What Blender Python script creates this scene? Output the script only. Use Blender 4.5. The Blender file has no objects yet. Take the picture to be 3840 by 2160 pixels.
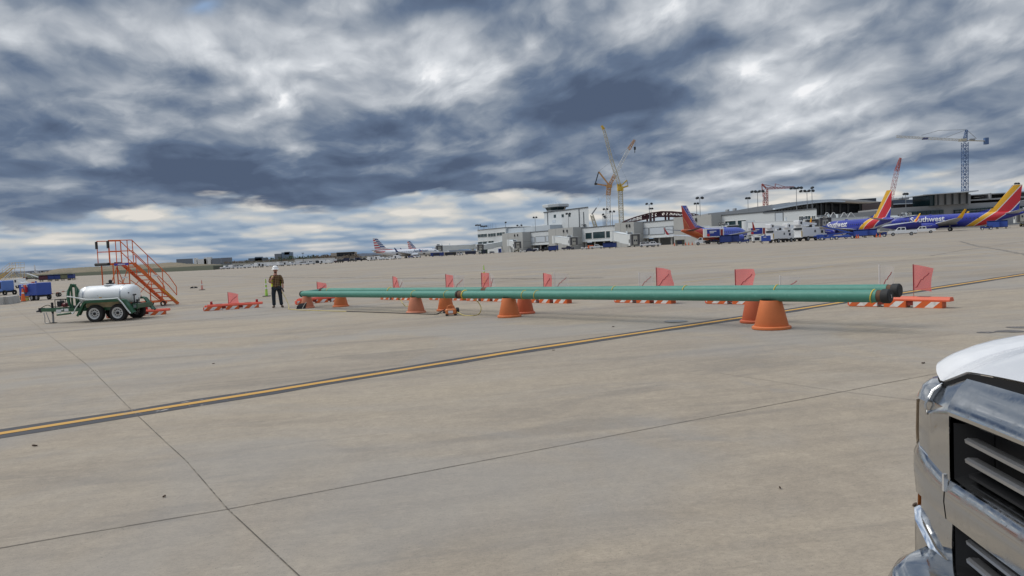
import bpy, bmesh, math, random
from mathutils import Vector, Matrix, noise
random.seed(7)
PI=math.pi; rad=math.radians
scene=bpy.context.scene; COL=scene.collection
# ---------------------------------------------------------------- camera
H=1.9; FPX=2885.0; SLOPE=0.0115
cam_d=bpy.data.cameras.new('camera'); cam=bpy.data.objects.new('camera',cam_d); COL.objects.link(cam)
cam_d.sensor_width=36.0; cam_d.lens=36.0*FPX/3840.0; cam_d.clip_start=0.05; cam_d.clip_end=20000
CR=Matrix.Rotation(PI/2-rad(2.90),3,'X') @ Matrix.Rotation(rad(-2.5),3,'Z')
cam.matrix_world=Matrix.Translation((0,0,H)) @ CR.to_4x4()
scene.camera=cam
CAMP=Vector((0,0,H))
# ---------------------------------------------------------------- render look
vs=scene.view_settings; vs.view_transform='Standard'; vs.look='None'; vs.gamma=1.0; vs.exposure=0.0
# ---------------------------------------------------------------- node helper
class NT:
    def __init__(s,tree): s.t=tree; s.n=tree.nodes; s.l=tree.links
    def new(s,typ,**k):
        n=s.n.new(typ)
        for a,b in k.items(): setattr(n,a,b)
        return n
    def put(s,sock,v):
        if hasattr(v,'is_output') or isinstance(v,bpy.types.NodeSocket): s.l.new(v,sock)
        else: sock.default_value=v
    def m(s,op,a,b=None,c=None,clamp=False):
        n=s.n.new('ShaderNodeMath'); n.operation=op; n.use_clamp=clamp
        s.put(n.inputs[0],a)
        if b is not None: s.put(n.inputs[1],b)
        if c is not None: s.put(n.inputs[2],c)
        return n.outputs[0]
    def vm(s,op,a,b=None,sc=None):
        n=s.n.new('ShaderNodeVectorMath'); n.operation=op
        s.put(n.inputs[0],a)
        if b is not None: s.put(n.inputs[1],b)
        if sc is not None: s.put(n.inputs['Scale'],sc)
        return n.outputs[0]
    def comb(s,x,y,z):
        n=s.n.new('ShaderNodeCombineXYZ')
        for i,v in enumerate((x,y,z)): s.put(n.inputs[i],v)
        return n.outputs[0]
    def sep(s,v):
        n=s.n.new('ShaderNodeSeparateXYZ'); s.put(n.inputs[0],v); return n.outputs
    def noise(s,vec,scale,detail=4,rough=.55,dist=0,dim='3D'):
        n=s.n.new('ShaderNodeTexNoise'); n.noise_dimensions=dim
        if vec is not None: s.put(n.inputs['Vector'],vec)
        n.inputs['Scale'].default_value=scale; n.inputs['Detail'].default_value=detail
        n.inputs['Roughness'].default_value=rough; n.inputs['Distortion'].default_value=dist
        return n.outputs['Fac']
    def ramp(s,f,stops,interp='LINEAR'):
        n=s.n.new('ShaderNodeValToRGB'); n.color_ramp.interpolation=interp
        e=n.color_ramp.elements
        while len(e)<len(stops): e.new(0.5)
        for i,(p,c) in enumerate(stops):
            e[i].position=p; e[i].color=(c[0],c[1],c[2],1) if hasattr(c,'__len__') else (c,c,c,1)
        s.put(n.inputs[0],f); return n.outputs[0]
    def mix(s,f,a,b,bt='MIX'):
        n=s.n.new('ShaderNodeMix'); n.data_type='RGBA'; n.blend_type=bt
        s.put(n.inputs[0],f)
        s.put(n.inputs[6],a if not isinstance(a,tuple) else (a[0],a[1],a[2],1))
        s.put(n.inputs[7],b if not isinstance(b,tuple) else (b[0],b[1],b[2],1))
        return n.outputs[2]
    def smooth(s,v,a,b):
        n=s.n.new('ShaderNodeMapRange'); n.interpolation_type='SMOOTHSTEP'
        s.put(n.inputs[0],v); n.inputs[1].default_value=a; n.inputs[2].default_value=b
        return n.outputs[0]
def px_ray(x,y):
    return CR @ Vector(((x-1920)/FPX,-(y-1080)/FPX,-1.0))
# ---------------------------------------------------------------- world: daylight sky with a broken cloud deck
SUN_EL=rad(50); SUN_AZ=rad(-75)     # azimuth measured from +Y toward +X
world=bpy.data.worlds.new('World'); scene.world=world; world.use_nodes=True
w=NT(world.node_tree); w.n.clear()
geo=w.new('ShaderNodeTexCoord'); D=w.vm('NORMALIZE',geo.outputs['Generated'])
dx,dy,dz=w.sep(D)
sky=w.new('ShaderNodeTexSky'); sky.sky_type='NISHITA'; sky.sun_disc=False; sky.sun_elevation=SUN_EL; sky.sun_rotation=SUN_AZ
az=w.m('ARCTAN2',dx,dy); el=w.m('ARCSINE',dz)
elp=w.m('MAXIMUM',el,0.0)
azr=w.m('MAXIMUM',w.m('ADD',az,0.12),0.0)
V=w.m('SUBTRACT',w.m('MULTIPLY',w.m('LOGARITHM',w.m('ADD',elp,0.075),2.718),2.5),w.m('MULTIPLY',azr,1.7))
Pr=w.comb(w.m('MULTIPLY',az,5.0),V,w.m('MULTIPLY',az,0.6))
n_wp=w.noise(w.vm('ADD',Pr,(1.1,4.7,0)),1.6,3,.5,0,'2D')
Pw=w.vm('ADD',Pr,w.comb(w.m('MULTIPLY',w.m('SUBTRACT',n_wp,0.5),0.35),w.m('MULTIPLY',w.m('SUBTRACT',n_wp,0.5),-0.35),0.0))
n_big=w.noise(w.vm('ADD',Pw,(3.1,7.7,0)),0.6,2,.5,0,'2D')
n_mid=w.noise(w.vm('ADD',Pw,(13.1,1.7,0)),1.1,8,.50,0,'2D')
n_mid2=w.noise(w.vm('ADD',Pw,(13.1+0.03,1.7+0.12,0)),1.1,8,.50,0,'2D')
n_fin=w.noise(w.vm('ADD',Pw,(5.1,2.7,0)),3.4,7,.58,0,'2D')
def puffs(vec,scale):
    n=w.new('ShaderNodeTexVoronoi'); n.voronoi_dimensions='2D'; n.feature='SMOOTH_F1'; n.normalize=True; w.put(n.inputs['Vector'],vec); n.inputs['Scale'].default_value=scale; n.inputs['Detail'].default_value=2.0; n.inputs['Roughness'].default_value=.42; n.inputs['Smoothness'].default_value=.45
    return w.m('SUBTRACT',1.0,n.outputs['Distance'])
wv=w.noise(w.vm('ADD',Pr,(8.1,2.2,0)),2.6,4,.6,0,'2D')
Pp=w.vm('ADD',Pr,w.comb(w.m('MULTIPLY',w.m('SUBTRACT',wv,0.5),0.30),w.m('MULTIPLY',w.m('SUBTRACT',n_fin,0.5),0.25),0.0))
pf=puffs(Pp,1.2); pf2=puffs(w.vm('ADD',Pp,(0.03,0.14,0)),1.2)
prel=w.m('SUBTRACT',pf,pf2)
relief=w.m('SUBTRACT',n_mid,n_mid2)
b=w.m('ADD',0.45,w.m('MULTIPLY',w.m('SUBTRACT',n_mid,0.5),0.85))
b=w.m('ADD',b,w.m('MULTIPLY',w.m('SUBTRACT',pf,0.68),0.75))
b=w.m('ADD',b,w.m('MULTIPLY',prel,1.15))
b=w.m('ADD',b,w.m('MULTIPLY',w.m('SUBTRACT',n_big,0.5),0.5))
b=w.m('ADD',b,w.m('MULTIPLY',relief,1.0))
b=w.m('ADD',b,w.m('MULTIPLY',w.m('SUBTRACT',n_fin,0.5),0.20))
warp=w.m('MULTIPLY',w.m('SUBTRACT',n_mid,0.5),0.10)
azw=w.m('ADD',az,w.m('MULTIPLY',w.m('SUBTRACT',n_big,0.5),0.25)); elw=w.m('ADD',el,warp)
SKY_BLOBS=[ # px, py, half sizes in px, weight : the large masses of the cloud deck
 (1350,300,480,190,.36),(620,190,230,110,.34),(1650,110,260,110,.14),(330,380,140,90,.20),
 (2860,170,230,170,.36),(3030,420,260,80,.40),(3380,560,420,60,.16),(2700,560,360,60,.10),
 (2230,230,330,190,-.33),(430,330,200,70,-.24),(900,560,500,100,-.18),(1250,690,900,80,-.44),
 (150,560,330,80,-.10),(1950,420,420,90,-.22),(2500,690,520,50,-.18),(3700,430,260,100,-.22),(3300,250,240,110,-.10),
 (1650,10,160,50,-.35),(520,120,420,120,.08),(2300,600,900,70,-.12)]
for (px,py,sx,sy,wt) in SKY_BLOBS:
    d=px_ray(px,py).normalized(); a0=math.atan2(d.x,d.y); e0=math.asin(d.z)
    u=w.m('MULTIPLY',w.m('SUBTRACT',azw,a0),FPX/sx*0.75); v=w.m('MULTIPLY',w.m('ADD',w.m('SUBTRACT',elw,e0),w.m('MULTIPLY',w.m('SUBTRACT',azw,a0),-0.0)),FPX/sy*0.75)
    g=w.m('EXPONENT',w.m('MULTIPLY',w.m('ADD',w.m('MULTIPLY',u,u),w.m('MULTIPLY',v,v)),-1.0))
    b=w.m('ADD',b,w.m('MULTIPLY',g,wt))
# far deck seen low over the horizon: cream-lit cumulus, then blue distance
low=w.m('SUBTRACT',1.0,w.smooth(w.m('ADD',el,w.m('MULTIPLY',w.m('SUBTRACT',n_mid,0.5),0.11)),0.056,0.072))
Pl=w.comb(w.m('MULTIPLY',az,9.0),w.m('MULTIPLY',w.m('LOGARITHM',w.m('ADD',elp,0.03),2.718),2.6),0.0)
Plw=w.vm('ADD',Pl,w.comb(w.m('MULTIPLY',w.m('SUBTRACT',w.noise(Pl,3.0,4,.6,0,'2D'),0.5),0.4),0.0,0.0))
n_low=puffs(Plw,0.95); n_low2=puffs(w.vm('ADD',Plw,(0.04,0.16,0)),0.95)
bl=w.m('ADD',0.62,w.m('ADD',w.m('MULTIPLY',w.m('SUBTRACT',n_low,0.66),1.25),w.m('MULTIPLY',w.m('SUBTRACT',n_low,n_low2),1.7)))
bl=w.m('MULTIPLY',bl,1.0)
b=w.m('ADD',w.m('MULTIPLY',w.m('SUBTRACT',b,0.48),0.90),0.52)
deck=w.ramp(b,[(0.0,(.082,.114,.182)),(0.26,(.128,.175,.262)),(0.45,(.240,.285,.355)),(0.68,(.44,.475,.525)),(0.88,(.66,.69,.73)),(1.0,(.90,.91,.93))])
lowc=w.ramp(bl,[(0.0,(.14,.22,.36)),(0.35,(.21,.30,.43)),(0.6,(.38,.45,.53)),(0.85,(.60,.60,.58)),(1.0,(.74,.71,.66))])
colr=w.mix(low,deck,lowc)
haze_f=w.m('SUBTRACT',1.0,w.smooth(w.m('ADD',el,w.m('MULTIPLY',w.m('SUBTRACT',n_low,.66),0.03)),-0.002,0.032))
colr=w.mix(w.m('MULTIPLY',haze_f,0.70),colr,(.135,.225,.365))
# a small tear of blue sky through which the clear (Nishita) sky shows
dt=px_ray(690,30).normalized(); a0=math.atan2(dt.x,dt.y); e0=math.asin(dt.z)
u=w.m('MULTIPLY',w.m('SUBTRACT',azw,a0),FPX/60.); v=w.m('MULTIPLY',w.m('SUBTRACT',elw,e0),FPX/32.)
tear=w.m('MULTIPLY',w.m('EXPONENT',w.m('MULTIPLY',w.m('ADD',w.m('MULTIPLY',u,u),w.m('MULTIPLY',v,v)),-1.0)),0.9)
# deck brightness raised overhead, out of view, to add skylight on the scene
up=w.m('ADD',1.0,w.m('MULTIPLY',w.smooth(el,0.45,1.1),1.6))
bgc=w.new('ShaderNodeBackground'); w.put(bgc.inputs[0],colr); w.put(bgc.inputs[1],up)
bgs=w.new('ShaderNodeBackground'); w.put(bgs.inputs[0],sky.outputs[0]); bgs.inputs[1].default_value=0.10
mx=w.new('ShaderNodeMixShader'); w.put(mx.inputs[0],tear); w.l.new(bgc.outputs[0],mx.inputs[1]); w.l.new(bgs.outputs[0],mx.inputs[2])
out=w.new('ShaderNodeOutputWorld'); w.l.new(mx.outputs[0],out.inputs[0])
# ---------------------------------------------------------------- veiled sun
sd=bpy.data.lights.new('sun','SUN'); sd.energy=2.0; sd.angle=rad(40); sd.color=(1.0,.955,.88)
sun=bpy.data.objects.new('sun',sd); COL.objects.link(sun)
sdir=Vector((math.sin(SUN_AZ)*math.cos(SUN_EL),math.cos(SUN_AZ)*math.cos(SUN_EL),math.sin(SUN_EL)))
sun.rotation_euler=sdir.to_track_quat('Z','Y').to_euler(); sun.location=(0,0,60)
# ---------------------------------------------------------------- placing helpers
def gz(x): return SLOPE*x
def proj(P):
    v=CR.transposed() @ (Vector(P)-CAMP); return 1920+FPX*v.x/-v.z,1080-FPX*v.y/-v.z
def G(x,y,dz=0.0):
    d=px_ray(x,y); t=-(H-dz)/(d.z-SLOPE*d.x); p=CAMP+d*t; return p
def A(x,Y,z=0.0):           # point at image column x, distance Y, height z above the ground
    X=(x-1920)/FPX*Y
    for _ in range(12):
        px,_y=proj((X,Y,gz(X)+z)); X-=(px-x)/FPX*Y*0.98
    return Vector((X,Y,gz(X)+z))
def PP(x,y,Y):              # point on the pixel's sight line at distance Y
    d=px_ray(x,y); return CAMP+d*(Y/d.y)
# ---------------------------------------------------------------- materials
MATS={}
def mat(name,col,rough=.6,metal=0.0,var=.12,vscale=3.0,bump=0.0,coat=0.0,spec=.5,dirt=0.0,alpha=1.0,trans=0.0,emit=None):
    if name in MATS: return MATS[name]
    m=bpy.data.materials.new(name); m.use_nodes=True; t=NT(m.node_tree)
    bs=t.n['Principled BSDF']
    tc=t.new('ShaderNodeTexCoord'); v=tc.outputs['Object']
    if var>0 or dirt>0 or bump>0:
        n=t.noise(v,vscale,5,.6)
        f=t.m('ADD',1.0-var,t.m('MULTIPLY',n,2*var))
        c=t.vm('SCALE',(col[0],col[1],col[2]),sc=f)
        if dirt>0:
            n2=t.noise(v,vscale*.35,6,.65,.4); c=t.mix(t.m('MULTIPLY',t.smooth(n2,.5,.75),dirt),c,(.10,.085,.065))
        t.put(bs.inputs['Base Color'],c)
        if bump>0:
            bp=t.new('ShaderNodeBump'); bp.inputs['Strength'].default_value=bump; bp.inputs['Distance'].default_value=.01
            t.put(bp.inputs['Height'],t.noise(v,vscale*8,3,.6)); t.l.new(bp.outputs[0],bs.inputs['Normal'])
        t.put(bs.inputs['Roughness'],t.m('ADD',rough-.06,t.m('MULTIPLY',n,.12),clamp=True))
    else:
        bs.inputs['Base Color'].default_value=(col[0],col[1],col[2],1); bs.inputs['Roughness'].default_value=rough
    bs.inputs['Metallic'].default_value=metal; bs.inputs['Coat Weight'].default_value=coat
    bs.inputs['Specular IOR Level'].default_value=spec; bs.inputs['Alpha'].default_value=alpha
    bs.inputs['Transmission Weight'].default_value=trans
    MATS[name]=m; return m
# ---------------------------------------------------------------- mesh building
class MB:
    def __init__(s): s.v=[]; s.f=[]; s.mi=[]; s.cur=0; s.M=None
    def add(s,vs,fs):
        o=len(s.v)
        for p in vs:
            p=Vector(p)
            if s.M is not None: p=s.M@p
            s.v.append(p)
        for f in fs: s.f.append([o+i for i in f]); s.mi.append(s.cur)
        return s
    def box(s,x0,x1,y0,y1,z0,z1):
        return s.add([(x0,y0,z0),(x1,y0,z0),(x1,y1,z0),(x0,y1,z0),(x0,y0,z1),(x1,y0,z1),(x1,y1,z1),(x0,y1,z1)],
          [(0,3,2,1),(4,5,6,7),(0,1,5,4),(1,2,6,5),(2,3,7,6),(3,0,4,7)])
    def bx(s,c,sz): return s.box(c[0]-sz[0]/2,c[0]+sz[0]/2,c[1]-sz[1]/2,c[1]+sz[1]/2,c[2]-sz[2]/2,c[2]+sz[2]/2)
    def rbox(s,x0,x1,y0,y1,z0,z1,b=.03):   # box with chamfered upright and top edges
        def ring(i,z): 
            return [(x0+i+b,y0+i,z),(x1-i-b,y0+i,z),(x1-i,y0+i+b,z),(x1-i,y1-i-b,z),(x1-i-b,y1-i,z),(x0+i+b,y1-i,z),(x0+i,y1-i-b,z),(x0+i,y0+i+b,z)]
        return s.loft([ring(b,z0),ring(0,z0+b),ring(0,z1-b),ring(b,z1)])
    def bar(s,p,q,w=.05,h=None):
        h=h or w; p=Vector(p); q=Vector(q); d=(q-p)
        if d.length<1e-6: return s
        d.normalize(); up=Vector((0,0,1)) if abs(d.z)<.95 else Vector((1,0,0))
        a=d.cross(up).normalized()*w/2; b=a.cross(d).normalized()*h/2
        vs=[p-a-b,p+a-b,p+a+b,p-a+b,q-a-b,q+a-b,q+a+b,q-a+b]
        return s.add(vs,[(0,1,2,3),(7,6,5,4),(0,4,5,1),(1,5,6,2),(2,6,7,3),(3,7,4,0)])
    def tube(s,pts,r,seg=8,caps=True):
        pts=[Vector(p) for p in pts]; n=len(pts); rs=r if hasattr(r,'__len__') else [r]*n
        o=[]; prev=None
        for i,p in enumerate(pts):
            d=(pts[min(i+1,n-1)]-pts[max(i-1,0)]).normalized()
            if prev is None:
                up=Vector((0,0,1)) if abs(d.z)<.9 else Vector((1,0,0)); a=d.cross(up).normalized()
            else:
                a=(prev-d*prev.dot(d)).normalized()
            prev=a; b=d.cross(a)
            o.append([p+a*(math.cos(t)*rs[i])+b*(math.sin(t)*rs[i]) for t in [2*PI*j/seg for j in range(seg)]])
        return s.loft(o,caps)
    def cyl(s,p,q,r0,r1=None,seg=16,caps=True): return s.tube([p,q],[r0,r0 if r1 is None else r1],seg,caps)
    def loft(s,rings,caps=True,close=True):
        m=len(rings[0]); vs=[v for r in rings for v in r]; fs=[]
        for i in range(len(rings)-1):
            for j in range(m if close else m-1):
                a=i*m+j; b=i*m+(j+1)%m; fs.append((a,b,b+m,a+m))
        if caps:
            fs.append(tuple(reversed(range(m)))); fs.append(tuple((len(rings)-1)*m+j for j in range(m)))
        return s.add(vs,fs)
    def lathe(s,prof,c=(0,0,0),seg=24,axis='z',caps=True):
        c=Vector(c); rings=[]
        for r,h in prof:
            ring=[]
            for j in range(seg):
                t=2*PI*j/seg; a,b=math.cos(t)*r,math.sin(t)*r
                ring.append(c+(Vector((a,b,h)) if axis=='z' else Vector((a,h,-b)) if axis=='y' else Vector((h,a,b))))
            rings.append(ring)
        return s.loft(rings,caps)
    def prism(s,poly,t0,t1,axis='y'):    # polygon in the plane square to `axis`, extruded between t0 and t1
        def P(a,b,t): return (a,t,b) if axis=='y' else (t,a,b) if axis=='x' else (a,b,t)
        n=len(poly); vs=[P(a,b,t0) for a,b in poly]+[P(a,b,t1) for a,b in poly]
        fs=[tuple(range(n)),tuple(reversed(range(n,2*n)))]+[(i,i+n,(i+1)%n+n,(i+1)%n) for i in range(n)]
        return s.add(vs,fs)
    def quad(s,a,b,c,d): return s.add([a,b,c,d],[(0,1,2,3)])
    def wheel(s,c,r,wd,axis='y',seg=24):
        c=Vector(c); return s.lathe([(r*.62,-wd/2),(r*.93,-wd/2),(r,-wd*.36),(r,wd*.36),(r*.93,wd/2),(r*.62,wd/2),(r*.60,wd*.1),(r*.60,-wd*.1),(r*.62,-wd/2)],c,seg,axis,False)
    def build(s,name,mats,parent=None,smooth=False,loc=None,rz=0,auto=None):
        me=bpy.data.meshes.new(name); me.from_pydata([tuple(v) for v in s.v],[],s.f); 
        bm=bmesh.new(); bm.from_mesh(me); bmesh.ops.recalc_face_normals(bm,faces=bm.faces); bm.to_mesh(me); bm.free()
        ml=mats if isinstance(mats,(list,tuple)) else [mats]
        for m in ml: me.materials.append(m)
        if len(ml)>1: 
            for p,i in zip(me.polygons,s.mi): p.material_index=i
        o=bpy.data.objects.new(name,me); COL.objects.link(o)
        if parent: o.parent=parent
        if loc is not None: o.location=loc
        if rz: o.rotation_euler.z=rz
        if smooth:
            me.shade_smooth() if smooth is True and auto is None else None
            me.set_sharp_from_angle(angle=rad(auto or 38))
        return o
def smoothed(o,ang=38):
    o.data.shade_smooth(); o.data.set_sharp_from_angle(angle=rad(ang)); return o
def tag(o,label=None,cat=None,group=None,kind=None):
    if label: o['label']=label
    if cat: o['category']=cat
    if group: o['group']=group
    if kind: o['kind']=kind
    return o
def thing(name,loc,label,cat,rz=0,group=None,sc=None):
    o=bpy.data.objects.new(name,None); o.empty_display_size=.3; COL.objects.link(o)
    o.location=loc; o.rotation_euler=(0,0,rz)
    if sc: o.scale=(sc,sc,sc) if not hasattr(sc,'__len__') else sc
    return tag(o,label,cat,group)
def dup(root,loc,rz=0,label=None,group=None,sc=None,drop=()):
    def cp(o,par):
        c=o.copy(); COL.objects.link(c)
        if par: c.parent=par
        for ch in list(o.children):
            if ch.name.split('.')[0] not in drop: cp(ch,c)
        return c
    r=cp(root,None); r.location=loc; r.rotation_euler=(0,0,rz)
    if label: r['label']=label
    if group: r['group']=group
    if sc: r.scale=(sc,sc,sc) if not hasattr(sc,'__len__') else sc
    return r
def text_mesh(txt,size,depth=0.01,align='CENTER',shear=0.0,space=1.0,bold=0.0):
    cu=bpy.data.curves.new('t','FONT'); cu.body=txt; cu.size=size; cu.extrude=depth; cu.align_x=align; cu.align_y='CENTER'
    cu.shear=shear; cu.space_character=space; cu.offset=bold; cu.resolution_u=3
    o=bpy.data.objects.new('t',cu); COL.objects.link(o)
    dg=bpy.context.evaluated_depsgraph_get(); me=bpy.data.meshes.new_from_object(o.evaluated_get(dg))
    bpy.data.objects.remove(o); return me
def lettering(txt,size,m,parent,M,depth=0.01,fn=None,name='lettering',**k):
    me=text_mesh(txt,size,depth,**k)
    if fn:      # cut into low strips so that the letters can follow a curved skin
        bm=bmesh.new(); bm.from_mesh(me); q=-size*.6
        while q<size*.8:
            bmesh.ops.bisect_plane(bm,geom=bm.verts[:]+bm.edges[:]+bm.faces[:],plane_co=(0,q,0),plane_no=(0,1,0)); q+=size*.08
        bm.to_mesh(me); bm.free()
    for v in me.vertices:
        p=M@v.co
        if fn: p=fn(p)
        v.co=p
    me.name=name; me.materials.clear(); me.materials.append(m)
    o=bpy.data.objects.new(name,me); COL.objects.link(o); o.parent=parent
    return o
def face_m(origin,right,up=(0,0,1)):   # text plane: x along right, y along up
    r=Vector(right).normalized(); u=Vector(up).normalized(); n=r.cross(u)
    return Matrix(((r.x,u.x,n.x,origin[0]),(r.y,u.y,n.y,origin[1]),(r.z,u.z,n.z,origin[2]),(0,0,0,1)))
# ================================================================= ground
def concrete_mat():
    m=bpy.data.materials.new('apron_concrete'); m.use_nodes=True; t=NT(m.node_tree); bs=t.n['Principled BSDF']
    tc=t.new('ShaderNodeTexCoord'); v=tc.outputs['Object']
    rt=t.new('ShaderNodeVectorRotate'); rt.rotation_type='Z_AXIS'; t.put(rt.inputs['Vector'],v); rt.inputs['Angle'].default_value=rad(-12)
    vr=rt.outputs[0]
    fine=t.noise(v,38,5,.7); grit=t.noise(v,210,2,.5); mid=t.noise(v,2.2,6,.62,.4); big=t.noise(v,.22,5,.6,.6); huge=t.noise(v,.035,4,.55,.4)
    streak=t.noise(t.vm('MULTIPLY',vr,(.35,1.5,1)),1.1,6,.66,.8)
    st2=t.noise(t.vm('MULTIPLY',vr,(.02,.22,1)),1.0,6,.62,.6)
    stain=t.noise(t.vm('MULTIPLY',vr,(.09,.42,1)),1.3,5,.62,1.2)
    scuff=t.noise(t.vm('MULTIPLY',vr,(1.6,14,1)),1.2,4,.65,.4)
    c=t.mix(t.smooth(mid,.35,.68),(0.315,0.253,0.180),(0.373,0.302,0.216))
    c=t.mix(t.m('MULTIPLY',t.smooth(big,.38,.66),.55),c,(0.364,0.302,0.226))
    c=t.mix(t.m('MULTIPLY',t.smooth(streak,.46,.66),.62),c,(0.247,0.200,0.147))
    c=t.mix(t.m('MULTIPLY',t.smooth(stain,.53,.64),.62),c,(0.209,0.174,0.135))
    c=t.mix(t.m('MULTIPLY',t.smooth(stain,.46,.30),.40),c,(0.403,0.326,0.226))
    c=t.mix(t.m('MULTIPLY',t.smooth(huge,.44,.60),.32),c,(0.256,0.206,0.155))
    c=t.mix(t.m('MULTIPLY',t.smooth(st2,.50,.62),.42),c,(0.228,0.185,0.142))
    c=t.mix(t.m('MULTIPLY',t.smooth(st2,.46,.36),.35),c,(0.416,0.330,0.223))
    c=t.mix(t.m('MULTIPLY',t.smooth(scuff,.62,.70),.45),c,(0.466,0.386,0.285))
    c=t.mix(t.m('MULTIPLY',t.smooth(fine,.56,.70),.55),c,(0.183,0.149,0.107))
    c=t.mix(t.m('MULTIPLY',t.smooth(fine,.40,.28),.28),c,(0.455,0.378,0.275))
    c=t.mix(t.m('MULTIPLY',t.smooth(grit,.60,.72),.7),c,(0.097,0.079,0.059))
    gr1=t.noise(v,9,9,.78); gr2=t.noise(t.vm('MULTIPLY',vr,(1,2.2,1)),26,5,.8)
    c=t.vm('SCALE',c,sc=t.m('ADD',.90,t.m('MULTIPLY',t.smooth(gr1,.30,.70),.22)))
    c=t.vm('SCALE',c,sc=t.m('ADD',.87,t.m('MULTIPLY',t.smooth(gr2,.30,.70),.27)))
    br=t.noise(t.vm('ADD',v,(31,17,0)),.16,5,.62,.8); c=t.mix(t.m('MULTIPLY',t.smooth(br,.46,.62),.42),c,(.270,.262,.250)); c=t.mix(t.m('MULTIPLY',t.smooth(br,.44,.30),.20),c,(.390,.350,.295))
    sm=t.noise(t.vm('ADD',v,(7,3,0)),.55,4,.6,1.0); c=t.mix(t.m('MULTIPLY',t.smooth(sm,.62,.74),.38),c,(.20,.19,.18))
    pit=t.noise(v,70,3,.7); c=t.mix(t.m('MULTIPLY',t.smooth(pit,.63,.70),.75),c,(.085,.075,.062))
    vo=t.new('ShaderNodeTexVoronoi'); t.put(vo.inputs['Vector'],v); vo.inputs['Scale'].default_value=2.3
    sp=t.smooth(vo.outputs['Distance'],.032,.020); gate=t.smooth(t.noise(v,.9,2,.5),.52,.56)
    c=t.mix(t.m('MULTIPLY',t.m('MULTIPLY',sp,gate),.8),c,(.05,.045,.04))
    c=t.mix(.16,c,(.325,.312,.288)); t.put(bs.inputs['Base Color'],c); t.put(bs.inputs['Roughness'],t.m('ADD',.72,t.m('MULTIPLY',mid,.2)))
    bs.inputs['Specular IOR Level'].default_value=.35
    bp=t.new('ShaderNodeBump'); bp.inputs['Strength'].default_value=.35; bp.inputs['Distance'].default_value=.006
    t.put(bp.inputs['Height'],t.m('ADD',fine,t.m('MULTIPLY',grit,.5))); t.l.new(bp.outputs[0],bs.inputs['Normal'])
    return m
CONC=concrete_mat()
g=MB()
def grid_xy(xs,ys,zf,mb):
    vs=[(x,y,zf(x,y)) for y in ys for x in xs]; n=len(xs); fs=[]
    for j in range(len(ys)-1):
        for i in range(n-1): fs.append((j*n+i,j*n+i+1,(j+1)*n+i+1,(j+1)*n+i))
    mb.add(vs,fs)
grid_xy([-9000,-2000,-600,-150,0,150,600,2000,9000],[-1500,-100,0,60,300,700,2000,9000],lambda x,y:gz(x),g)
ground=tag(g.build('ground',CONC),kind='structure')
def strip(name,pts,wd,dz,m,seed=0,wob=0.0,ms=None):
    """a thin painted or cut strip laid on the ground along world points"""
    r=random.Random(seed); b=MB(); L=[];Rr=[]
    P=[]
    for i in range(len(pts)-1):
        a,c=Vector(pts[i][:2]),Vector(pts[i+1][:2]); n=max(1,int((c-a).length/(.8 if wob else 8)))
        for j in range(n): P.append(a.lerp(c,j/n))
    P.append(Vector(pts[-1][:2]))
    for i,p in enumerate(P):
        d=(P[min(i+1,len(P)-1)]-P[max(i-1,0)]).normalized(); nrm=Vector((-d.y,d.x))
        o=r.uniform(-wob,wob); wl=wd/2*(1+r.uniform(-.15,.15)*(wob>0)); wr=wd/2*(1+r.uniform(-.15,.15)*(wob>0))
        a=p+nrm*(wl+o); c=p-nrm*(wr-o); L.append((a.x,a.y,gz(a.x)+dz)); Rr.append((c.x,c.y,gz(c.x)+dz))
    n=len(P); b.add(L+Rr,[(i,i+1,n+i+1,n+i) for i in range(n-1)])
    return tag(b.build(name,m),kind='structure')
def worn(name,col,under,amt,sc=3.0):
    m=bpy.data.materials.new(name); m.use_nodes=True; t=NT(m.node_tree); bs=t.n['Principled BSDF']
    tc=t.new('ShaderNodeTexCoord'); v=tc.outputs['Object']
    n=t.noise(t.vm('MULTIPLY',v,(1,1,1)),sc*3,6,.7,.5); n2=t.noise(v,sc*.5,4,.6); f=t.m('ADD',n,t.m('MULTIPLY',t.m('SUBTRACT',n2,.5),.5))
    c=t.mix(t.m('MULTIPLY',n2,.5),col,tuple(x*.7 for x in col)); c=t.mix(t.smooth(f,amt,amt+.06),c,under)
    t.put(bs.inputs['Base Color'],c); bs.inputs['Roughness'].default_value=.8; return m
JM=worn('joint_seal',(.10,.083,.066),(.22,.19,.15),.50,2.0); JM2=worn('joint_seal_pale',(.16,.14,.115),(.27,.235,.19),.5,2.0)
TJ=worn('tarred_joint',(.045,.04,.036),(.24,.21,.18),.54,.25); YL=worn('yellow_paint',(.60,.335,.075),(.42,.30,.16),.60,4.0); BK=worn('black_paint',(.060,.060,.066),(.36,.33,.30),.62,1.2)
YF=worn('faded_yellow_paint',(.50,.36,.14),(.36,.30,.22),.52,2.0)
# taxi lane centre line: black border, yellow core
a=G(-160,1653); b_=G(1000,1469.5); c=G(1960,1314.5); d=G(2790,1190.5); e=G(3840,1029.5)
def ext(p,q,k): return q+(q-p)*k
line=[ext(b_,a,3.5),a,b_,c,d,e,ext(d,e,2.5)]
strip('taxiway_line_border',line,.58,.004,BK,3,.004); strip('taxiway_line_yellow',line,.175,.008,YL,4,.001)
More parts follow.
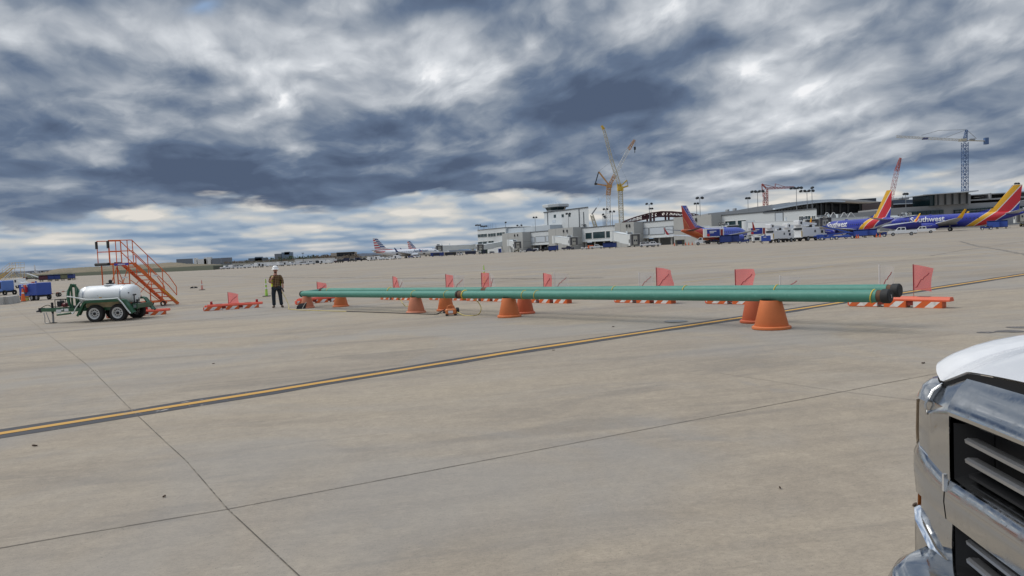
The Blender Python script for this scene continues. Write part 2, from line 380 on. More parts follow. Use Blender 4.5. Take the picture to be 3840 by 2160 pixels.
# slab joints
j1=[G(-300,2110),G(250,2012),G(855,1910),G(1900,1711),G(2700,1557),G(3520,1400)]; j1.append(ext(j1[-2],j1[-1],3)); j1[0]=ext(j1[1],j1[0],2)
strip('pavement_joint',j1,.010,.004,JM,5,.004)
j2=[G(1300,2350),G(1120,2160),G(855,1910),G(700,1730),G(500,1545),G(330,1372),G(140,1222)]; j2.append(ext(j2[-2],j2[-1],4))
strip('pavement_joint',j2,.0085,.0045,JM,6,.003)
j3=[G(4000,1500),G(3480,1507),G(3140,1467),G(2700,1400)]; strip('pavement_joint',j3,.007,.0045,JM2,7,.002)
dr=(Vector(j1[5])-Vector(j1[2])).normalized(); nr=Vector((-dr.y,dr.x,0)); P0=Vector(j1[2])
for i in range(2,9):
    o=P0+nr*7.62*i
    if i in (3,5,7): strip('pavement_joint',[o-dr*140,o+dr*60],.05,.004,JM2 if i!=3 else JM,20+i,.01)
# far dark sealed joints
strip('pavement_joint',[G(740,1036),G(1080,1041),G(2000,1046),G(2260,1042)],.30,.0045,TJ,31,.06)
strip('pavement_joint',[G(720,1134),G(850,1126),G(1090,1108)],.10,.0045,TJ,32,.01)
strip('pavement_joint',[G(1310,1088),G(1500,1079),G(1820,1061),G(2010,1044)],.14,.0045,TJ,33,.02)
strip('pavement_crack',[G(3600,905),G(3660,922),G(3760,938),G(3900,966)],.28,.0045,JM2,34,.08)
strip('pavement_crack',[G(3490,960),G(3600,940),G(3840,905)],.14,.0050,JM2,35,.04)
strip('faded_yellow_line',[G(2560,1059),G(2690,1045.5),G(2900,1023),G(3125,999)],.13,.006,YF,36,.002)
# tar patches on the right
b=MB(); 
for (x,y,sx,sy,s) in ((3790,1243,70,5,1),(3830,1228,60,4,2),(3700,1247,40,3,3)):
    r=random.Random(s); c=G(x,y); n=14; vs=[]
    for i in range(n):
        t=2*PI*i/n; q=G(x+sx*math.cos(t)*r.uniform(.7,1.1),y+sy*math.sin(t)*r.uniform(.7,1.1)); vs.append((q.x,q.y,gz(q.x)+.005))
    b.add(vs,[tuple(range(n))])
tag(b.build('tar_patches',worn('tar_patch',(.12,.11,.105),(.28,.25,.22),.55,3)),kind='structure')
b=MB()   # water-stained oval of a drain cover in the concrete
c=G(2535,1205.5); b.lathe([(.0001,.0),(.24,.0),(.27,.006),(.27,.01),(.0001,.012)],(c.x,c.y,gz(c.x)+.002),24)
tag(b.build('drain_cover',mat('worn_steel_cover',(.22,.22,.21),.55,.3,.3,9)),'round worn steel drain cover set in the concrete near the yellow line','drain cover')
# ================================================================= pipes on cone stands
def pipe_mat():
    m=bpy.data.materials.new('green_epoxy'); m.use_nodes=True; t=NT(m.node_tree); bs=t.n['Principled BSDF']
    tc=t.new('ShaderNodeTexCoord'); v=tc.outputs['Object']
    n=t.noise(t.vm('MULTIPLY',v,(1,1,3)),3,6,.65); n2=t.noise(v,14,4,.6); n3=t.noise(v,34,2,.5)
    c=t.mix(n,(.045,.195,.145),(.085,.285,.22)); c=t.mix(t.m('MULTIPLY',t.smooth(n2,.55,.7),.3),c,(.16,.38,.31))
    c=t.mix(t.m('MULTIPLY',t.smooth(n2,.36,.26),.5),c,(.03,.10,.075)); c=t.mix(t.smooth(n3,.74,.80),c,(.02,.03,.025))
    t.put(bs.inputs['Base Color'],c); t.put(bs.inputs['Roughness'],t.m('ADD',.42,t.m('MULTIPLY',n2,.25))); return m
PG=pipe_mat(); RUST=mat('bare_rusty_steel',(.13,.07,.04),.8,.2,.5,9); BLK=mat('black_rubber',(.018,.018,.019),.7,0,.3,8)
STRAP=mat('yellow_strap',(.62,.46,.06),.6,0,.15,9); WHT=mat('white_paint',(.78,.78,.76),.4,0,.06,4); TAGW=mat('white_tag',(.75,.75,.75),.6)
def on_line(px,py,p0,p1):        # point of the vertical plane through p0,p1 seen at pixel
    d=px_ray(px,py); n=Vector((p1.y-p0.y,-(p1.x-p0.x))); c=n.x*p0.x+n.y*p0.y
    t=c/(n.x*d.x+n.y*d.y); return CAMP+d*t
R_PIPE=.117
f0,f1=G(1152,1155),G(2893,1232); k0,k1=G(1278,1150),G(2820,1208)
def pipe(name,a,b,label,straps,line,cap_a=None,cap_b=None,joint=None):
    a,b=Vector(a),Vector(b); ax=(b-a).normalized()
    root=thing(name,tuple(a),label,'pipe',group=None)
    L=lambda p:Vector(p)-a
    MB().tube([L(a),L(b)],R_PIPE,40).build('pipe_body',PG,root,smooth=True,auto=40)
    def ring(p,w,r,m,nm): return MB().tube([L(p-ax*w/2),L(p+ax*w/2)],r,32).build(nm,m,root,smooth=True,auto=40)
    for (px,w) in straps:
        p=a+ax*((on_line(px,1100,line[0],line[1])-a).dot(ax)); tilt=Vector((0,0,.012))
        s=MB(); seg=36; u=ax.cross(Vector((0,0,1))).normalized(); v_=u.cross(ax)
        pts=[L(p)+(u*math.cos(t)+v_*math.sin(t))*(R_PIPE+.004)+ax*(.025*math.sin(t)) for t in [2*PI*i/seg for i in range(seg+1)]]
        s.tube(pts,w/2,6,False).build('strap',STRAP,root,smooth=True,auto=60)
    for end,sgn,cap in ((a,-1,cap_a),(b,1,cap_b)):
        if cap:
            ring(end+ax*sgn*(.055),.11,R_PIPE-.006,RUST,'bare_steel_end')
            c=MB(); c.tube([L(end+ax*sgn*.08),L(end+ax*sgn*.10),L(end+ax*sgn*.21),L(end+ax*sgn*.23)],[R_PIPE+.002,R_PIPE+.014,R_PIPE+.014,R_PIPE-.006],40)
            co=c.build('end_cap',BLK,root,smooth=True,auto=40)
            if cap==2:
                u=ax.cross(Vector((0,0,1))).normalized(); o=L(end+ax*sgn*.234)
                m_=MB(); m_.bar(o+u*.0+Vector((0,0,.03)),o+Vector((0,0,-.035))+u*-.02,.022,.006).build('cap_label',TAGW,co)
    return root,ring,a,b,ax
# front run
pl=on_line(1136,1102.5,f0,f1); pr=on_line(3292,1110.5,f0,f1); pm1=on_line(1716,1103,f0,f1)
axf=(pr-pl).normalized(); tm=(pm1-pl).dot(axf); pm1=pl+axf*tm; pm2=pm1+axf*.30
r1,ring1,_,_,_=pipe('steel_pipe',pl,pm1,'left length of the front green pipe, from the elbow to the rusty joint',[(1552,.018),(1675,.018)],(f0,f1))
tag(r1,group='green pipes laid across orange cone stands')
r2,ring2,_,_,_=pipe('steel_pipe',pm2,pr,'nearest long green pipe, its black end cap bearing a small white mark',[(1742,.05),(1966,.02),(2013,.02),(3274,.024)],(f0,f1),cap_b=2)
tag(r2,group='green pipes laid across orange cone stands')
j=MB(); j.tube([Vector((0,0,0)),axf*.30],R_PIPE-.005,32).build('weld_joint',RUST,r2,smooth=True,auto=40,loc=tuple(pm1-pm2))
MB().tube([Vector((0,0,0)),axf*.05],R_PIPE+.010,32).build('joint_collar',BLK,r2,smooth=True,auto=40,loc=tuple(pm1-pm2+axf*.04))
# back run
kb=on_line(3330,1089,k0,k1); kl=on_line(1214,1091.5,k0,k1); km=on_line(1812,1086,k0,k1)
axb=(kb-kl).normalized(); tm=(km-kl).dot(axb); km=kl+axb*tm
r3,_,_,_,_=pipe('steel_pipe',kl,km,'far left length of the back green pipe, mostly hidden behind the front run',[(1234,.02),(1463,.04)],(k0,k1),cap_a=1)
tag(r3,group='green pipes laid across orange cone stands')
r4,_,_,_,_=pipe('steel_pipe',km+axb*.22,kb,'back green pipe just above the nearest one, with plain black end cap',[(2305,.02),(2570,.022),(2912,.024)],(k0,k1),cap_b=1)
tag(r4,group='green pipes laid across orange cone stands')
MB().tube([Vector((0,0,0)),axb*.22],R_PIPE-.005,32).build('weld_joint',RUST,r4,smooth=True,auto=40,loc=tuple(-axb*.22))
# short elbow stub at the far left end of the front run
el=thing('pipe_elbow',tuple(pl),'short green elbow stub with black rings at the far left end of the front pipe','pipe')
bk=Vector((.42,1.15,.02)); e=MB(); e.tube([Vector((0,0,0)),-axf*.05,-axf*.08+bk*.06,bk*.35,bk],[R_PIPE-.004]*5,28); e.build('pipe_body',PG,el,smooth=True,auto=50)
MB().tube([-axf*.075,-axf*.02],[R_PIPE+.012]*2,28).build('ring',BLK,el,smooth=True,auto=40)
MB().tube([bk*.97,bk*1.10],[R_PIPE+.01]*2,28).build('end_cap',BLK,el,smooth=True,auto=40)
# cone stands
OR=[mat('orange_cone_a',(.66,.185,.060),.62,0,.16,3,.15),mat('orange_cone_b',(.58,.130,.055),.62,0,.16,3,.15),mat('orange_cone_pale',(.60,.225,.130),.66,0,.18,3,.15)]
STN=mat('stencil_black',(.03,.025,.02),.7)
def cone(px,py,wpx,m,label,line,axis,stencil=0,pz=None):
    g0=G(px,py-3); kk=FPX/g0.y; wd=wpx/kk
    # base centre on the pipe line
    c=on_line(px,py-12,line[0],line[1]); c=Vector((c.x,c.y,0))
    zc=gz(c.x); hz=pz(c)-zc-R_PIPE*.80
    r=wd/2; root=thing('cone_stand',(c.x,c.y,zc+.004),label,'cone stand',rz=random.uniform(0,1),group='orange cone stands under the green pipes')
    rt=r*.545; seg=36
    MB().lathe([(r*.80,.0),(r*.88,.045),(rt,hz),(rt-.02,hz+.001),(rt-.03,hz-.03),(r*.7,.02)],(0,0,0),seg).build('cone_body',m,root,smooth=True,auto=50)
    MB().lathe([(r*.82,0),(r*.985,.0),(r,.018),(r*.99,.045),(r*.92,.06),(r*.872,.062)],(0,0,0),seg).build('base_rim',m,root,smooth=True,auto=50)
    if stencil:
        root.rotation_euler.z=0; d=Vector((-c.x,-c.y,0)).normalized(); a0=math.atan2(d.y,d.x)-rad(62)
        for i in range(stencil):
            s=MB()
            z0=hz*(.22+.58*i/stencil); rr=r*.88+(rt-r*.88)*z0/hz+.002; rr2=r*.88+(rt-r*.88)*(z0+hz*.07)/hz+.002
            n=5; A_=[a0-.10+.2*q/n for q in range(n+1)]
            s.add([(math.cos(q)*rr,math.sin(q)*rr,z0) for q in A_]+[(math.cos(q)*rr2,math.sin(q)*rr2,z0+hz*.07) for q in A_],[(q,q+1,n+2+q,n+1+q) for q in range(n)])
            s.build('stencil_mark',STN,root)
    return root,c,hz
pzf=lambda c:(pl+(pr-pl)*((c-Vector((pl.x,pl.y,0))).dot(Vector((axf.x,axf.y,0)).normalized())/Vector((pr.x-pl.x,pr.y-pl.y,0)).length)).z
pzb=lambda c:(kl+(kb-kl)*((c-Vector((kl.x,kl.y,0))).dot(Vector((axb.x,axb.y,0)).normalized())/Vector((kb.x-kl.x,kb.y-kl.y,0)).length)).z
cone(1152,1156,56,OR[2],'small pale orange cone stand at far left, black bag leaning on it',(pl,pr),axf,3,pzf)
cone(1560,1174,75,OR[2],'pale orange cone stand under the left pipe length, second from the left in front',(pl,pr),axf,0,pzf)
cone(1910,1187,90,OR[0],'bright orange cone stand in the middle of the front run',(pl,pr),axf,0,pzf)
cone(2893,1234,143,OR[0],'largest nearest orange cone stand beside the yellow line',(pl,pr),axf,0,pzf)
cone(1278,1150,61,OR[0],'small orange cone stand with dark stencil under the far back pipe',(kl,kb),axb,4,pzb)
cone(1672,1168,71,OR[0],'orange cone stand with dark stencil just behind the orange tool',(kl,kb),axb,5,pzb)
cone(1968,1177,78,OR[1],'dull reddish cone stand half hidden behind the middle cone',(kl,kb),axb,0,pzb)
cone(2835,1210,118,OR[1],'dull red cone stand half hidden behind the largest cone',(kl,kb),axb,0,pzb)
# black sand bag with a pale strap by the first cone
g0=G(1132,1157.5); bg=thing('tool_bag',(g0.x,g0.y,g0.z+.003),'small black bag with pale strap leaning against the far left cone','bag',rz=.1)
b=MB(); b.loft([[(-.20,-.10,0),(.16,-.10,0),(.16,.08,0),(-.20,.08,0)],[(-.18,-.08,.10),(.17,-.08,.10),(.17,.07,.10),(-.18,.07,.10)],[(-.08,-.03,.20),(.20,-.03,.22),(.20,.04,.22),(-.08,.04,.20)]]); b.build('bag_body',BLK,bg)
b=MB(); b.tube([(.04,-.11,.01),(.09,-.10,.11),(.17,-.045,.225),(.20,.0,.235)],.011,6).build('strap',mat('pale_strap',(.62,.58,.5),.7),bg)
# ================================================================= low barriers with flags
def stripe_mat():
    m=bpy.data.materials.new('barrier_stripes'); m.use_nodes=True; t=NT(m.node_tree); bs=t.n['Principled BSDF']
    tc=t.new('ShaderNodeTexCoord'); x,y,z=t.sep(tc.outputs['Object'])
    s=t.m('FRACT',t.m('DIVIDE',t.m('SUBTRACT',x,t.m('MULTIPLY',z,1.15)),.40)); n=t.noise(tc.outputs['Object'],6,5,.6)
    wz=t.m('MULTIPLY',t.m('GREATER_THAN',s,.52),t.m('LESS_THAN',t.m('ABSOLUTE',t.m('SUBTRACT',z,.086)),.068))
    c=t.mix(wz,(.72,.13,.025),(.80,.78,.75)); c=t.mix(t.m('MULTIPLY',t.smooth(n,.5,.72),.35),c,(.25,.14,.09))
    t.put(bs.inputs['Base Color'],c); bs.inputs['Roughness'].default_value=.5; return m
BS=stripe_mat(); BRED=mat('barrier_red',(.76,.11,.06),.5,0,.16,4); BNEAR=mat('barrier_orange_red',(.72,.115,.045),.48,0,.14,4)
BDK=mat('barrier_pocket',(.22,.03,.02),.7); LRED=mat('red_lens',(.42,.015,.02),.25,0,.1,4)
def flag_mat(nm,col,al):
    m=bpy.data.materials.new(nm); m.use_nodes=True; t=NT(m.node_tree); bs=t.n['Principled BSDF']
    tc=t.new('ShaderNodeTexCoord'); x,y,z=t.sep(tc.outputs['Object'])
    u=t.m('FRACT',t.m('MULTIPLY',x,70)); v=t.m('FRACT',t.m('MULTIPLY',z,70))
    thr=t.m('MAXIMUM',t.m('GREATER_THAN',u,.5),t.m('GREATER_THAN',v,.5)); n=t.noise(tc.outputs['Object'],7,3,.5)
    bs.inputs['Base Color'].default_value=(*col,1); bs.inputs['Roughness'].default_value=.7
    t.put(bs.inputs['Alpha'],t.m('MULTIPLY',t.m('ADD',.25,t.m('MULTIPLY',thr,.75)),t.m('ADD',al-.08,t.m('MULTIPLY',n,.16)))); 
    tl_=t.new('ShaderNodeBsdfTranslucent'); tl_.inputs[0].default_value=(*col,1); ad=t.new('ShaderNodeMixShader'); tp_=t.new('ShaderNodeBsdfTransparent'); m1=t.new('ShaderNodeMixShader')
    af=bs.inputs['Alpha'].links[0].from_socket; t.l.new(tp_.outputs[0],m1.inputs[1]); t.l.new(tl_.outputs[0],m1.inputs[2]); t.l.new(af,m1.inputs[0])
    ad.inputs[0].default_value=.45; t.l.new(bs.outputs[0],ad.inputs[1]); t.l.new(m1.outputs[0],ad.inputs[2]); t.l.new(ad.outputs[0],t.n['Material Output'].inputs[0]); return m
FR=flag_mat('red_mesh_flag',(1.0,.25,.24),1.35); FW=flag_mat('clear_mesh_flag',(.72,.69,.67),.42); FD=mat('dark_red_stripe',(.30,.01,.02),.6); POLE=mat('flag_rod',(.40,.16,.10),.5,.3,.2,9)
PW=mat('white_flag_edge',(.7,.68,.66),.6)
def barrier(pa,pb,label,flags=(),lights=(),full=True,near=False,length=2.4,pockets=((.74,.90),(1.42,1.58))):
    a=Vector((pa.x,pa.y,0)); d=Vector((pb.x-pa.x,pb.y-pa.y,0)); d.normalize()
    rz=math.atan2(d.y,d.x); root=thing('low_barrier',(a.x,a.y,gz(a.x)+.004),label,'barrier',rz=rz,group='low striped barriers with flags')
    L=length; b=MB(); xs=[.04]; 
    for p0,p1 in pockets: xs+= [p0,p1]
    xs.append(L-.18)
    for i in range(0,len(xs),2): b.rbox(xs[i],xs[i+1],-.125,.125,0,.17,.008)
    b.build('striped_base',BS,root)
    b=MB(); b.box(.06,L-.2,-.10,.10,.06,.165).build('inner_core',BDK,root)
    top=MB(); pr_=[(-.125,.166),(-.125,.20),(-.085,.262),(.085,.262),(.125,.20),(.125,.166)]
    top.prism([(p,q) for p,q in pr_],.16,L-.02,'x'); 
    top.box(0,.17,-.11,.11,.02,.155); 
    top.build('top_bar',BNEAR if near else BRED,root)
    MB().lathe([(.055,.155),(.045,.20),(.028,.235),(.0001,.238)],(.085,0,0),12).build('coupling_peg',BNEAR if near else BRED,root,smooth=True)
    for px in (.62,L-.62): MB().box(px-.13,px+.13,-.072,.072,.2621,.267).build('filler_recess',BDK,root)
    for x_ in lights:
        l=MB(); l.lathe([(.055,.262),(.055,.30),(.048,.30),(.05,.37),(.03,.385),(.0001,.386)],(x_,0,0),14).build('warning_light',LRED,root,smooth=True)
    for fl in flags:
        x_,top_z,w_,h_,kind,seed=fl; r=random.Random(seed); 
        p=MB(); p.cyl((x_,0,.255),(x_,0,top_z+.01),.007,seg=8); p.build('flag_rod',POLE if kind=='r' else PW,root)
        n=12; m_=9; vs=[]; fs=[]; ph=r.uniform(0,6); s1=r.uniform(-.10,.16); yaw=r.uniform(-.35,.35)
        for j_ in range(m_+1):
            for i_ in range(n+1):
                u=i_/n; v=j_/m_; sag=-.05*u*u*(1 if seed%2 else .2)-s1*u*(1-v)*.5
                q=u*w_*(1-.14*abs(math.sin(ph+v*2.2))*u); wv=.045*math.sin(4*u+ph+v*1.5)*u
                vs.append((x_+q*math.cos(yaw)-wv*math.sin(yaw),q*math.sin(yaw)+wv,top_z-v*h_+sag+.0))
        for j_ in range(m_):
            for i_ in range(n):
                k_=j_*(n+1)+i_; fs.append((k_,k_+1,k_+n+2,k_+n+1))
        f=MB(); f.add(vs,fs); fo=f.build('flag',FR if kind=='r' else FW,root,smooth=True,auto=80)
        e=MB(); k2=[]   # diagonal reinforcing stripe
        for t_ in range(9):
            i_=1+int(t_*1.15); j_=m_-1-int(t_*.78); q=vs[j_*(n+1)+min(i_,n)]; k2.append(Vector(q)+Vector((0,-.006,0)))
        e.tube(k2,.009,5); e.build('flag_stripe',FD,root)
        h=MB(); h.tube([(x_,-.004,top_z),(x_,-.004,top_z-h_)],.012,6); h.build('flag_hem',FD if kind=='r' else PW,root)
    return root
D_=Vector((1,-1.1,0)).normalized()
def bar_c(px,py,label,flags,**k):
    c=G(px,py+3.5); return barrier(c-D_*1.2,c+D_*1.2,label,[(q[0],q[1],q[2]*1.4)+tuple(q[3:]) for q in flags],**k)
barrier(G(764,1167),G(975,1152.5),'low striped barrier with red flag and two lights, standing alone left of the worker',[(1.0,.74,.46,.50,'r',1)],lights=(.32,2.15))
rr_=G(640,1177); dd_=(G(975,1152.5)-G(764,1167)).normalized(); barrier(rr_-dd_*2.4,rr_,'low striped barrier partly hidden behind the tank trailer wheels',[],lights=(1.5,))
barrier(G(1109,1143),G(1303,1126),'low striped barrier with red flag just behind the far left cones',[(1.0,.93,.42,.50,'r',2)])
bar_c(1492,1120.5,'striped barrier behind the second left cone, red and clear flags close together',[(.9,1.01,.38,.55,'r',3),(1.32,.85,.36,.40,'w',4)])
bar_c(1684,1121.5,'striped barrier behind the rusty pipe joint with flat red flag and clear flag',[(1.05,1.04,.40,.62,'r',6),(1.55,1.03,.42,.62,'w',5)])
bar_c(1832,1125.5,'striped barrier with red and clear flags just left of the middle cone',[(.85,1.07,.36,.62,'r',7),(1.32,1.06,.36,.62,'w',8)])
bar_c(2054,1132,'striped barrier just right of the middle cones with red flag and clear flag',[(1.05,1.02,.36,.62,'r',9),(1.55,1.05,.40,.62,'w',11)])
bar_c(2424,1132.5,'striped barrier in the wide gap between cones, red flag taller than clear one',[(.95,.95,.40,.5,'w',10),(1.62,1.10,.42,.62,'r',13)])
bar_c(2790,1137,'barrier with red flag hidden behind the two nearest cones',[(.95,.98,.42,.60,'r',15),(2.3,.80,.40,.5,'w',12)])
barrier(G(3187,1147),G(3602,1156),'nearest low barrier with large red flag, beside the capped pipe ends',[(.75,1.02,.40,.62,'w',14),(1.55,1.02,.42,.60,'r',17)],near=True)
# ================================================================= traffic cones
LIME=mat('lime_plastic',(.40,.66,.10),.5,0,.15,4); PINKC=mat('faded_pink_cone',(.72,.33,.27),.6,0,.2,5); WB=mat('white_band',(.75,.74,.72),.5); ORC=mat('safety_orange',(.75,.14,.03),.5,0,.12,4)
def tcone(p,h,label,m,bands=((.42,.52),(.66,.74)),base=.19,rb=.10,rz=0,group=None,tip=.022):
    root=thing('traffic_cone',(p.x,p.y,p.z+.004),label,'traffic cone',rz=rz,group=group)
    MB().rbox(-base,base,-base,base,0,.035,.012).build('rubber_base',BLK,root)
    rr=lambda z:rb+(tip-rb)*(z-.035)/(h-.035)
    MB().lathe([(rr(.035),.035),(rr(h*.16),h*.16),(rr(h-.02),h-.02),(tip*1.3,h-.015),(tip*1.2,h),(.0001,h)],(0,0,0),18).build('cone_body',m,root,smooth=True,auto=50)
    for z0,z1 in bands: MB().lathe([(rr(z0*h)+.003,z0*h),(rr(z1*h)+.003,z1*h)],(0,0,0),18).build('reflective_band',WB,root,smooth=True,auto=50)
    return root
p=G(1000,1111.5); tcone(p,.98,'tall lime cone on black base just left of the worker',LIME,rb=.085)
p=G(1817,1064); tcone(p,1.05,'tall lime cone far behind the middle of the pipes',LIME,rb=.085)
p=G(758,1087.5); tcone(p,.78,'faded pink cone standing alone between stairs and worker',PINKC,rb=.10,bands=((.5,.62),))
p=G(720,1081); b=thing('rubber_chock',(p.x,p.y,p.z+.003),'black rubber wheel chock pair lying left of the faded pink cone','wheel chock')
for s in (0,.34): MB().prism([(-.14+s,0),(.14+s,0),(.05+s,.12),(-.05+s,.12)],-.12,.12).build('chock',BLK,b)
MB().tube([(0,0,.12),(.17,.02,.16),(.34,0,.12)],.012,6).build('rope',BLK,b)
# ================================================================= pump tool and hoses
TOR=mat('tool_orange',(.62,.20,.06),.5,0,.15,8); DM=mat('dark_metal',(.04,.04,.045),.45,.6,.2,6); GM=mat('grey_metal',(.32,.33,.34),.45,.7,.15,6)
pt=G(1692,1183); tl=thing('cable_tool',(pt.x,pt.y,pt.z+.004),'small orange portable tool with carry handle on the ground behind the pump hoses','power tool',rz=.15,sc=1.0)
b=MB(); b.rbox(-.17,.17,-.10,.10,.03,.20,.03); b.build('housing',TOR,tl)
MB().tube([(-.12,0,.19),(-.09,0,.28),(0,0,.31),(.09,0,.28),(.12,0,.19)],.016,8).build('handle',TOR,tl,smooth=True)
MB().lathe([(.0001,0),(.085,0),(.09,.03),(.09,.08),(.05,.10),(.0001,.10)],(.15,0,.14),18,'x').build('motor_cap',BLK,tl,smooth=True)
MB().box(-.09,.05,-.104,-.101,.07,.15).build('data_plate',TAGW,tl)
for s in (-.14,.12): MB().rbox(s-.03,s+.05,-.12,.12,0,.035,.008).build('foot',BLK,tl)
MB().cyl((-.17,0,.10),(-.24,0,.11),.028,seg=10).build('plug',DM,tl)
YH=mat('yellow_hose',(.58,.47,.16),.55,0,.2,6); BH=mat('black_cable',(.03,.028,.026),.6)
def crom(pts,n=8):
    pts=[Vector(p) for p in pts]; P=[pts[0]*2-pts[1]]+pts+[pts[-1]*2-pts[-2]]; o=[]
    for i in range(1,len(P)-2):
        a,b,c,d=P[i-1],P[i],P[i+1],P[i+2]
        for j in range(n):
            t=j/n; o.append(.5*((2*b)+(c-a)*t+(2*a-5*b+4*c-d)*t*t+(-a+3*b-3*c+d)*t**3))
    return o+[pts[-1]]
def gp(x,y,z=.014): q=G(x,y); return Vector((q.x,q.y,q.z+z))
man_Y=G(1040,1153).y
hs=[PP(1057,1094,man_Y-.22),PP(1065,1107,man_Y-.30),PP(1076,1128,man_Y-.45),PP(1083,1147,man_Y-.6),gp(1083,1157,.02),gp(1084,1160),gp(1110,1163),gp(1160,1165),gp(1300,1169)]
hs2=[gp(1300,1169),gp(1420,1173),gp(1560,1178),gp(1620,1180),gp(1640,1179),gp(1662,1171,.06),gp(1675,1172,.11)]
h1=thing('air_hose',tuple(hs[-1]),'long thin hose from the worker hand along the ground to the orange tool','hose')
o1=Vector(hs[-1]); MB().tube([p-o1 for p in crom(hs)],.014,6).build('yellow_hose_run',YH,h1,smooth=True,auto=70)
MB().tube([p-o1 for p in crom(hs2)],.016,6).build('dark_cable_run',BH,h1,smooth=True,auto=70)
ts=on_line(1742,1112,f0,f1)
dyy=Vector((0,-.15,0))
h2p=[gp(1716,1183,.10),gp(1740,1184),gp(1776,1184.5),gp(1795,1180),PP(1803,1165,ts.y-.35),PP(1803,1150,ts.y-.25),PP(1790,1130,ts.y-.22),PP(1765,1114,ts.y-.19),PP(1745,1110,ts.y-.15)]
o2=h2p[0]; h2=MB().tube([p-o2 for p in crom(h2p)],.014,6).build('strap_hose',YH,None,smooth=True,auto=70,loc=tuple(o2)); tag(h2,'thin yellow hose looping from the orange tool up to the rusty pipe joint','hose')
h3p=[on_line(1462,1096,k0,k1)+Vector((.05,.12,0)),PP(1496,1118,G(1500,1150).y+.2),PP(1510,1137,G(1500,1150).y+.0),gp(1520,1149),gp(1530,1150)]
o3=h3p[0]; h3=MB().tube([p-o3 for p in crom(h3p)],.016,6).build('strap_end',YH,None,smooth=True,auto=70,loc=tuple(o3)); tag(h3,'loose yellow strap tail hanging off the back pipe behind the second front cone','strap')
# ================================================================= water tank trailer
GREEN=mat('trailer_green',(.012,.085,.035),.4,0,.25,4,coat=.3); POLY=mat('white_poly_tank',(.80,.81,.80),.42,0,.035,1.6); BAND=mat('galvanised_band',(.48,.50,.52),.35,.8,.1,6)
RIM=mat('white_wheel_rim',(.62,.62,.60),.4,.1,.1,6); TYRE=mat('tyre_rubber',(.022,.021,.020),.82,0,.3,10); PLANK=mat('stained_plank',(.42,.34,.20),.75,0,.3,5,dirt=.4)
g0=G(403,1205.5); S_=.35
tr=thing('tank_trailer',(g0.x-S_,g0.y+.75,g0.z-.02),'white poly tank on a green two axle trailer with black wheels','tank trailer',rz=rad(-3)); Yn=-.75
b=MB(); prof=[(.0001,-.0),(.22,.004),(.34,.05),(.385,.13),(.40,.25)]
L0,L1=-.99,1.20; zc=.985
def ring(x,r,fl=1.0):
    o=[]
    for j in range(40):
        t=2*PI*j/40; y=math.cos(t)*r*1.12; z=math.sin(t)*r
        o.append((x,y,zc+max(z,-.30*fl)))
    return o
R0=.385
xs=[(L0,.10),(L0+.02,.24),(L0+.08,.33),(L0+.18,.372),(L0+.25,R0-.004),(-.735,R0),(-.72,R0-.014),(-.69,R0-.014),(-.675,R0),(-.2,R0+.006),(.3,R0+.012),(.735,R0+.012),(.75,R0-.006),(.79,R0-.006),(.805,R0+.012),(1.04,R0+.006),(1.12,.36),(1.17,.30),(L1,.20)]
b.loft([ring(x,r) for x,r in xs]); tk=b.build('tank',POLY,tr,smooth=True,auto=50)
for x in (-.705,.77):
    b=MB(); ra=[]
    for xx,dr_ in ((x-.032,.0),(x-.032,.006),(x+.032,.006),(x+.032,.0)): ra.append(ring(xx,R0-.002+dr_))
    b.loft(ra,False); b.build('tank_band',BAND,tk,smooth=True,auto=50)
MB().lathe([(.0001,0),(.22,0),(.22,.03),(.17,.04),(.0001,.05)],(.16,0,zc+R0+.002),20).build('tank_shoulder',POLY,tk,smooth=True)
lid=MB().lathe([(.14,0),(.15,.03),(.13,.05),(.0001,.055)],(.16,0,zc+R0+.045),20).build('hatch_lid',BLK,tk,smooth=True)
MB().lathe([(.045,0),(.07,.05),(.06,.11),(.02,.13),(.0001,.13)],(.18,0,zc+R0+.09),12).build('vent_cap',BLK,lid,smooth=True)
# maker's mark: small winged emblem with two words
ey=-(R0*1.12)-.006
for i,(dx_,w_,c_) in enumerate(((-.09,.09,(.05,.05,.05)),(.0,.07,(.55,.04,.03)),(.09,.09,(.05,.05,.05)))):
    m_=MB(); m_.prism([(dx_-w_/2,zc+.03),(dx_+w_/2,zc+.03),(dx_+w_/2-.02,zc-.03),(dx_-w_/2+.02,zc-.03)],ey,ey+.01); m_.build('emblem',mat('mark%d'%i,c_,.5,var=0),tk)
MB().prism([(-.07,zc-.045),(.07,zc-.045),(.04,zc-.075),(-.04,zc-.075)],ey,ey+.01).build('emblem',mat('mark3',(.7,.35,.03),.5,var=0),tk)
MB().box(1.08,1.13,-.415,-.40,zc+.06,zc+.10).build('emblem',DM,tk)
# frame and tongue
b=MB()
for y in (-.5,.5): b.box(-1.15,1.48,y-.04,y+.04,.44,.57)
for x in (-1.15,-.4,.4,1.2): b.box(x-.03,x+.03,-.46,.46,.455,.555)
b.box(1.30,1.50,-.55,.55,.47,.64)
for y in (-.5,.5): b.bar((-1.15,y,.505),(-2.62,y*.08,.52),.07,.13)
b.build('frame',GREEN,tr)
b=MB(); b.box(-2.75,-2.55,-.06,.06,.45,.60); b.cyl((-2.68,-.02,.47),(-2.68,-.02,.42),.04); b.lathe([(.0001,-.02),(.07,-.02),(.08,.02),(.05,.05),(.0001,.05)],(-2.80,0,.46),14); b.build('hitch_coupler',DM,tr)
b=MB(); b.cyl((-2.14,-.12,.0),(-2.14,-.12,.62),.035); b.cyl((-2.14,-.12,.40),(-2.14,-.12,.80),.045); b.box(-2.24,-2.04,-.2,-.04,.0,.02); b.build('jack_stand',DM,tr)
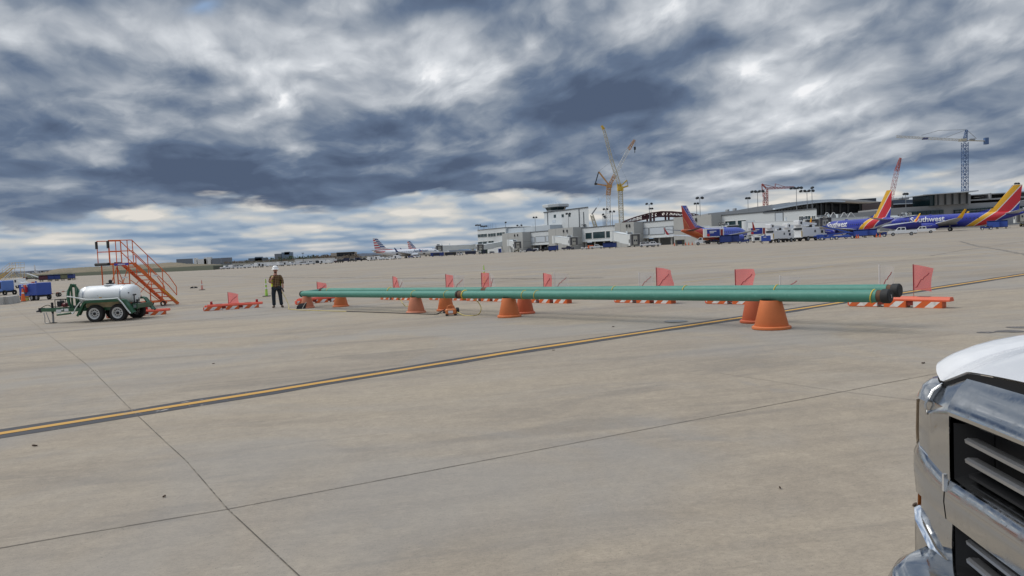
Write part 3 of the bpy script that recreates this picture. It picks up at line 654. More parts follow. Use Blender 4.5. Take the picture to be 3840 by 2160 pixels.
b=MB(); b.cyl((-2.14,-.12,.0),(-2.14,-.12,.36),.037,seg=12); b.build('jack_foot',GM,tr)
for k_ in range(2):
    b=MB(); pts=crom([(-2.50+.1*k_,-.12,.42),(-2.45+.13*k_,-.15,.22),(-2.46+.2*k_,-.14,.02),(-2.30,-.16,.01)],6); b.tube(pts,.014,5); b.build('safety_chain',GM,tr)
b=MB(); b.tube(crom([(-2.68,0,.60),(-2.4,-.03,.70),(-2.2,-.02,.63),(-1.9,.0,.62)],6),.014,6); b.build('brake_cable',BLK,tr)
for i,(x0,x1,z0,z1) in enumerate(((-1.82,-1.60,.44,.53),(-1.58,-1.50,.50,.555),(-1.42,-1.25,.46,.56),(-1.82,-1.66,.39,.43))):
    yy=-.5*(-(x0+x1)/2-1.15)/1.47*-.92-.5-.045; MB().box(x0,x1,yy-.02,yy,z0,z1).build('decal',TAGW,tr)
# fenders
for sgn in (-1,1):
    b=MB(); P_=[(p+S_,q) for p,q in [(-1.06,.30),(-.80,.76),(-.72,.82),(.68,.84),(.78,.80),(1.10,.33)]]; y0,y1=(sgn*.60,sgn*.84)
    for i in range(len(P_)-1):
        (xa,za),(xb,zb)=P_[i],P_[i+1]; b.bar((xa,(y0+y1)/2,za),(xb,(y0+y1)/2,zb),abs(y1-y0) if False else .24,.035)
    b.build('fender',GREEN,tr)
    e=MB()
    for i in range(len(P_)-1):
        (xa,za),(xb,zb)=P_[i],P_[i+1]; e.bar((xa,y1,za-.03),(xb,y1,zb-.03),.014,.085)
    e.build('fender_skirt',GREEN,tr)
MB().box(-.50,.78,-.57,-.54,.56,.76).build('side_board',PLANK,tr)
MB().box(-.66,.62,.54,.57,.56,.76).build('side_board',PLANK,tr)
def trailer_wheel(x,y,sg,par):
    w_=MB(); w_.wheel((0,0,0),.335,.22,'y',30); wo=w_.build('wheel',TYRE,par,smooth=True,auto=35,loc=(x,y,.335))
    r=MB(); s_=sg*.105; r.lathe([(.0001,s_*.75),(.06,s_*.75),(.075,s_*.4),(.155,s_*.55),(.175,s_*1.0),(.215,s_*1.08),(.215,s_*.6)] if sg>0 else [(.215,s_*.6),(.215,s_*1.08),(.175,s_*1.0),(.155,s_*.55),(.075,s_*.4),(.06,s_*.75),(.0001,s_*.75)],(0,0,0),28,'y'); ro=r.build('rim',RIM,wo,smooth=True,auto=35)
    h=MB(); h.lathe([(.055,s_*.6),(.055,s_*1.05),(.03,s_*1.15),(.0001,s_*1.15)],(0,0,0),14,'y'); h.build('hub_cap',DM,wo,smooth=True)
    for k_ in range(10):
        t=2*PI*k_/10; q=MB(); q.lathe([(.0001,s_*.80),(.020,s_*.80),(.020,s_*.4),(.0001,s_*.4)],(math.cos(t)*.128,0,math.sin(t)*.128),8,'y'); q.build('rim_hole',BLK,wo)
for x in (-.455+S_,.455+S_):
    trailer_wheel(x,Yn+.12,-1,tr); trailer_wheel(x,-Yn-.12,1,tr)
    MB().cyl((x,-.6,.335),(x,.6,.335),.03).build('axle',DM,tr)
b=MB(); b.box(-1.3,1.1,-.35,.35,.52,.60); b.build('deck',DM,tr)
# engine pump in its roll frame
b=MB()
for x in (-1.98,-1.55):
    for y in (-.18,.18): b.cyl((x,y,.60),(x,y,.90),.014,seg=8)
for y in (-.18,.18): b.bar((-1.98,y,.90),(-1.55,y,.90),.026)
for x in (-1.98,-1.55): b.bar((x,-.18,.90),(x,.18,.90),.026)
b.build('pump_frame',BLK,tr)
MB().rbox(-1.95,-1.78,-.14,.14,.62,.86,.03).build('engine',DM,tr); MB().rbox(-1.80,-1.58,-.12,.12,.60,.76,.04).build('fuel_tank',mat('maroon_paint',(.16,.012,.018),.4),tr)
b=MB(); b.cyl((-1.56,0,.74),(-1.30,-.05,.62),.03); b.cyl((-1.30,-.05,.62),(-1.18,-.1,.60),.045); b.build('suction_pipe',DM,tr)
# hose rack, coiled green hose and white discharge hose
for x,h_ in ((-1.13,1.50),(-.96,1.48)):
    for y0,h2 in ((-.45,h_),(.3,1.3)): MB().box(x-.025,x+.025,y0,y0+.05,.5,h2).build('rack_post',GREEN,tr)
HG=mat('green_hose',(.010,.10,.05),.35,0,.2,6)
for i in range(4):
    pts=[]; rx_=.20+.02*i; 
    for q in range(33):
        t=2*PI*q/32; pts.append((-1.20-.03*i+math.cos(t)*(rx_+.05)*.8+.06,-.30+.05*i+math.cos(t)*.0,.96+math.sin(t)*(.50-.02*i)))
    MB().tube(pts,.044,8,False).build('coiled_hose',HG,tr,smooth=True,auto=70)
b=MB(); b.tube(crom([(-1.28,-.50,1.02),(-1.1,-.52,1.00),(-.75,-.55,.93),(-.4,-.70,.885),(.1,-.74,.87),(.65,-.76,.875),(.92,-.80,.90)],6),[.042]*6+[.030]*40 if False else .024,8); b.build('white_hose',mat('pale_hose',(.66,.68,.66),.5),tr,smooth=True,auto=70)
b=MB(); b.tube(crom([(.94,-.87,.88),(1.09,-.87,.72),(1.26,-.86,.46),(1.38,-.85,.30)],6),.028,8); b.build('white_hose',MATS['pale_hose'],tr,smooth=True,auto=70)
b=MB(); b.tube(crom([(-.54,-.87,.80),(-.71,-.87,.60),(-.84,-.87,.38),(-.90,-.85,.42)],6),.022,8); b.build('white_hose',MATS['pale_hose'],tr,smooth=True,auto=70)
b=MB(); b.cyl((-1.75,-.45,.33),(-1.15,-.55,.38),.04); b.cyl((-1.15,-.55,.38),(-1.0,-.6,.38),.025); b.build('drain_valve',GREEN,tr)
b=MB(); b.cyl((1.28,-.35,.62),(1.28,-.35,1.00),.022); b.cyl((1.24,-.35,.98),(1.36,-.35,.99),.03); b.cyl((1.36,-.3,.62),(1.36,-.3,.80),.03); b.cyl((1.33,-.3,.76),(1.46,-.3,.78),.02); b.cyl((1.44,-.3,.72),(1.44,-.3,.86),.018); b.build('outlet_valve',DM,tr)
for y in (-.556,): MB().box(1.34,1.46,y-.008,y,.49,.61).build('tail_light',GM,tr)
# ================================================================= orange maintenance stairs
SO=mat('stair_orange',(.68,.135,.022),.45,0,.16,3,dirt=.2); SY=mat('stair_yellow',(.66,.42,.03),.5,0,.1,3)
gs=G(665,1141.5); phi=rad(52); W_=1.2
def stairs(root,m,Wd,plat_h,plat_l,run,hand=1.1,steps=9,base=True):
    ps=MB(); x0=-plat_l
    ps.box(x0,0,0,Wd,plat_h-.10,plat_h); ps.build('platform',m,root)
    for y in (0,Wd):
        s=MB(); s.bar((0,y,plat_h-.05),(run,y,.05),.05,.16); s.build('stringer',m,root)
    for i in range(steps):
        f=(i+1)/(steps+1); s=MB(); s.box(run*f-.12,run*f+.12,.03,Wd-.03,plat_h*(1-f)-.02,plat_h*(1-f)+.02); s.build('step',m,root)
    for y in (0,Wd):
        r=MB(); t=.022
        for x in (x0,x0+plat_l*.5,x0+plat_l*.78,0): r.cyl((x,y,plat_h),(x,y,plat_h+hand),t,seg=8)
        for z in (plat_h+hand,plat_h+hand*.52): r.cyl((x0,y,z),(0,y,z),t,seg=8)
        r.build('platform_rail',m,root)
        r=MB(); rr=plat_h/run
        for dz_ in (hand,hand*.5):
            r.tube([(0,y,plat_h+dz_*.98),(run*.80,y,plat_h*.2+dz_),(run*.98,y,plat_h*.03+dz_*.80),(run*.98,y,plat_h*.02+hand*.45)],t,8)
        for f in (.33,.66): r.cyl((run*f,y,plat_h*(1-f)),(run*f,y,plat_h*(1-f)+hand),t,seg=8)
        r.build('handrail',m,root)
    for y in (0,Wd):
        r=MB()
        for x in (x0+.15,-.25): r.cyl((x,y,plat_h-.1),(x,y,.22),.03,seg=8)
        r.cyl((x0+.15,y,.24),(run*.90,y,.24),.03,seg=8); r.bar((-.25,y,plat_h-.15),(x0+.15,y,.3),.03); r.bar((-.25,y,.28),(run*.38,y,plat_h*.60),.03); r.bar((-.2,y,plat_h*.62),(run*.55,y,.28),.03)
        r.cyl((run*.62,y,.24),(run*.62,y,plat_h*.36),.03,seg=8)
        r.build('support_frame',m,root)
    r=MB(); 
    for z in (.24,plat_h*.55): r.bar((-.25,0,z),(-.25,Wd,z),.04)
    r.bar((x0+.15,0,.24),(x0+.15,Wd,.24),.04); r.bar((-.25,0,.3),(-.25,Wd,plat_h*.9),.03); r.bar((run*.62,0,.24),(run*.62,Wd,.24),.04); r.build('cross_brace',m,root)
st=thing('maintenance_stairs',(gs.x-2.1*math.cos(phi),gs.y-2.1*math.sin(phi),gz(gs.x-2.5)+.004),'tall orange rolling maintenance stairs with railed platform behind the tank trailer','maintenance stairs',rz=phi)
stairs(st,SO,W_,2.28,1.15,2.15)
MB().cyl((-1.23,-.08,2.24),(-1.23,W_+.08,2.24),.075,seg=14).build('rubber_bumper',BLK,st)
for y in (0,W_): MB().box(-1.21,-1.14,y-.07,y+.07,3.0,3.36).build('rail_pad',BLK,st)
MB().box(-.95,-.25,-.012,-.004,2.16,2.26).build('blue_plate',mat('blue_plate',(.06,.07,.42),.4),st)
MB().box(-.78,-.42,-.016,-.0125,2.19,2.23).build('plate_text_line',TAGW,st)
for x,y in ((-1.0,0),(-1.0,W_),(1.35,0),(1.35,W_)):
    w_=MB(); w_.wheel((0,0,0),.14,.08,'y',18); w_.build('caster_wheel',TYRE,st,smooth=True,auto=35,loc=(x,y,.14))
for y in (-.02,W_+.02): MB().bar((1.35,y,.85),(2.05,y,.22),.035).build('warning_strut',SY,st)
for x in (-.6,.9): MB().box(x,x+.28,-.02,.02,1.52,1.60).build('reflective_tape',WB,st)
# ================================================================= worker in hard hat
SKIN=mat('skin',(.50,.25,.18),.55,0,.08,6); 
def plaid():
    m=bpy.data.materials.new('plaid_flannel'); m.use_nodes=True; t=NT(m.node_tree); bs=t.n['Principled BSDF']
    tc=t.new('ShaderNodeTexCoord'); x,y,z=t.sep(tc.outputs['Object'])
    fx=t.m('FRACT',t.m('MULTIPLY',t.m('ADD',x,t.m('MULTIPLY',y,.4)),13)); fz=t.m('FRACT',t.m('MULTIPLY',z,12))
    c=t.mix(t.m('GREATER_THAN',fx,.55),(.085,.055,.018),(.030,.018,.010)); c=t.mix(t.m('MULTIPLY',t.m('GREATER_THAN',fz,.5),.6),c,(.10,.030,.012))
    ln=t.m('MAXIMUM',t.m('LESS_THAN',t.m('ABSOLUTE',t.m('SUBTRACT',fx,.25)),.07),t.m('LESS_THAN',t.m('ABSOLUTE',t.m('SUBTRACT',fz,.25)),.07))
    c=t.mix(t.m('MULTIPLY',ln,.75),c,(.50,.34,.16)); t.put(bs.inputs['Base Color'],c); bs.inputs['Roughness'].default_value=.9; return m
PLAID=plaid(); JEAN=mat('dark_jeans',(.018,.026,.036),.85,0,.35,8); BOOT=mat('brown_boot',(.10,.065,.045),.8,0,.25,9); HAT=mat('hard_hat_white',(.82,.81,.78),.3,0,.03,4); HAIR=mat('brown_hair',(.055,.03,.018),.8)
VEST=mat('lime_vest',(.62,.72,.04),.6,0,.08,6); VOR=mat('vest_orange',(.75,.20,.03),.6); VSIL=mat('vest_silver',(.60,.62,.60),.4)
def skin_mesh(name,nodes,edges,m,parent,sub=2,root=0):
    """nodes: (x,y,z,rx,ry)"""
    me=bpy.data.meshes.new(name); bm=bmesh.new(); ly=bm.verts.layers.skin.verify(); vs=[]
    for i,nd in enumerate(nodes):
        v=bm.verts.new(nd[:3]); v[ly].radius=(nd[3],nd[4] if len(nd)>4 else nd[3]); v[ly].use_root=(i==root); vs.append(v)
    for a,b in edges: bm.edges.new((vs[a],vs[b]))
    bm.to_mesh(me); bm.free()
    o=bpy.data.objects.new(name,me); COL.objects.link(o)
    sk=o.modifiers.new('s','SKIN'); sk.use_smooth_shade=True
    su=o.modifiers.new('u','SUBSURF'); su.levels=sub; su.render_levels=sub
    dg=bpy.context.evaluated_depsgraph_get(); m2=bpy.data.meshes.new_from_object(o.evaluated_get(dg))
    bpy.data.objects.remove(o); m2.name=name; m2.materials.clear(); m2.materials.append(m)
    for p in m2.polygons: p.use_smooth=True
    o=bpy.data.objects.new(name,m2); COL.objects.link(o); o.parent=parent; return o
mg=G(1041,1154); mh=.905
man=thing('person',(mg.x,mg.y,mg.z+.003),'worker in white hard hat and plaid shirt, hand at chin, holding hose','person',rz=rad(8),sc=(.96,.905,.905))
# x to picture right, -y toward the camera; the right arm (picture left) is bent with the hand at the chin
N=[(0,0,.98,.14,.12),(0,0,1.10,.15,.115),(0,0,1.25,.165,.12),(0,-.005,1.40,.165,.12),(0,-.01,1.50,.075,.075),(0,-.015,1.57,.058,.06),
   (-.18,0,1.43,.062),(-.235,-.03,1.29,.052),(-.24,-.10,1.17,.046),(-.16,-.23,1.32,.038),(-.06,-.235,1.46,.032),
   (.18,0,1.43,.062),(.245,.01,1.28,.052),(.27,-.01,1.13,.045),(.285,-.06,.98,.038),(.285,-.10,.87,.033),
   (-.10,0,.92,.105,.10),(-.13,-.01,.72,.088),(-.135,-.02,.50,.066),(-.135,.0,.30,.060),(-.14,.02,.11,.045),
   (.10,0,.92,.105,.10),(.13,-.01,.72,.088),(.145,-.03,.50,.066),(.155,.0,.30,.058),(.17,.02,.11,.045),
   (0,-.012,1.63,.072,.082),(0,-.02,1.72,.085,.098),(0,-.015,1.80,.070,.082)]
E_=[(0,1),(1,2),(2,3),(3,4),(4,5),(3,6),(6,7),(7,8),(8,9),(9,10),(3,11),(11,12),(12,13),(13,14),(14,15),(0,16),(16,17),(17,18),(18,19),(19,20),(0,21),(21,22),(22,23),(23,24),(24,25),(5,26),(26,27),(27,28)]
body=skin_mesh('body',N,E_,SKIN,man)
sh=[(0,0,.96,.175,.135),(0,0,1.10,.178,.135),(0,0,1.26,.185,.14),(0,-.005,1.41,.18,.135),(0,-.01,1.49,.10,.09),
   (-.185,0,1.43,.082),(-.238,-.03,1.29,.074),(-.245,-.10,1.18,.068),(-.21,-.145,1.22,.056),
   (.185,0,1.43,.082),(.247,.01,1.28,.072),(.273,-.01,1.14,.064),(.28,-.035,1.07,.055)]
skin_mesh('plaid_shirt',sh,[(0,1),(1,2),(2,3),(3,4),(3,5),(5,6),(6,7),(7,8),(3,9),(9,10),(10,11),(11,12)],PLAID,man,root=1)
je=[(0,0,.97,.155,.125),(-.10,0,.88,.118,.12),(-.13,-.01,.70,.105),(-.137,-.02,.50,.088),(-.138,0,.30,.084),(-.142,.015,.10,.082),
   (.10,0,.88,.118,.12),(.135,-.01,.70,.105),(.15,-.03,.50,.088),(.16,0,.30,.083),(.175,.015,.10,.080)]
skin_mesh('jeans',je,[(0,1),(1,2),(2,3),(3,4),(4,5),(0,6),(6,7),(7,8),(8,9),(9,10)],JEAN,man)
for x,a in ((-.142,-.02),(.18,.08)):
    skin_mesh('boot',[(x,.05,.07,.055,.06),(x+a*.4,-.06,.055,.055,.048),(x+a,-.19,.040,.048,.036)],[(0,1),(1,2)],BOOT,man)
# hard hat, hair, beard and face
hat=MB(); rr_=[(.165,1.775),(.158,1.778),(.133,1.79),(.130,1.83),(.118,1.87),(.09,1.905),(.05,1.925),(.0001,1.932)]
hat.loft([[(math.cos(t)*r*(1.0),-.02+math.sin(t)*r*1.12-(.02 if r>.14 and math.sin(t)<0 else 0),z-(.012 if r>.14 and math.sin(t)<0 else 0)) for t in [2*PI*j/28 for j in range(28)]] for r,z in rr_])
hat.build('hard_hat',HAT,man,smooth=True,auto=60)
MB().tube([(0,-.125,1.80),(0,-.09,1.905),(0,-.02,1.938),(0,.06,1.915),(0,.12,1.82)],.010,6).build('hat_ridge',HAT,man,smooth=True)
skin_mesh('hair',[(0,.03,1.76,.088,.085),(0,.05,1.68,.080,.070),(0,.045,1.60,.05,.045)],[(0,1),(1,2)],HAIR,man)
skin_mesh('beard',[(-.045,-.085,1.63,.028),(0,-.10,1.605,.032),(.045,-.085,1.63,.028)],[(0,1),(1,2)],HAIR,man)
skin_mesh('nose',[(0,-.115,1.715,.012),(0,-.132,1.685,.017)],[(0,1)],SKIN,man,1)
for s in (-1,1):
    MB().lathe([(.0001,-.012),(.010,-.008),(.013,0),(.010,.008),(.0001,.012)],(s*.034,-.108,1.722),10).build('eye',mat('eye_dark',(.03,.02,.02),.3,var=0),man,smooth=True)
    skin_mesh('ear',[(s*.092,-.01,1.72,.014,.02),(s*.093,-.01,1.685,.012,.014)],[(0,1)],SKIN,man,1)
MB().tube([(-.028,-.114,1.652),(0,-.121,1.649),(.028,-.114,1.652)],.006,6).build('mouth',mat('lips',(.33,.12,.10),.5,var=0),man,smooth=True)
def hand(root_p,dirv,curl,side,palm_n,nm='hand',sc=1.0):
    """palm with five separate bent fingers; dirv = along the fingers, palm_n = out of the palm"""
    d=Vector(dirv).normalized(); n=Vector(palm_n); n=(n-d*n.dot(d)).normalized(); s=d.cross(n)*side; p=Vector(root_p)
    nodes=[(*p,.030*sc,.020*sc),(*(p+d*.05*sc),.038*sc,.020*sc),(*(p+d*.085*sc),.038*sc,.018*sc)]; skin_mesh(nm,nodes,[(0,1),(1,2)],SKIN,man,2)
    for i,(o,l) in enumerate(((-.030,.060),(-.010,.070),(.010,.066),(.029,.052))):
        q=p+d*.085*sc+s*o*sc; a=0; nd=[(*(q-d*.02),.0095*sc)]
        for k_,f in enumerate((.45,.32,.28)):
            a+=curl*(1+.1*i); q=q+(d*math.cos(a)+n*math.sin(a))*l*f*sc*1.25; nd.append((*q,(.0092-.0008*k_)*sc))
        skin_mesh('finger',nd,[(0,1),(1,2),(2,3)],SKIN,man,1)
    q=p+d*.025*sc-s*.030*sc; nd=[(*q,.012*sc)]; q1=q+(d*.6-s*.6+n*.3).normalized()*.035*sc; q2=q1+(d*.9+n*.45).normalized()*.03*sc; nd+=[(*q1,.011*sc),(*q2,.0095*sc)]
    skin_mesh('thumb',nd,[(0,1),(1,2)],SKIN,man,1)
hand((-.055,-.225,1.475),(.35,.35,1.0),.55,1,(.25,1,-.1))
hand((.285,-.105,.865),(-.05,-.15,-1),.65,-1,(-1,-.1,0))
# vest hanging open at the back and right side
v=MB()
def vest_ring(z,k,a0,a1,n=12):
    return [(math.cos(a0+(a1-a0)*i/n)*.205*k,math.sin(a0+(a1-a0)*i/n)*.165*k,z) for i in range(n+1)]
A0,A1=rad(-8),rad(232)
rings=[vest_ring(z,k,A0,A1) for z,k in ((.98,1.10),(1.08,1.06),(1.2,1.05),(1.32,1.05),(1.42,1.02),(1.48,.80))]
v.loft(rings,False,False); vo=v.build('safety_vest',VEST,man,smooth=True,auto=70)
for z0,z1,m_ in ((1.12,1.16,VOR),(1.16,1.20,VSIL)):
    v=MB(); v.loft([vest_ring(z0,1.085,A0,A1),vest_ring(z1,1.085,A0,A1)],False,False); v.build('vest_band',m_,vo,smooth=True)
v=MB(); v.tube([(.24,-.16,.90),(.30,-.22,.82),(.34,-.26,.72)],[.035,.03,.018],10); v.build('hose_nozzle',DM,man,smooth=True)
v=MB(); v.rbox(.05,.24,-.185,-.12,.84,1.0,.03); v.build('tool_pouch',BLK,man)
# ================================================================= ground power carts and other equipment at left
BLU=mat('gse_blue',(.035,.085,.38),.45,0,.16,2,dirt=.15); BLU2=mat('gse_blue_pale',(.10,.20,.52),.45,0,.12,2); GRL=mat('dark_grille',(.02,.025,.05),.6); ORL=mat('orange_lens',(.80,.16,.03),.3)
def wheel_set(root,pts,r,w_,m=TYRE,rim=None,ax='y'):
    for (x,y) in pts:
        o=MB().wheel((0,0,0),r,w_,ax,20).build('wheel',m,root,smooth=True,auto=35,loc=(x,y,r))
        if rim:
            for s in (-1,1): MB().lathe([(.0001,s*w_*.40),(r*.60,s*w_*.46),(r*.62,s*w_*.2)],(0,0,0),16,ax).build('rim',rim,o,smooth=True)
q=G(118,1128); ga=thing('ground_power_cart',(q.x,q.y+.6,q.z),'blue wheeled generator cart with red extinguisher, left of the green hose reel','ground power cart',rz=rad(-20),sc=(.80,1,1)); s_=49.4
MB().rbox(-1.22,.10,-.6,.6,.36,1.27,.03).build('housing',BLU,ga); MB().rbox(.10,1.14,-.62,.62,.40,1.33,.03).build('housing',BLU,ga)
MB().box(-.80,-.22,-.612,-.60,.50,.92).build('air_grille',GRL,ga); MB().box(-.86,-.62,-.614,-.60,1.10,1.18).build('name_plate',TAGW,ga)
MB().box(-.52,-.22,-.64,-.60,1.02,1.24).build('warning_plate',ORC,ga); MB().box(-.32,-.18,-.1,.1,1.30,1.42).build('beacon',ORL,ga)
MB().cyl((.12,0,1.30),(.12,0,1.46),.06).build('exhaust_stack',BLU,ga)
MB().lathe([(.0001,0),(.10,.0),(.11,.02),(.11,.38),(.06,.46),(.03,.52),(.0001,.54)],(-.05,-.74,.66),14).build('extinguisher',mat('extinguisher_red',(.45,.012,.02),.3),ga,smooth=True)
MB().tube(crom([(-.08,-.74,1.16),(-.14,-.78,1.24),(-.02,-.8,1.28),(.08,-.75,1.22),(.10,-.74,1.05)],5),.022,6).build('white_cable',WHT,ga,smooth=True)
MB().box(-1.25,1.0,-.45,.45,.26,.38).build('chassis',DM,ga)
wheel_set(ga,[(-1.0,-.5),(-.98,.5),(.30,-.5),(.92,-.5),(.92,.5)],.23,.16,rim=GM)
MB().bar((-1.26,-.62,.34),(.1,-.62,.34),.03,.05).build('trim',mat('orange_trim',(.55,.25,.06),.5),ga)
q=G(88,1131); tcone(q,.98,'orange traffic cone leaning against the blue generator cart',ORC,rb=.16,base=.18,bands=((.6,.7),),tip=.04)
q=G(100,1127); b=thing('folded_cone',(q.x,q.y,q.z),'yellow folded floor sign standing behind the orange cone','floor sign'); MB().prism([(-.16,0),(.12,0),(.0,.98),(-.1,.98)],-.03,.03).build('sign_panel',mat('yellow_plastic',(.62,.55,.15),.5),b); MB().prism([(-.16,0),(.12,0),(.0,.98),(-.1,.98)],.12,.15).build('sign_panel',MATS['yellow_plastic'],b)
# tow bar pointing right of the cart
q=G(175,1119); q2=G(262,1107); tb=thing('tow_bar',(q.x,q.y,q.z),'red and white banded aircraft tow bar lying on small wheels','tow bar'); dq=q2-q
for i in range(8):
    p0=dq*(i/8)+Vector((0,0,.30+.12*i/8)); p1=dq*((i+1)/8)+Vector((0,0,.30+.12*(i+1)/8)); MB().cyl(p0,p1,.045,seg=10).build('bar_section',mat('tow_white',(.55,.50,.42),.6) if i%2==0 else mat('tow_red',(.30,.10,.05),.6),tb)
for s in (-.12,.12):
    c_=dq*.5; o=MB().wheel((0,0,0),.17,.10,'y',18).build('wheel',TYRE,tb,smooth=True,loc=(c_.x,c_.y+s,.17))
MB().box(-.08,.08,-.06,.06,.28,.44).build('tow_head',DM,tb,loc=tuple(dq+Vector((0,0,.08))))
q=G(0,1108); gb=thing('ground_power_cart',(q.x-.3,q.y+.5,q.z),'pale blue ground power unit with black grille at the left edge','ground power cart',rz=rad(-18)); 
MB().rbox(-1.5,1.2,-.7,.7,.42,1.52,.05).build('housing',BLU2,gb); MB().box(.32,1.05,-.715,-.70,.72,1.36).build('air_grille',GRL,gb); MB().box(.0,.12,-.715,-.70,.9,1.1).build('warning_plate',ORC,gb)
MB().box(-1.4,1.5,-.5,.5,.28,.42).build('chassis',DM,gb); wheel_set(gb,[(-1.0,-.55),(-1,.55),(.1,-.6),(1.35,-.55),(1.35,.55)],.27,.18)
# concrete barrier
CB=mat('barrier_concrete',(.40,.385,.36),.85,0,.2,4,.2,dirt=.25); q=G(20,1142); cb=thing('concrete_barrier',(q.x,q.y,q.z),'grey concrete kerb barrier at the left edge beside the blue carts','concrete barrier',rz=rad(-4))
b=MB(); prf=[(-.22,0),(.22,0),(.15,.52),(-.15,.52)]; b.prism(prf,-1.6,.0,'x'); b.build('barrier_block',CB,cb)
b=MB(); b.prism(prf,0,2.6,'x'); o=b.build('barrier_block',CB,cb,loc=(.02,.0,0),rz=rad(112))
# white service tractor behind the carts
q=G(70,1081); wt=thing('baggage_tractor',(q.x,q.y,q.z),'white boxy tractor standing behind the two blue carts','baggage tractor',rz=rad(-8)); s=1.0
b=MB(); b.prism([(-1.2,.45),(1.25,.45),(1.25,.85),(.75,1.0),(.62,1.55),(-1.0,1.55),(-1.2,1.3)],-.8,.8); b.build('body',WHT,wt); MB().box(.05,.34,-.815,-.80,.95,1.35).build('side_window',GRL,wt); wheel_set(wt,[(-.8,-.7),(.8,-.7),(-.8,.7),(.8,.7)],.3,.2)
# belt loader behind
q=G(130,1049); bl=thing('belt_loader',(q.x,q.y,q.z),'white belt loader with ramp sloping down right, at far left','belt loader',rz=rad(2),sc=1.0)
MB().bar((-3.2,0,2.9),(3.2,0,.35),.9,.28).build('conveyor',mat('pale_grey_paint',(.60,.62,.62),.5),bl); MB().bar((-6.4,0,3.1),(-3.2,0,2.9),.9,.22).build('conveyor',MATS['pale_grey_paint'],bl)
MB().box(-3.4,1.6,-.7,.7,.4,.9).build('chassis',DM,bl); MB().box(-4.6,-3.4,-.7,.7,.4,1.3).build('cab',mat('maroon_paint',(.16,.012,.018),.4),bl); wheel_set(bl,[(-3.8,-.7),(1.0,-.7),(-3.8,.7),(1.0,.7)],.42,.25); MB().bar((-.5,-.3,.8),(-1.4,-.3,2.0),.1).build('lift_strut',WHT,bl)
# white passenger stairs and yellow stairs
q=G(55,1063); ws=thing('passenger_stairs',(q.x,q.y,gz(q.x)),'white open tread boarding stairs rising to the right at far left','boarding stairs',rz=rad(180)); WP=mat('white_frame_paint',(.66,.68,.68),.5,0,.08,3)
stairs(ws,WP,1.2,2.6*1.25,3.2,4.2,hand=.06,steps=9)
q=G(10,1070); ys=thing('maintenance_stairs',(q.x+1.8,q.y+1.5,gz(q.x)),'yellow railed maintenance stairs at the left edge','maintenance stairs',rz=rad(180)); stairs(ys,SY,1.3,3.9,2.6,5.2,hand=1.2,steps=12)
# dolly row of carts far behind
def cart(root_name,loc,m,label,rz,sz=(2.5,1.5,1.75),roof=True,group='baggage carts parked in a far row at left'):
    r=thing(root_name,loc,label,'baggage cart',rz=rz,group=group); a,b_,c=sz
    k=MB(); k.box(-a/2,a/2,-b_/2,b_/2,.42,.55); k.build('deck',DM,r)
    k=MB(); k.box(-a/2,a/2,b_/2-.05,b_/2,.55,c); k.box(-a/2,-a/2+.06,-b_/2,b_/2-.05,.55,c); k.box(a/2-.06,a/2,-b_/2,b_/2-.05,.55,c); k.build('side_panels',m,r)
    if roof: MB().box(-a/2-.03,a/2+.03,-b_/2-.03,b_/2+.03,c,c+.08).build('roof',m,r)
    MB().prism([(-a/2+.1,.56),(a/2-.1,.56),(a/2-.1,c-.2),(-a/2+.1,c-.2)],-b_/2+.05,-b_/2+.08).build('curtain',m,r)
    wheel_set(r,[(-a*.36,-b_*.4),(a*.36,-b_*.4),(-a*.36,b_*.4),(a*.36,b_*.4)],.2,.12)
    MB().bar((a/2,0,.35),(a/2+.8,0,.3),.06).build('drawbar',DM,r); return r
MAR=mat('dark_maroon_curtain',(.09,.03,.045),.7); NAVY=mat('navy_paint',(.02,.045,.20),.5,0,.2,2); OLV=mat('olive_curtain',(.16,.17,.10),.7)
for i,(x,m_,lb) in enumerate(((171,MAR,'maroon baggage cart at the left end of the far cart row'),(201,NAVY,'navy baggage cart second in the far cart row'),(225,NAVY,'navy baggage cart in the middle of the far cart row'),(248,OLV,'olive green baggage cart in the far cart row'),(269,NAVY,'small navy baggage cart at the right end of the far cart row'))):
    p=A(x,215); cart('baggage_cart',tuple(p),m_,lb,rad(5),sz=((2.3,1.4,1.7) if i!=0 else (2.9,1.5,1.7)) if i<4 else (1.5,1.3,1.6))
# parked high wing turboprop seen from behind
p=A(143,700); tp=thing('turboprop_plane',tuple(p+Vector((0,0,1.2))),'small high wing propeller plane seen tail on, far left above the carts','airplane',rz=rad(8),sc=(.66,1,1.15)); PWH=mat('plane_white',(.74,.75,.76),.4); PDK=mat('plane_dark',(.09,.10,.12),.5)
MB().loft([[(math.cos(t)*r,y,2.1+zz+math.sin(t)*r) for t in [2*PI*j/16 for j in range(16)]] for y,r,zz in ((-6,.15,1.3),(-4,.6,.7),(-1,1.25,.1),(6,1.3,0),(9,1.0,-.1),(11,.3,-.3))]).build('fuselage',PWH,tp,smooth=True)
MB().box(-12.5,12.5,1,3.4,3.4,3.75).build('wing',PDK,tp); MB().box(-3.6,3.6,-6,-4.6,4.1,4.3).build('tailplane',PDK,tp)
MB().prism([(-6.2,3.2),(-3.2,3.2),(-4.8,8.8),(-6.2,8.8)],-.25,.25,'x').build('tail_fin',PWH,tp)
for s in (-3.8,3.8): MB().loft([[(s+math.cos(t)*r,y,3.1+math.sin(t)*r) for t in [2*PI*j/12 for j in range(12)]] for y,r in ((0,.3),(1.5,.6),(4.5,.6),(5.2,.2))]).build('engine_nacelle',PDK,tp,smooth=True)
wheel_set(tp,[(-1.8,2),(1.8,2),(0,9)],.45,.3)
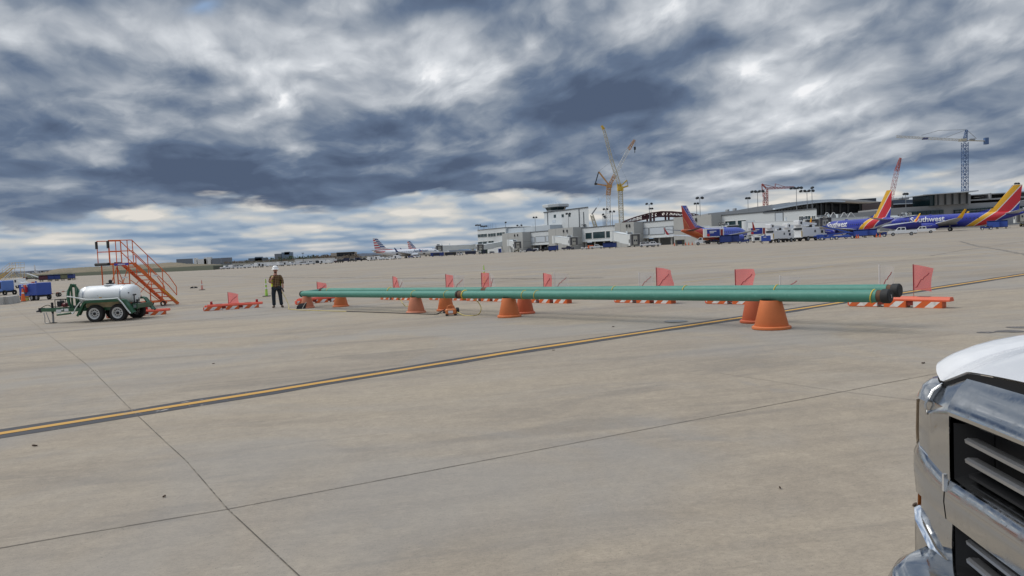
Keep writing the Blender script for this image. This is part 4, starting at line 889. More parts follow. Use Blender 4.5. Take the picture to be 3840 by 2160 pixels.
# ================================================================= white pickup, front corner close to the camera
def chrome_mat():
    m=bpy.data.materials.new('chrome'); m.use_nodes=True; t=NT(m.node_tree); bs=t.n['Principled BSDF']
    tc=t.new('ShaderNodeTexCoord'); v=tc.outputs['Object']; n=t.noise(v,3,3,.5); sm=t.noise(v,22,5,.65); sp=t.noise(v,120,2,.5)
    c=t.mix(t.m('MULTIPLY',t.smooth(sm,.5,.75),.3),(.56,.57,.58),(.42,.41,.38)); c=t.mix(t.m('MULTIPLY',t.smooth(sp,.70,.76),.5),c,(.08,.07,.06))
    t.put(bs.inputs['Base Color'],c); bs.inputs['Metallic'].default_value=1.0
    t.put(bs.inputs['Roughness'],t.m('ADD',.07,t.m('MULTIPLY',t.smooth(sm,.4,.7),.16)))
    bp=t.new('ShaderNodeBump'); bp.inputs['Strength'].default_value=.09; bp.inputs['Distance'].default_value=.012; t.put(bp.inputs['Height'],n); t.l.new(bp.outputs[0],bs.inputs['Normal']); return m
CHR=chrome_mat(); WPT=mat('truck_white',(.77,.765,.76),.22,0,.02,2,coat=.6); BPL=mat('black_plastic',(.009,.0095,.011),.6,0,.2,20,spec=.25); SLT=mat('satin_slat',(.42,.43,.45),.34,.85,.08,9)
AMB=mat('amber_lens',(.42,.13,.03),.15,0,.1,9,coat=.5); GLS=mat('lamp_glass',(.30,.31,.32),.08,.4,.25,30,coat=.8); CLR=mat('clear_trim',(.50,.38,.26),.12,.3,.1,10,coat=.5)
TINT=mat('tinted_glass',(.02,.025,.03),.06,0,0,1,coat=.5)
YC=1.62
def fx(Y):      # plan curve of the truck's nose: X of the front skin across the width
    a=YC+abs(Y-YC); P_=[(YC,1.226),(1.88,1.247),(2.27,1.286),(2.5,1.316),(2.56,1.345),(2.60,1.40),(2.625,1.52)]
    for (y0,x0),(y1,x1) in zip(P_,P_[1:]):
        if a<=y1+1e-6: return x0+(x1-x0)*(a-y0)/(y1-y0)
    return P_[-1][1]
def ys(a,b,n): return [a+(b-a)*i/n for i in range(n+1)]
def sweep(mb,Ys,prof,crown=0.0,xs=None):
    """prof: closed or open list of (setback, z) carried across the width"""
    rings=[]
    for Y in Ys:
        k=1-((Y-YC)/1.0)**2; rings.append([( (xs(Y) if xs else fx(Y))+p,Y,z+crown*k) for p,z in prof])
    mb.loft(rings,True,True); return mb
GZ=gz(1.4)
tk_=thing('pickup_truck',(0,0,0),'white pickup with chrome double bar grille, nose filling the lower right corner','pickup truck')
def sides(fn):   # run for the far (seen) and the near (unseen) side of the nose
    fn(1); fn(-1)
def mir(Y,s): return Y if s>0 else 2*YC-Y
FULL=[mir(y,-1) for y in reversed([2.27,2.15,1.98,1.8])]+[YC]+[1.8,1.98,2.15,2.27]
FULL=sorted(set(round(v,4) for v in FULL))
# top chrome panel of the grille surround, with rolled lip
b=MB(); sweep(b,FULL,[(.055,1.436),(.03,1.410),(.008,1.376),(-.002,1.355),(-.006,1.340),(.0,1.327),(.012,1.318),(.05,1.318),(.09,1.434)],.034); b.build('grille_surround',CHR,tk_,smooth=True,auto=28)
for s in (1,-1):
    b=MB(); Y_=sorted([mir(v,s) for v in (2.272,2.33,2.39,2.43)])
    def dz_(Y): return .048*max(0,(abs(Y-YC)-.652))/.158
    b.loft([[(fx(Y)+.055,Y,1.452-dz_(Y)),(fx(Y)+.028,Y,1.418-dz_(Y)),(fx(Y)+.006,Y,1.365-dz_(Y)*.7),(fx(Y),Y,1.34-dz_(Y)*.4),(fx(Y),Y,1.12),(fx(Y)+.06,Y,1.12),(fx(Y)+.09,Y,1.44-dz_(Y))] for Y in Y_]); b.build('surround_corner',CHR,tk_,smooth=True,auto=25)
# wide middle bar, sweeping up round the lamps at each end
def bar_prof(Y):
    a=abs(Y-YC)+YC; u=max(0,(a-2.29)/.30); zt=1.150+.062*u; zb=1.022+.015*u
    return [(.035,zt+.016),(.004,zt),(-.012,zt-.035),(-.014,(zt+zb)/2),(-.008,zb+.01),(.01,zb),(.07,zb),(.07,zt+.016)]
def bar2(Ys,nm,m=CHR):
    mb=MB(); mb.loft([[(fx(Y)+p-.004,Y,z) for p,z in bar_prof(Y)] for Y in Ys]); return mb.build(nm,m,tk_,smooth=True,auto=28)
bar2(FULL,'middle_bar')
for s in (1,-1): bar2(sorted([mir(v,s) for v in (2.279,2.34,2.42,2.5,2.55,2.585,2.61,2.625)]),'bar_end')
for s in (1,-1): MB().box(fx(2.275)-.0195,fx(2.275)-.008,mir(2.2745,s)-.0045,mir(2.2745,s)+.0045,1.118,1.170).build('bar_clip',mat('bright_clip',(.8,.8,.8),.2,.8),tk_)
# vertical outer panels above and below the bar that mirror the ground
for s in (1,-1):
    for z0,z1,ins in ((1.12,1.36,.004),(.86,1.05,.006)):
        b=MB(); Y_=sorted([mir(v,s) for v in (2.272,2.34,2.42,2.50,2.545)]); b.loft([[(fx(Y)+ins+.006,Y,z1),(fx(Y)+ins,Y,z1-.03),(fx(Y)+ins-.003,Y,(z0+z1)/2),(fx(Y)+ins,Y,z0),(fx(Y)+.08,Y,z0),(fx(Y)+.08,Y,z1)] for Y in Y_]); b.build('lamp_panel',CHR,tk_,smooth=True,auto=28)
        b=MB(); Y_=sorted([mir(v,s) for v in (2.551,2.58,2.60)]); b.loft([[(fx(Y)-.004,Y,z1-.02),(fx(Y)-.008,Y,(z0+z1)/2),(fx(Y)-.004,Y,z0-.02),(fx(Y)+.05,Y,z0-.02),(fx(Y)+.05,Y,z1-.02)] for Y in Y_]); b.build('side_marker',AMB if z0<1 else CLR,tk_,smooth=True)
    # headlamp under the hood tip
    b=MB(); Y_=sorted([mir(v,s) for v in (2.434,2.48,2.53,2.57,2.60,2.615)]); b.loft([[(fx(Y)+.045,Y,1.408),(fx(Y)+.016,Y,1.392),(fx(Y)-.002,Y,1.355),(fx(Y)+.12,Y,1.355),(fx(Y)+.12,Y,1.408)] for Y in Y_]); b.build('headlamp',GLS,tk_,smooth=True,auto=40)
    y_=mir(2.432,s); b=MB(); b.tube([(fx(2.43)+.052,y_,1.412),(fx(2.43)+.02,y_,1.392),(fx(2.43)-.004,y_,1.35),(fx(2.43)-.002,y_,1.315)],.0035,8); b.build('lamp_trim',CHR,tk_,smooth=True)
# dark grille cavity and slats
b=MB(); 
gy=[v for v in FULL]; b.loft([[(fx(Y)+.10,Y,1.34),(fx(Y)+.10,Y,.80),(fx(Y)+.16,Y,.80),(fx(Y)+.16,Y,1.34)] for Y in gy]); b.build('grille_backing',BPL,tk_)
for s in (1,-1):
    b=MB(); Y_=sorted([mir(2.20,s),mir(2.268,s)]); b.loft([[(fx(Y)+.012+(.085 if abs(Y-YC)<.6 else 0),Y,1.325),(fx(Y)+.012+(.085 if abs(Y-YC)<.6 else 0),Y,.80),(fx(Y)+.13,Y,.80),(fx(Y)+.13,Y,1.325)] for Y in Y_]); b.build('grille_cheek',BPL,tk_)
SY=[v for v in ([mir(x,-1) for x in (2.215,2.1,1.95,1.8)][::1]+[YC,1.8,1.95,2.1,2.215])]
SY=sorted(set(SY))
for z in (1.286,1.228,.985,.93,.875):
    b=MB(); b.loft([[(fx(Y)+.028,Y,z+.007),(fx(Y)+.018,Y,z+.003),(fx(Y)+.020,Y,z-.008),(fx(Y)+.040,Y,z-.009),(fx(Y)+.055,Y,z-.004),(fx(Y)+.055,Y,z+.004)] for Y in SY]); b.build('grille_slat',SLT,tk_,smooth=True,auto=25)
b=MB(); b.loft([[(fx(Y)+.03,Y,1.185),(fx(Y)+.11,Y,1.20),(fx(Y)+.11,Y,1.178),(fx(Y)+.03,Y,1.176)] for Y in SY]); b.build('grille_shelf',BPL,tk_)
# lower chrome C of the surround
for s in (1,-1):
    b=MB(); Y_=sorted([mir(v,s) for v in (2.30,2.38,2.44,2.50,2.545)]); b.loft([[(fx(Y)+.01,Y,.90+.10*max(0,abs(Y-YC)-.75)/.2),(fx(Y)-.018,Y,.885+.10*max(0,abs(Y-YC)-.75)/.2),(fx(Y)-.018,Y,.80),(fx(Y)+.05,Y,.80),(fx(Y)+.05,Y,.90+.10*max(0,abs(Y-YC)-.75)/.2)] for Y in Y_]); b.build('lower_surround',CHR,tk_,smooth=True,auto=30)
# bumper
def bxp(Y):
    return (lambda a:lin(a,[(0,1.03),(.45,1.045),(.58,1.07),(.67,1.10),(.72,1.135),(.76,1.18),(.79,1.23),(.81,1.30)]))(abs(Y-YC))
def lin(v,P):
    for (a0,b0),(a1,b1) in zip(P,P[1:]):
        if v<=a1+1e-9: return b0+(b1-b0)*(v-a0)/(a1-a0)
    return P[-1][1]
b=MB(); Y_=ys(mir(2.43,-1),2.43,60); b.loft([[(max(bxp(Y)+.03,1.33),Y,.893),(bxp(Y)+.06,Y,.897),(bxp(Y)+.02,Y,.882),(bxp(Y),Y,.85),(bxp(Y)-.004,Y,.74),(bxp(Y)+.03,Y,.62),(bxp(Y)+.06,Y,.58),(max(bxp(Y)+.06,1.33),Y,.58)] for Y in Y_]); b.build('bumper',CHR,tk_,smooth=True,auto=40)
MB().box(1.17,1.40,mir(2.5,-1),2.5,.40,.575).build('air_dam',BPL,tk_)
# hood: crowned sheet with a front fold and side creases
HB=2.55
def lin(v,P):
    for (a0,b0),(a1,b1) in zip(P,P[1:]):
        if v<=a1: return b0+(b1-b0)*(v-a0)/(a1-a0)
    return P[-1][1]
def hx0(Y):
    a=abs(Y-YC)
    if a<.65: return fx(Y)+.057
    return lin(a,[(.65,1.343),(.81,1.353),(.88,1.376),(.93,1.405),(.985,1.47)])
def hz0(Y):
    a=abs(Y-YC)
    if a<.65: return 1.507-.030*(a/.65)**2
    return lin(a,[(.65,1.477),(.81,1.418),(.88,1.438),(.93,1.458),(.985,1.47)])
def hsurf(Y,t):
    x0=hx0(Y); X=x0+(HB-x0)*t; d=X-x0; a=abs(Y-YC)
    k=1/(1+math.exp(-(a-.70)/.045))
    rise=(1-k)*.080*(1-math.exp(-d/.30))+k*(.118-(.03 if a>.85 else 0)*(a-.85)/.1)*(1-math.exp(-d/.12))+.03*d
    edge=-.35*max(0,a-.935)
    dome=-.010*(1/(1+math.exp(-(a-.66-.05*d)/.008)))*min(1,d/.1)
    return (X,Y,hz0(Y)+rise+edge+dome)
Yh=ys(mir(2.605,-1),2.605,84); T_=[0,.006,.015,.03,.05,.08,.12,.17,.24,.33,.45,.6,.8,1.0]
b=MB(); vs_=[hsurf(Y,t) for t in T_ for Y in Yh]; n_=len(Yh)
b.add(vs_,[(j*n_+i,j*n_+i+1,(j+1)*n_+i+1,(j+1)*n_+i) for j in range(len(T_)-1) for i in range(n_-1)])
lip=[(hsurf(Y,0)[0]+.010,Y,hsurf(Y,0)[2]-.005) for Y in Yh]; b.add([hsurf(Y,0) for Y in Yh]+lip,[(i,i+1,n_+i+1,n_+i) for i in range(n_-1)])
hd=b.build('hood',WPT,tk_,smooth=True,auto=55)
b=MB(); b.add([(hsurf(Y,0)[0]+.004,Y,hsurf(Y,0)[2]-.006) for Y in Yh]+[(hsurf(Y,0)[0]+.010,Y,hsurf(Y,0)[2]-.11) for Y in Yh]+[(hsurf(Y,0)[0]+.15,Y,hsurf(Y,0)[2]-.11) for Y in Yh],[(i,i+1,n_+i+1,n_+i) for i in range(n_-1)]+[(n_+i,n_+i+1,2*n_+i+1,2*n_+i) for i in range(n_-1)]); b.build('hood_seal',BPL,tk_)
# body behind the nose
for s in (1,-1):
    y0=mir(2.60,s); b=MB(); b.loft([[(1.45,y0-s*.05,1.34),(1.45,y0,1.28),(1.45,y0+s*.02,.8),(1.45,y0-s*.05,.62)],[(1.75,y0-s*.03,1.46),(1.75,y0+s*.015,1.36),(1.75,y0+s*.03,.95),(1.75,y0-s*.05,.95)],[(2.55,y0-s*.03,1.50),(2.55,y0+s*.015,1.38),(2.55,y0+s*.03,.95),(2.55,y0-s*.05,.95)],[(2.75,y0-s*.03,1.50),(2.75,y0+s*.015,1.38),(2.75,y0+s*.02,.62),(2.75,y0-s*.05,.62)]]); b.build('fender',WPT,tk_,smooth=True,auto=40)
b=MB(); ya,yb=mir(2.58,-1),2.58; b.loft([[(2.5,ya,.6),(2.5,yb,.6),(2.5,yb,1.5),(2.5,ya,1.5)],[(4.9,ya,.6),(4.9,yb,.6),(4.9,yb,1.5),(4.9,ya,1.5)]]); b.build('cab_body',WPT,tk_)
b=MB(); b.loft([[(2.5,ya+.08,1.5),(2.5,yb-.08,1.5),(4.9,yb-.08,1.5),(4.9,ya+.08,1.5)],[(3.2,ya+.18,2.08),(3.2,yb-.18,2.08),(4.7,yb-.18,2.08),(4.7,ya+.18,2.08)]]); b.build('cab_glass',TINT,tk_)
MB().rbox(3.18,4.75,ya+.16,yb-.16,2.075,2.13,.03).build('roof',WPT,tk_)
b=MB(); b.box(4.95,6.9,ya,ya+.08,.7,1.5); b.box(4.95,6.9,yb-.08,yb,.7,1.5); b.box(4.95,6.9,ya+.08,yb-.08,.7,.9); b.box(6.82,6.9,ya+.08,yb-.08,.9,1.45); b.build('cargo_bed',WPT,tk_)
for X in (2.15,5.8):
    for s in (1,-1):
        o=MB().wheel((0,0,0),.41,.28,'y',32).build('wheel',TYRE,tk_,smooth=True,auto=35,loc=(X,mir(2.47,s),GZ+.41))
        MB().lathe([(.0001,s*.10),(.05,s*.11),(.10,s*.06),(.22,s*.09),(.25,s*.12),(.25,s*.02)],(0,0,0),28,'y').build('rim',SLT,o,smooth=True,auto=35)
MB().box(1.6,6.8,YC-.45,YC+.45,.45,.62).build('frame',DM,tk_)
# ================================================================= airliners
def band_mat(name,kind):
    m=bpy.data.materials.new(name); m.use_nodes=True; t=NT(m.node_tree); bs=t.n['Principled BSDF']
    tc=t.new('ShaderNodeTexCoord'); x,y,z=t.sep(tc.outputs['Object']); s=t.m('SUBTRACT',16.0,x)
    hi=t.m('SUBTRACT',s,t.m('MULTIPLY',t.m('SUBTRACT',z,3.0),.85)); lo=t.m('ADD',t.m('SUBTRACT',s,1.87),t.m('MULTIPLY',t.m('SUBTRACT',5.2,z),1.45))
    up=t.m('GREATER_THAN',z,5.2); d=t.m('ADD',t.m('MULTIPLY',hi,up),t.m('MULTIPLY',lo,t.m('SUBTRACT',1.0,up)))
    BL=(.018,.030,.32); RD=(.55,.012,.022); YE=(.78,.42,.012); WH=(.70,.70,.70)
    if kind=='heart': c=t.ramp(t.m('DIVIDE',d,40),[(0,BL),(22.7/40,WH),(22.85/40,YE),(24.75/40,WH),(25.15/40,RD),(28.4/40,WH),(28.7/40,BL)],'CONSTANT')
    elif kind=='retro':
        fin=t.ramp(t.m('DIVIDE',hi,40),[(0,(.06,.10,.48)),(25.0/40,(.70,.45,.45)),(25.1/40,(.55,.03,.015)),(27.6/40,(.75,.35,.08)),(27.75/40,(.60,.095,.02))],'CONSTANT')
        q=t.m('SUBTRACT',s,t.m('MULTIPLY',t.m('SUBTRACT',z,2.0),2.4))
        fu=t.ramp(t.m('DIVIDE',q,40),[(0,(.065,.11,.50)),(17.5/40,(.55,.03,.015)),(23.0/40,(.75,.35,.08)),(23.3/40,(.60,.11,.02)),(28.5/40,(.03,.05,.30))],'CONSTANT')
        c=t.mix(t.m('GREATER_THAN',z,5.35),fu,fin)
    else:
        sil=(.76,.77,.78); per=1.42; f=t.m('FRACT',t.m('DIVIDE',t.m('SUBTRACT',z,4.75),per)); mid=t.m('ADD',27.3+.9,t.m('MULTIPLY',t.m('SUBTRACT',z,5.0),.62))
        aft=t.m('GREATER_THAN',s,mid); r_=t.mix(t.m('LESS_THAN',f,.46),(.74,.74,.75),(.55,.02,.03)); f2=t.m('FRACT',t.m('DIVIDE',t.m('SUBTRACT',z,4.75),per*.72)); b_=t.mix(t.m('LESS_THAN',f2,.62),(.74,.74,.75),(.010,.060,.22))
        fin=t.mix(aft,b_,r_); low=t.m('LESS_THAN',z,6.3); fin=t.mix(low,fin,r_)
        tail=t.m('MULTIPLY',t.m('GREATER_THAN',t.m('ADD',s,t.m('MULTIPLY',z,1.6)),33.2),t.m('LESS_THAN',s,31.6)); st=t.m('MULTIPLY',t.m('GREATER_THAN',t.m('ABSOLUTE',t.m('SUBTRACT',z,4.35)),.0),t.m('LESS_THAN',t.m('ABSOLUTE',t.m('SUBTRACT',z,4.15)),.33))
        fu=t.mix(t.m('MULTIPLY',tail,st),sil,(.55,.02,.03)); c=t.mix(t.m('GREATER_THAN',z,5.05),fu,fin)
    n=t.noise(tc.outputs['Object'],1.2,4,.5); c=t.mix(t.m('MULTIPLY',n,.10),c,(.12,.12,.13))
    t.put(bs.inputs['Base Color'],c); bs.inputs['Roughness'].default_value=.28 if kind!='aa' else .36; bs.inputs['Coat Weight'].default_value=.3
    if kind=='aa': bs.inputs['Metallic'].default_value=.15
    return m
WING=mat('wing_grey',(.40,.42,.45),.4,.1,.08,.6); UNDER=mat('wing_dark',(.07,.075,.085),.5); ENGD=mat('engine_intake',(.05,.05,.055),.4,.5)
def airliner(name,loc,rz,label,kind,L=33.6,fin_h=12.5,text=None,group=None):
    r=thing(name,loc,label,'airplane',rz=rz,group=group); M_=band_mat('livery_'+kind+'_'+str(len(MATS)),kind); kx=L/33.6; MATS[M_.name]=M_
    X=lambda s:16-s*1.0
    dS=L-33.6   # stretch inserted in the constant section
    sec=[(0,2.65,.05,.05),(.35,2.68,.42,.42),(1.0,2.76,.80,.85),(2.0,2.88,1.18,1.25),(3.2,3.00,1.50,1.60),(4.6,3.08,1.78,1.88),(6.2,3.12,1.88,2.0)]
    S0=[(s-dS,zc,a,b) for s,zc,a,b in sec]+[(s,zc,a,b) for s,zc,a,b in ((21.5,3.12,1.88,2.0),(23.5,3.22,1.84,1.92),(25.5,3.45,1.68,1.70),(27.5,3.74,1.40,1.42),(29.5,4.02,1.08,1.10),(31.2,4.24,.78,.80),(32.6,4.40,.50,.50),(33.4,4.46,.28,.28),(33.6,4.47,.12,.12))]
    b=MB(); b.loft([[(X(s),math.cos(t)*a,zc+math.sin(t)*h) for t in [2*PI*j/36 for j in range(36)]] for s,zc,a,h in S0]); fu=b.build('fuselage',M_,r,smooth=True,auto=60)
    # fin
    F=[(22.6,5.02),(25.9,5.75),(31.0,fin_h),(33.3,fin_h),(32.3,4.75),(28,4.3)]
    b=MB(); n=len(F); th=lambda s,z:(.20 if z>fin_h-.1 else .34)*(.15 if (s,z) in (F[0],F[2],F[3],F[4]) else 1)
    cx=[(s+.0,z) for s,z in F]; rings=[]
    for (zz) in (4.3,5.4,7,9,11,fin_h):
        le=25.65+(zz-5.75)*(31.0-25.9)/(fin_h-5.75); te=32.2+(zz-4.75)*(1.0/(fin_h-4.75)); le=max(le,24.6) if zz<5.5 else le; c_=te-le
        rings.append([(X(le+c_*u),.0+sg*(.21-.010*(zz-5))*w_*1.0,zz) for u,w_,sg in ((0,0,1),(.06,.55,1),(.3,1,1),(.65,.7,1),(1,.05,1),(1,.05,-1),(.65,.7,-1),(.3,1,-1),(.06,.55,-1))])
    b.loft(rings); b.build('tail_fin',M_,r,smooth=True,auto=50)
    b=MB(); b.prism([(X(21.8),5.05),(X(26.6),6.35),(X(27.5),4.8),(X(24),4.6)],-.09,.09); b.build('dorsal_fillet',M_,r)
    def surf(nm,m,st,side):
        rings=[]
        for (y,le,te,z,tk) in st:
            c_=te-le; rings.append([(X(le+c_*u),side*y,z+tk*w_) for u,w_ in ((0,0),(.05,.45),(.3,.62),(.7,.4),(1,0.03),(1,-.03),(.7,-.25),(.3,-.42),(.05,-.3))])
        b=MB(); b.loft(rings); return b.build(nm,m,r,smooth=True,auto=50)
    for sd in (1,-1):
        surf('wing',WING,[(1.2,11.2-dS*.5,19.2-dS*.5,1.95,1.0),(5.2,13.6-dS*.5,19.0-dS*.5,2.35,.65),(16.9,19.2-dS*.5,20.9-dS*.5,3.55,.22)],sd)
        surf('tailplane',WING if kind!='retro' else UNDER,[(.6,28.6,32.2,4.35,.35),(7.1,32.0,33.7,5.15,.14)],sd)
        b=MB(); rings=[]
        wl=[(16.9,19.3,20.9,3.55),(17.15,19.7,21.0,3.85),(17.35,20.4,21.4,4.7),(17.65,21.4,21.9,6.0)]
        for (y,le,te,z) in wl: rings.append([(X(le-dS*.5),sd*y,z),(X((le+te)/2-dS*.5),sd*(y+.05),z+.01),(X(te-dS*.5),sd*y,z),(X((le+te)/2-dS*.5),sd*(y-.05),z)])
        b.loft(rings); wm={'heart':band_winglet,'retro':mat('winglet_red',(.45,.03,.03),.4),'aa':mat('winglet_navy',(.02,.05,.2),.4)}[kind]; b.build('winglet',wm,r)
        e=MB(); ex=X(10.4-dS*.5); e.lathe([(.80,0),(.98,.05),(1.08,.5),(1.08,-.4-1.2),(.85,-3.0),(.55,-3.9),(.0001,-3.9)],(ex,sd*4.85,1.62),28,'x',False)
        em={'heart':MATS.get('gse_blue_dark') or mat('gse_blue_dark',(.018,.03,.30),.3,0,.05,1,coat=.3),'retro':mat('nacelle_blue',(.05,.09,.45),.3,0,.05,1,coat=.3),'aa':mat('nacelle_silver',(.55,.57,.60),.35,.1)}[kind]
        eo=e.build('engine',em,r,smooth=True,auto=50); MB().lathe([(.0001,-.6),(.80,-.6),(.80,.0)],(ex,sd*4.85,1.62),28,'x',False).build('intake_fan',ENGD,eo,smooth=True)
        MB().prism([(ex+.2-1.2,2.6),(ex-4.2,2.9),(ex-4.2,2.2),(ex-1.2,2.2)],sd*4.85-.12,sd*4.85+.12).build('pylon',em,r)
        if kind=='heart' and sd: 
            for side_ in (sd,): 
                rr=Vector((1,0,0)) if side_>0 else Vector((1,0,0))
                lettering('Southwest.com',.42,WHT,eo,face_m((ex-1.0,sd*4.85+(1.095 if -1>0 else -1.095),1.85),(1,0,0) if True else (1,0,0)),.004) if sd==-1 else lettering('Southwest.com',.42,WHT,eo,face_m((ex-1.0,sd*4.85+1.095,1.85),(-1,0,0)),.004)
        for dx_ in (-.45,.45):
            o=MB().wheel((0,0,0),.55,.38,'y',22).build('main_wheel',TYRE,r,smooth=True,auto=35,loc=(X(17.2-dS*.5)+0,sd*(2.86+dx_),.55)); MB().lathe([(.0001,.16),(.3,.17),(.33,.05)],(0,0,0),14,'y').build('rim',RIM,o,smooth=True)
        MB().cyl((X(17.2-dS*.5),sd*2.86,.55),(X(17.2-dS*.5),sd*2.7,2.2),.14).build('gear_leg',GM,r)
    for sd in (1,-1): MB().wheel((0,0,0),.35,.2,'y',18).build('nose_wheel',TYRE,r,smooth=True,auto=35,loc=(X(3.9-dS),sd*.2,.35))
    MB().cyl((X(3.9-dS),0,.35),(X(3.9-dS),0,2.0),.1).build('nose_gear_leg',GM,r)
    # cockpit windows
    for sd in (1,-1):
        for (s0,s1,z0,z1) in ((1.75,2.45,3.42,3.88),(2.5,3.1,3.48,3.95)):
            b=MB(); P4=[]
            for s,z in ((s0,z0),(s1,z0),(s1+.1,z1),(s0+.35,z1)):
                zc=2.85+(s-1.7)*.1; a=1.09+(s-1.7)*.30; h=1.15+(s-1.7)*.32; q=max(0,1-((z-zc)/h)**2)**.5; P4.append((X(s-dS),sd*(a*q+.03),z))
            b.add(P4,[(0,1,2,3)]); b.build('cockpit_window',TINT,r)
    b=MB().box(-.045,.045,-.012,.012,-.075,.075); me=None
    first=None
    for sd in (1,-1):
        for i in range(int((24.0-6.6+dS)/1.0)):
            s=6.6-dS+i*1.0
            if s>24: break
            y_=sd*1.845
            if first is None:
                bb=MB(); bb.box(-.13,.13,-.02,.02,-.19,.19); first=bb.build('cabin_window',mat('cabin_glass',(.05,.055,.07),.2,0,0),r,loc=(X(s),y_,3.55))
            else:
                o=first.copy(); COL.objects.link(o); o.location=(X(s),y_,3.55)
    MB().lathe([(.0001,.0),(.5,0.0),(.5,.15),(.0001,.28)],(X(12-dS*.5),0,5.08),14).build('antenna_fairing',M_,r,smooth=True)
    if text:
        def wrap(p):
            a=(p.z-3.12)/2.0; a=max(-.98,min(.98,a)); sgn=1 if p.y>0 else -1
            return Vector((p.x,sgn*(1.88*math.sqrt(1-a*a)+.05+(abs(p.y)-5)*.5),p.z))
        s0,size,col,sx=text[1],text[2],text[3],text[4]
        for sd in (1,-1):
            lettering(text[0],size,col,r,face_m((X(s0),sd*5.0,3.75+text[5]),(-sd,0,0)),.01,fn=wrap,space=sx,bold=text[6],name='airline_name')
    return r,X
def wm_():
    m=bpy.data.materials.new('winglet_bands'); m.use_nodes=True; t=NT(m.node_tree); tc=t.new('ShaderNodeTexCoord'); x,y,z=t.sep(tc.outputs['Object'])
    d=t.m('SUBTRACT',t.m('SUBTRACT',16.0,x),t.m('MULTIPLY',z,.8)); c=t.ramp(t.m('DIVIDE',d,40),[(0,(.78,.42,.012)),(17.25/40,(.55,.012,.022)),(18.0/40,(.02,.03,.32))],'CONSTANT')
    t.put(t.n['Principled BSDF'].inputs['Base Color'],c); return m
band_winglet=wm_()
def place_plane(tail_px,tail_D,ang,L,**k):
    """put the tail end at image column tail_px, distance tail_D, nose heading ang (degrees from +X)"""
    t=A(tail_px,tail_D); a=rad(ang); o=t+Vector((math.cos(a),math.sin(a),0))*17.6
    return airliner(k.pop('name','airliner'),(o.x,o.y,gz(o.x)),a,L=L,**k)
NAVYT=mat('airline_grey_blue',(.05,.10,.20),.4)
SWT=('Southwest',9.2,2.35,WHT,.96,.05,.035)
p1,_=place_plane(3842,222,180-32,38.0,label='blue jet with red and yellow tail at the right edge, white lettering on its side',kind='heart',text=('Southwest',9.0,2.2,WHT,.98,.05,.035),group='blue jets with striped red and yellow tails')
p2,_=place_plane(3352,214,180-80,33.6,label='blue jet with yellow and red tail nosed in by the C25 sign',kind='heart',text=('Southwest',9.6,2.5,WHT,.98,.05,.035),group='blue jets with striped red and yellow tails')
p3,_=place_plane(2556,240,37,33.6,label='older blue jet with red and orange tail reading SOUTHWEST along the fin',kind='retro',fin_h=12.3)
# fin lettering of the older livery, along the leading edge
for sd in (1,-1):
    ax=Vector((-5.1,0,6.6)).normalized(); up=Vector((6.6,0,5.1)).normalized()
    r_=Vector((ax.x,0,ax.z))*(-1 if sd>0 else -1)
    lettering('SOUTHWEST',1.45,mat('fin_letter_pale',(.75,.62,.70),.5),p3,face_m((16-28.75,sd*.24,8.6),(-ax if sd>0 else -ax),(up if sd<0 else -up)) if False else face_m((16-28.85,sd*.25,8.7),(-ax if sd<0 else ax),(up if sd<0 else up)),.006,name='fin_lettering',space=.92)
p4,_=place_plane(1399,432,3,37.6,label='silver jet with red white and blue striped tail parked left of the terminal',kind='aa',fin_h=11.9,text=('American',6.6,2.2,NAVYT,.95,.15,.02))
for sd in (1,-1):
    MB().prism([(8.1,4.75),(8.9,4.75),(9.7,3.9),(9.0,3.9)],sd*1.86-.03,sd*1.86+.03).build('tail_mark',mat('mark_blue',(.05,.18,.5),.4),p4); MB().prism([(9.0,3.88),(9.75,3.88),(10.2,3.2),(9.6,3.35)],sd*1.9-.03,sd*1.9+.03).build('tail_mark',mat('mark_red',(.5,.03,.03),.4),p4)
    MB().box(16-20.5,16-19.2,sd*1.75-.12,sd*1.75+.12,2.0,3.1).build('cargo_door_opening',ENGD,p4); MB().box(16-5.4,16-4.2,sd*1.68-.12,sd*1.68+.12,1.9,3.0).build('cargo_door_opening',ENGD,p4)
p5,_=place_plane(1528,560,-20,33.6,label='second striped tail jet mostly hidden behind the silver jet',kind='aa',fin_h=11.5)
# ================================================================= terminal concourse
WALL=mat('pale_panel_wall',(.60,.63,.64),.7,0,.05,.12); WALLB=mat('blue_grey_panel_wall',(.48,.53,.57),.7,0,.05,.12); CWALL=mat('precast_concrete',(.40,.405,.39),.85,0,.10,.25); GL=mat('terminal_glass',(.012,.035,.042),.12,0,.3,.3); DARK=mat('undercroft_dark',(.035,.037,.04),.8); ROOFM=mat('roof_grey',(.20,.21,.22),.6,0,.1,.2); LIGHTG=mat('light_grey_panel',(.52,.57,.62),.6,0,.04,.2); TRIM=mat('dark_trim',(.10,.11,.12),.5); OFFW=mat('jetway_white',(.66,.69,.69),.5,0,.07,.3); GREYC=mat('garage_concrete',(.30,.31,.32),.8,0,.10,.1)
U=Vector((.4755,-.8797,0)); NO=Vector((-.8797,-.4755,0)); OF=Vector((76,322,0)); RZF=math.atan2(U.y,U.x)
def F(x,y,out=0.0):      # pixel -> (along facade, height) on the plane `out` metres in front of the facade line
    d=px_ray(x,y); o=OF+NO*out; t=((o-CAMP).dot(NO))/d.dot(NO); p=CAMP+d*t; return (p-OF).dot(U),p.z
FT=thing('terminal_concourse',(OF.x,OF.y,0),'long pale airport concourse with four concrete stair blocks and dark windows','terminal building',rz=RZF)
def zg(lx,out=0): return gz((OF+U*lx+NO*out).x)-.2
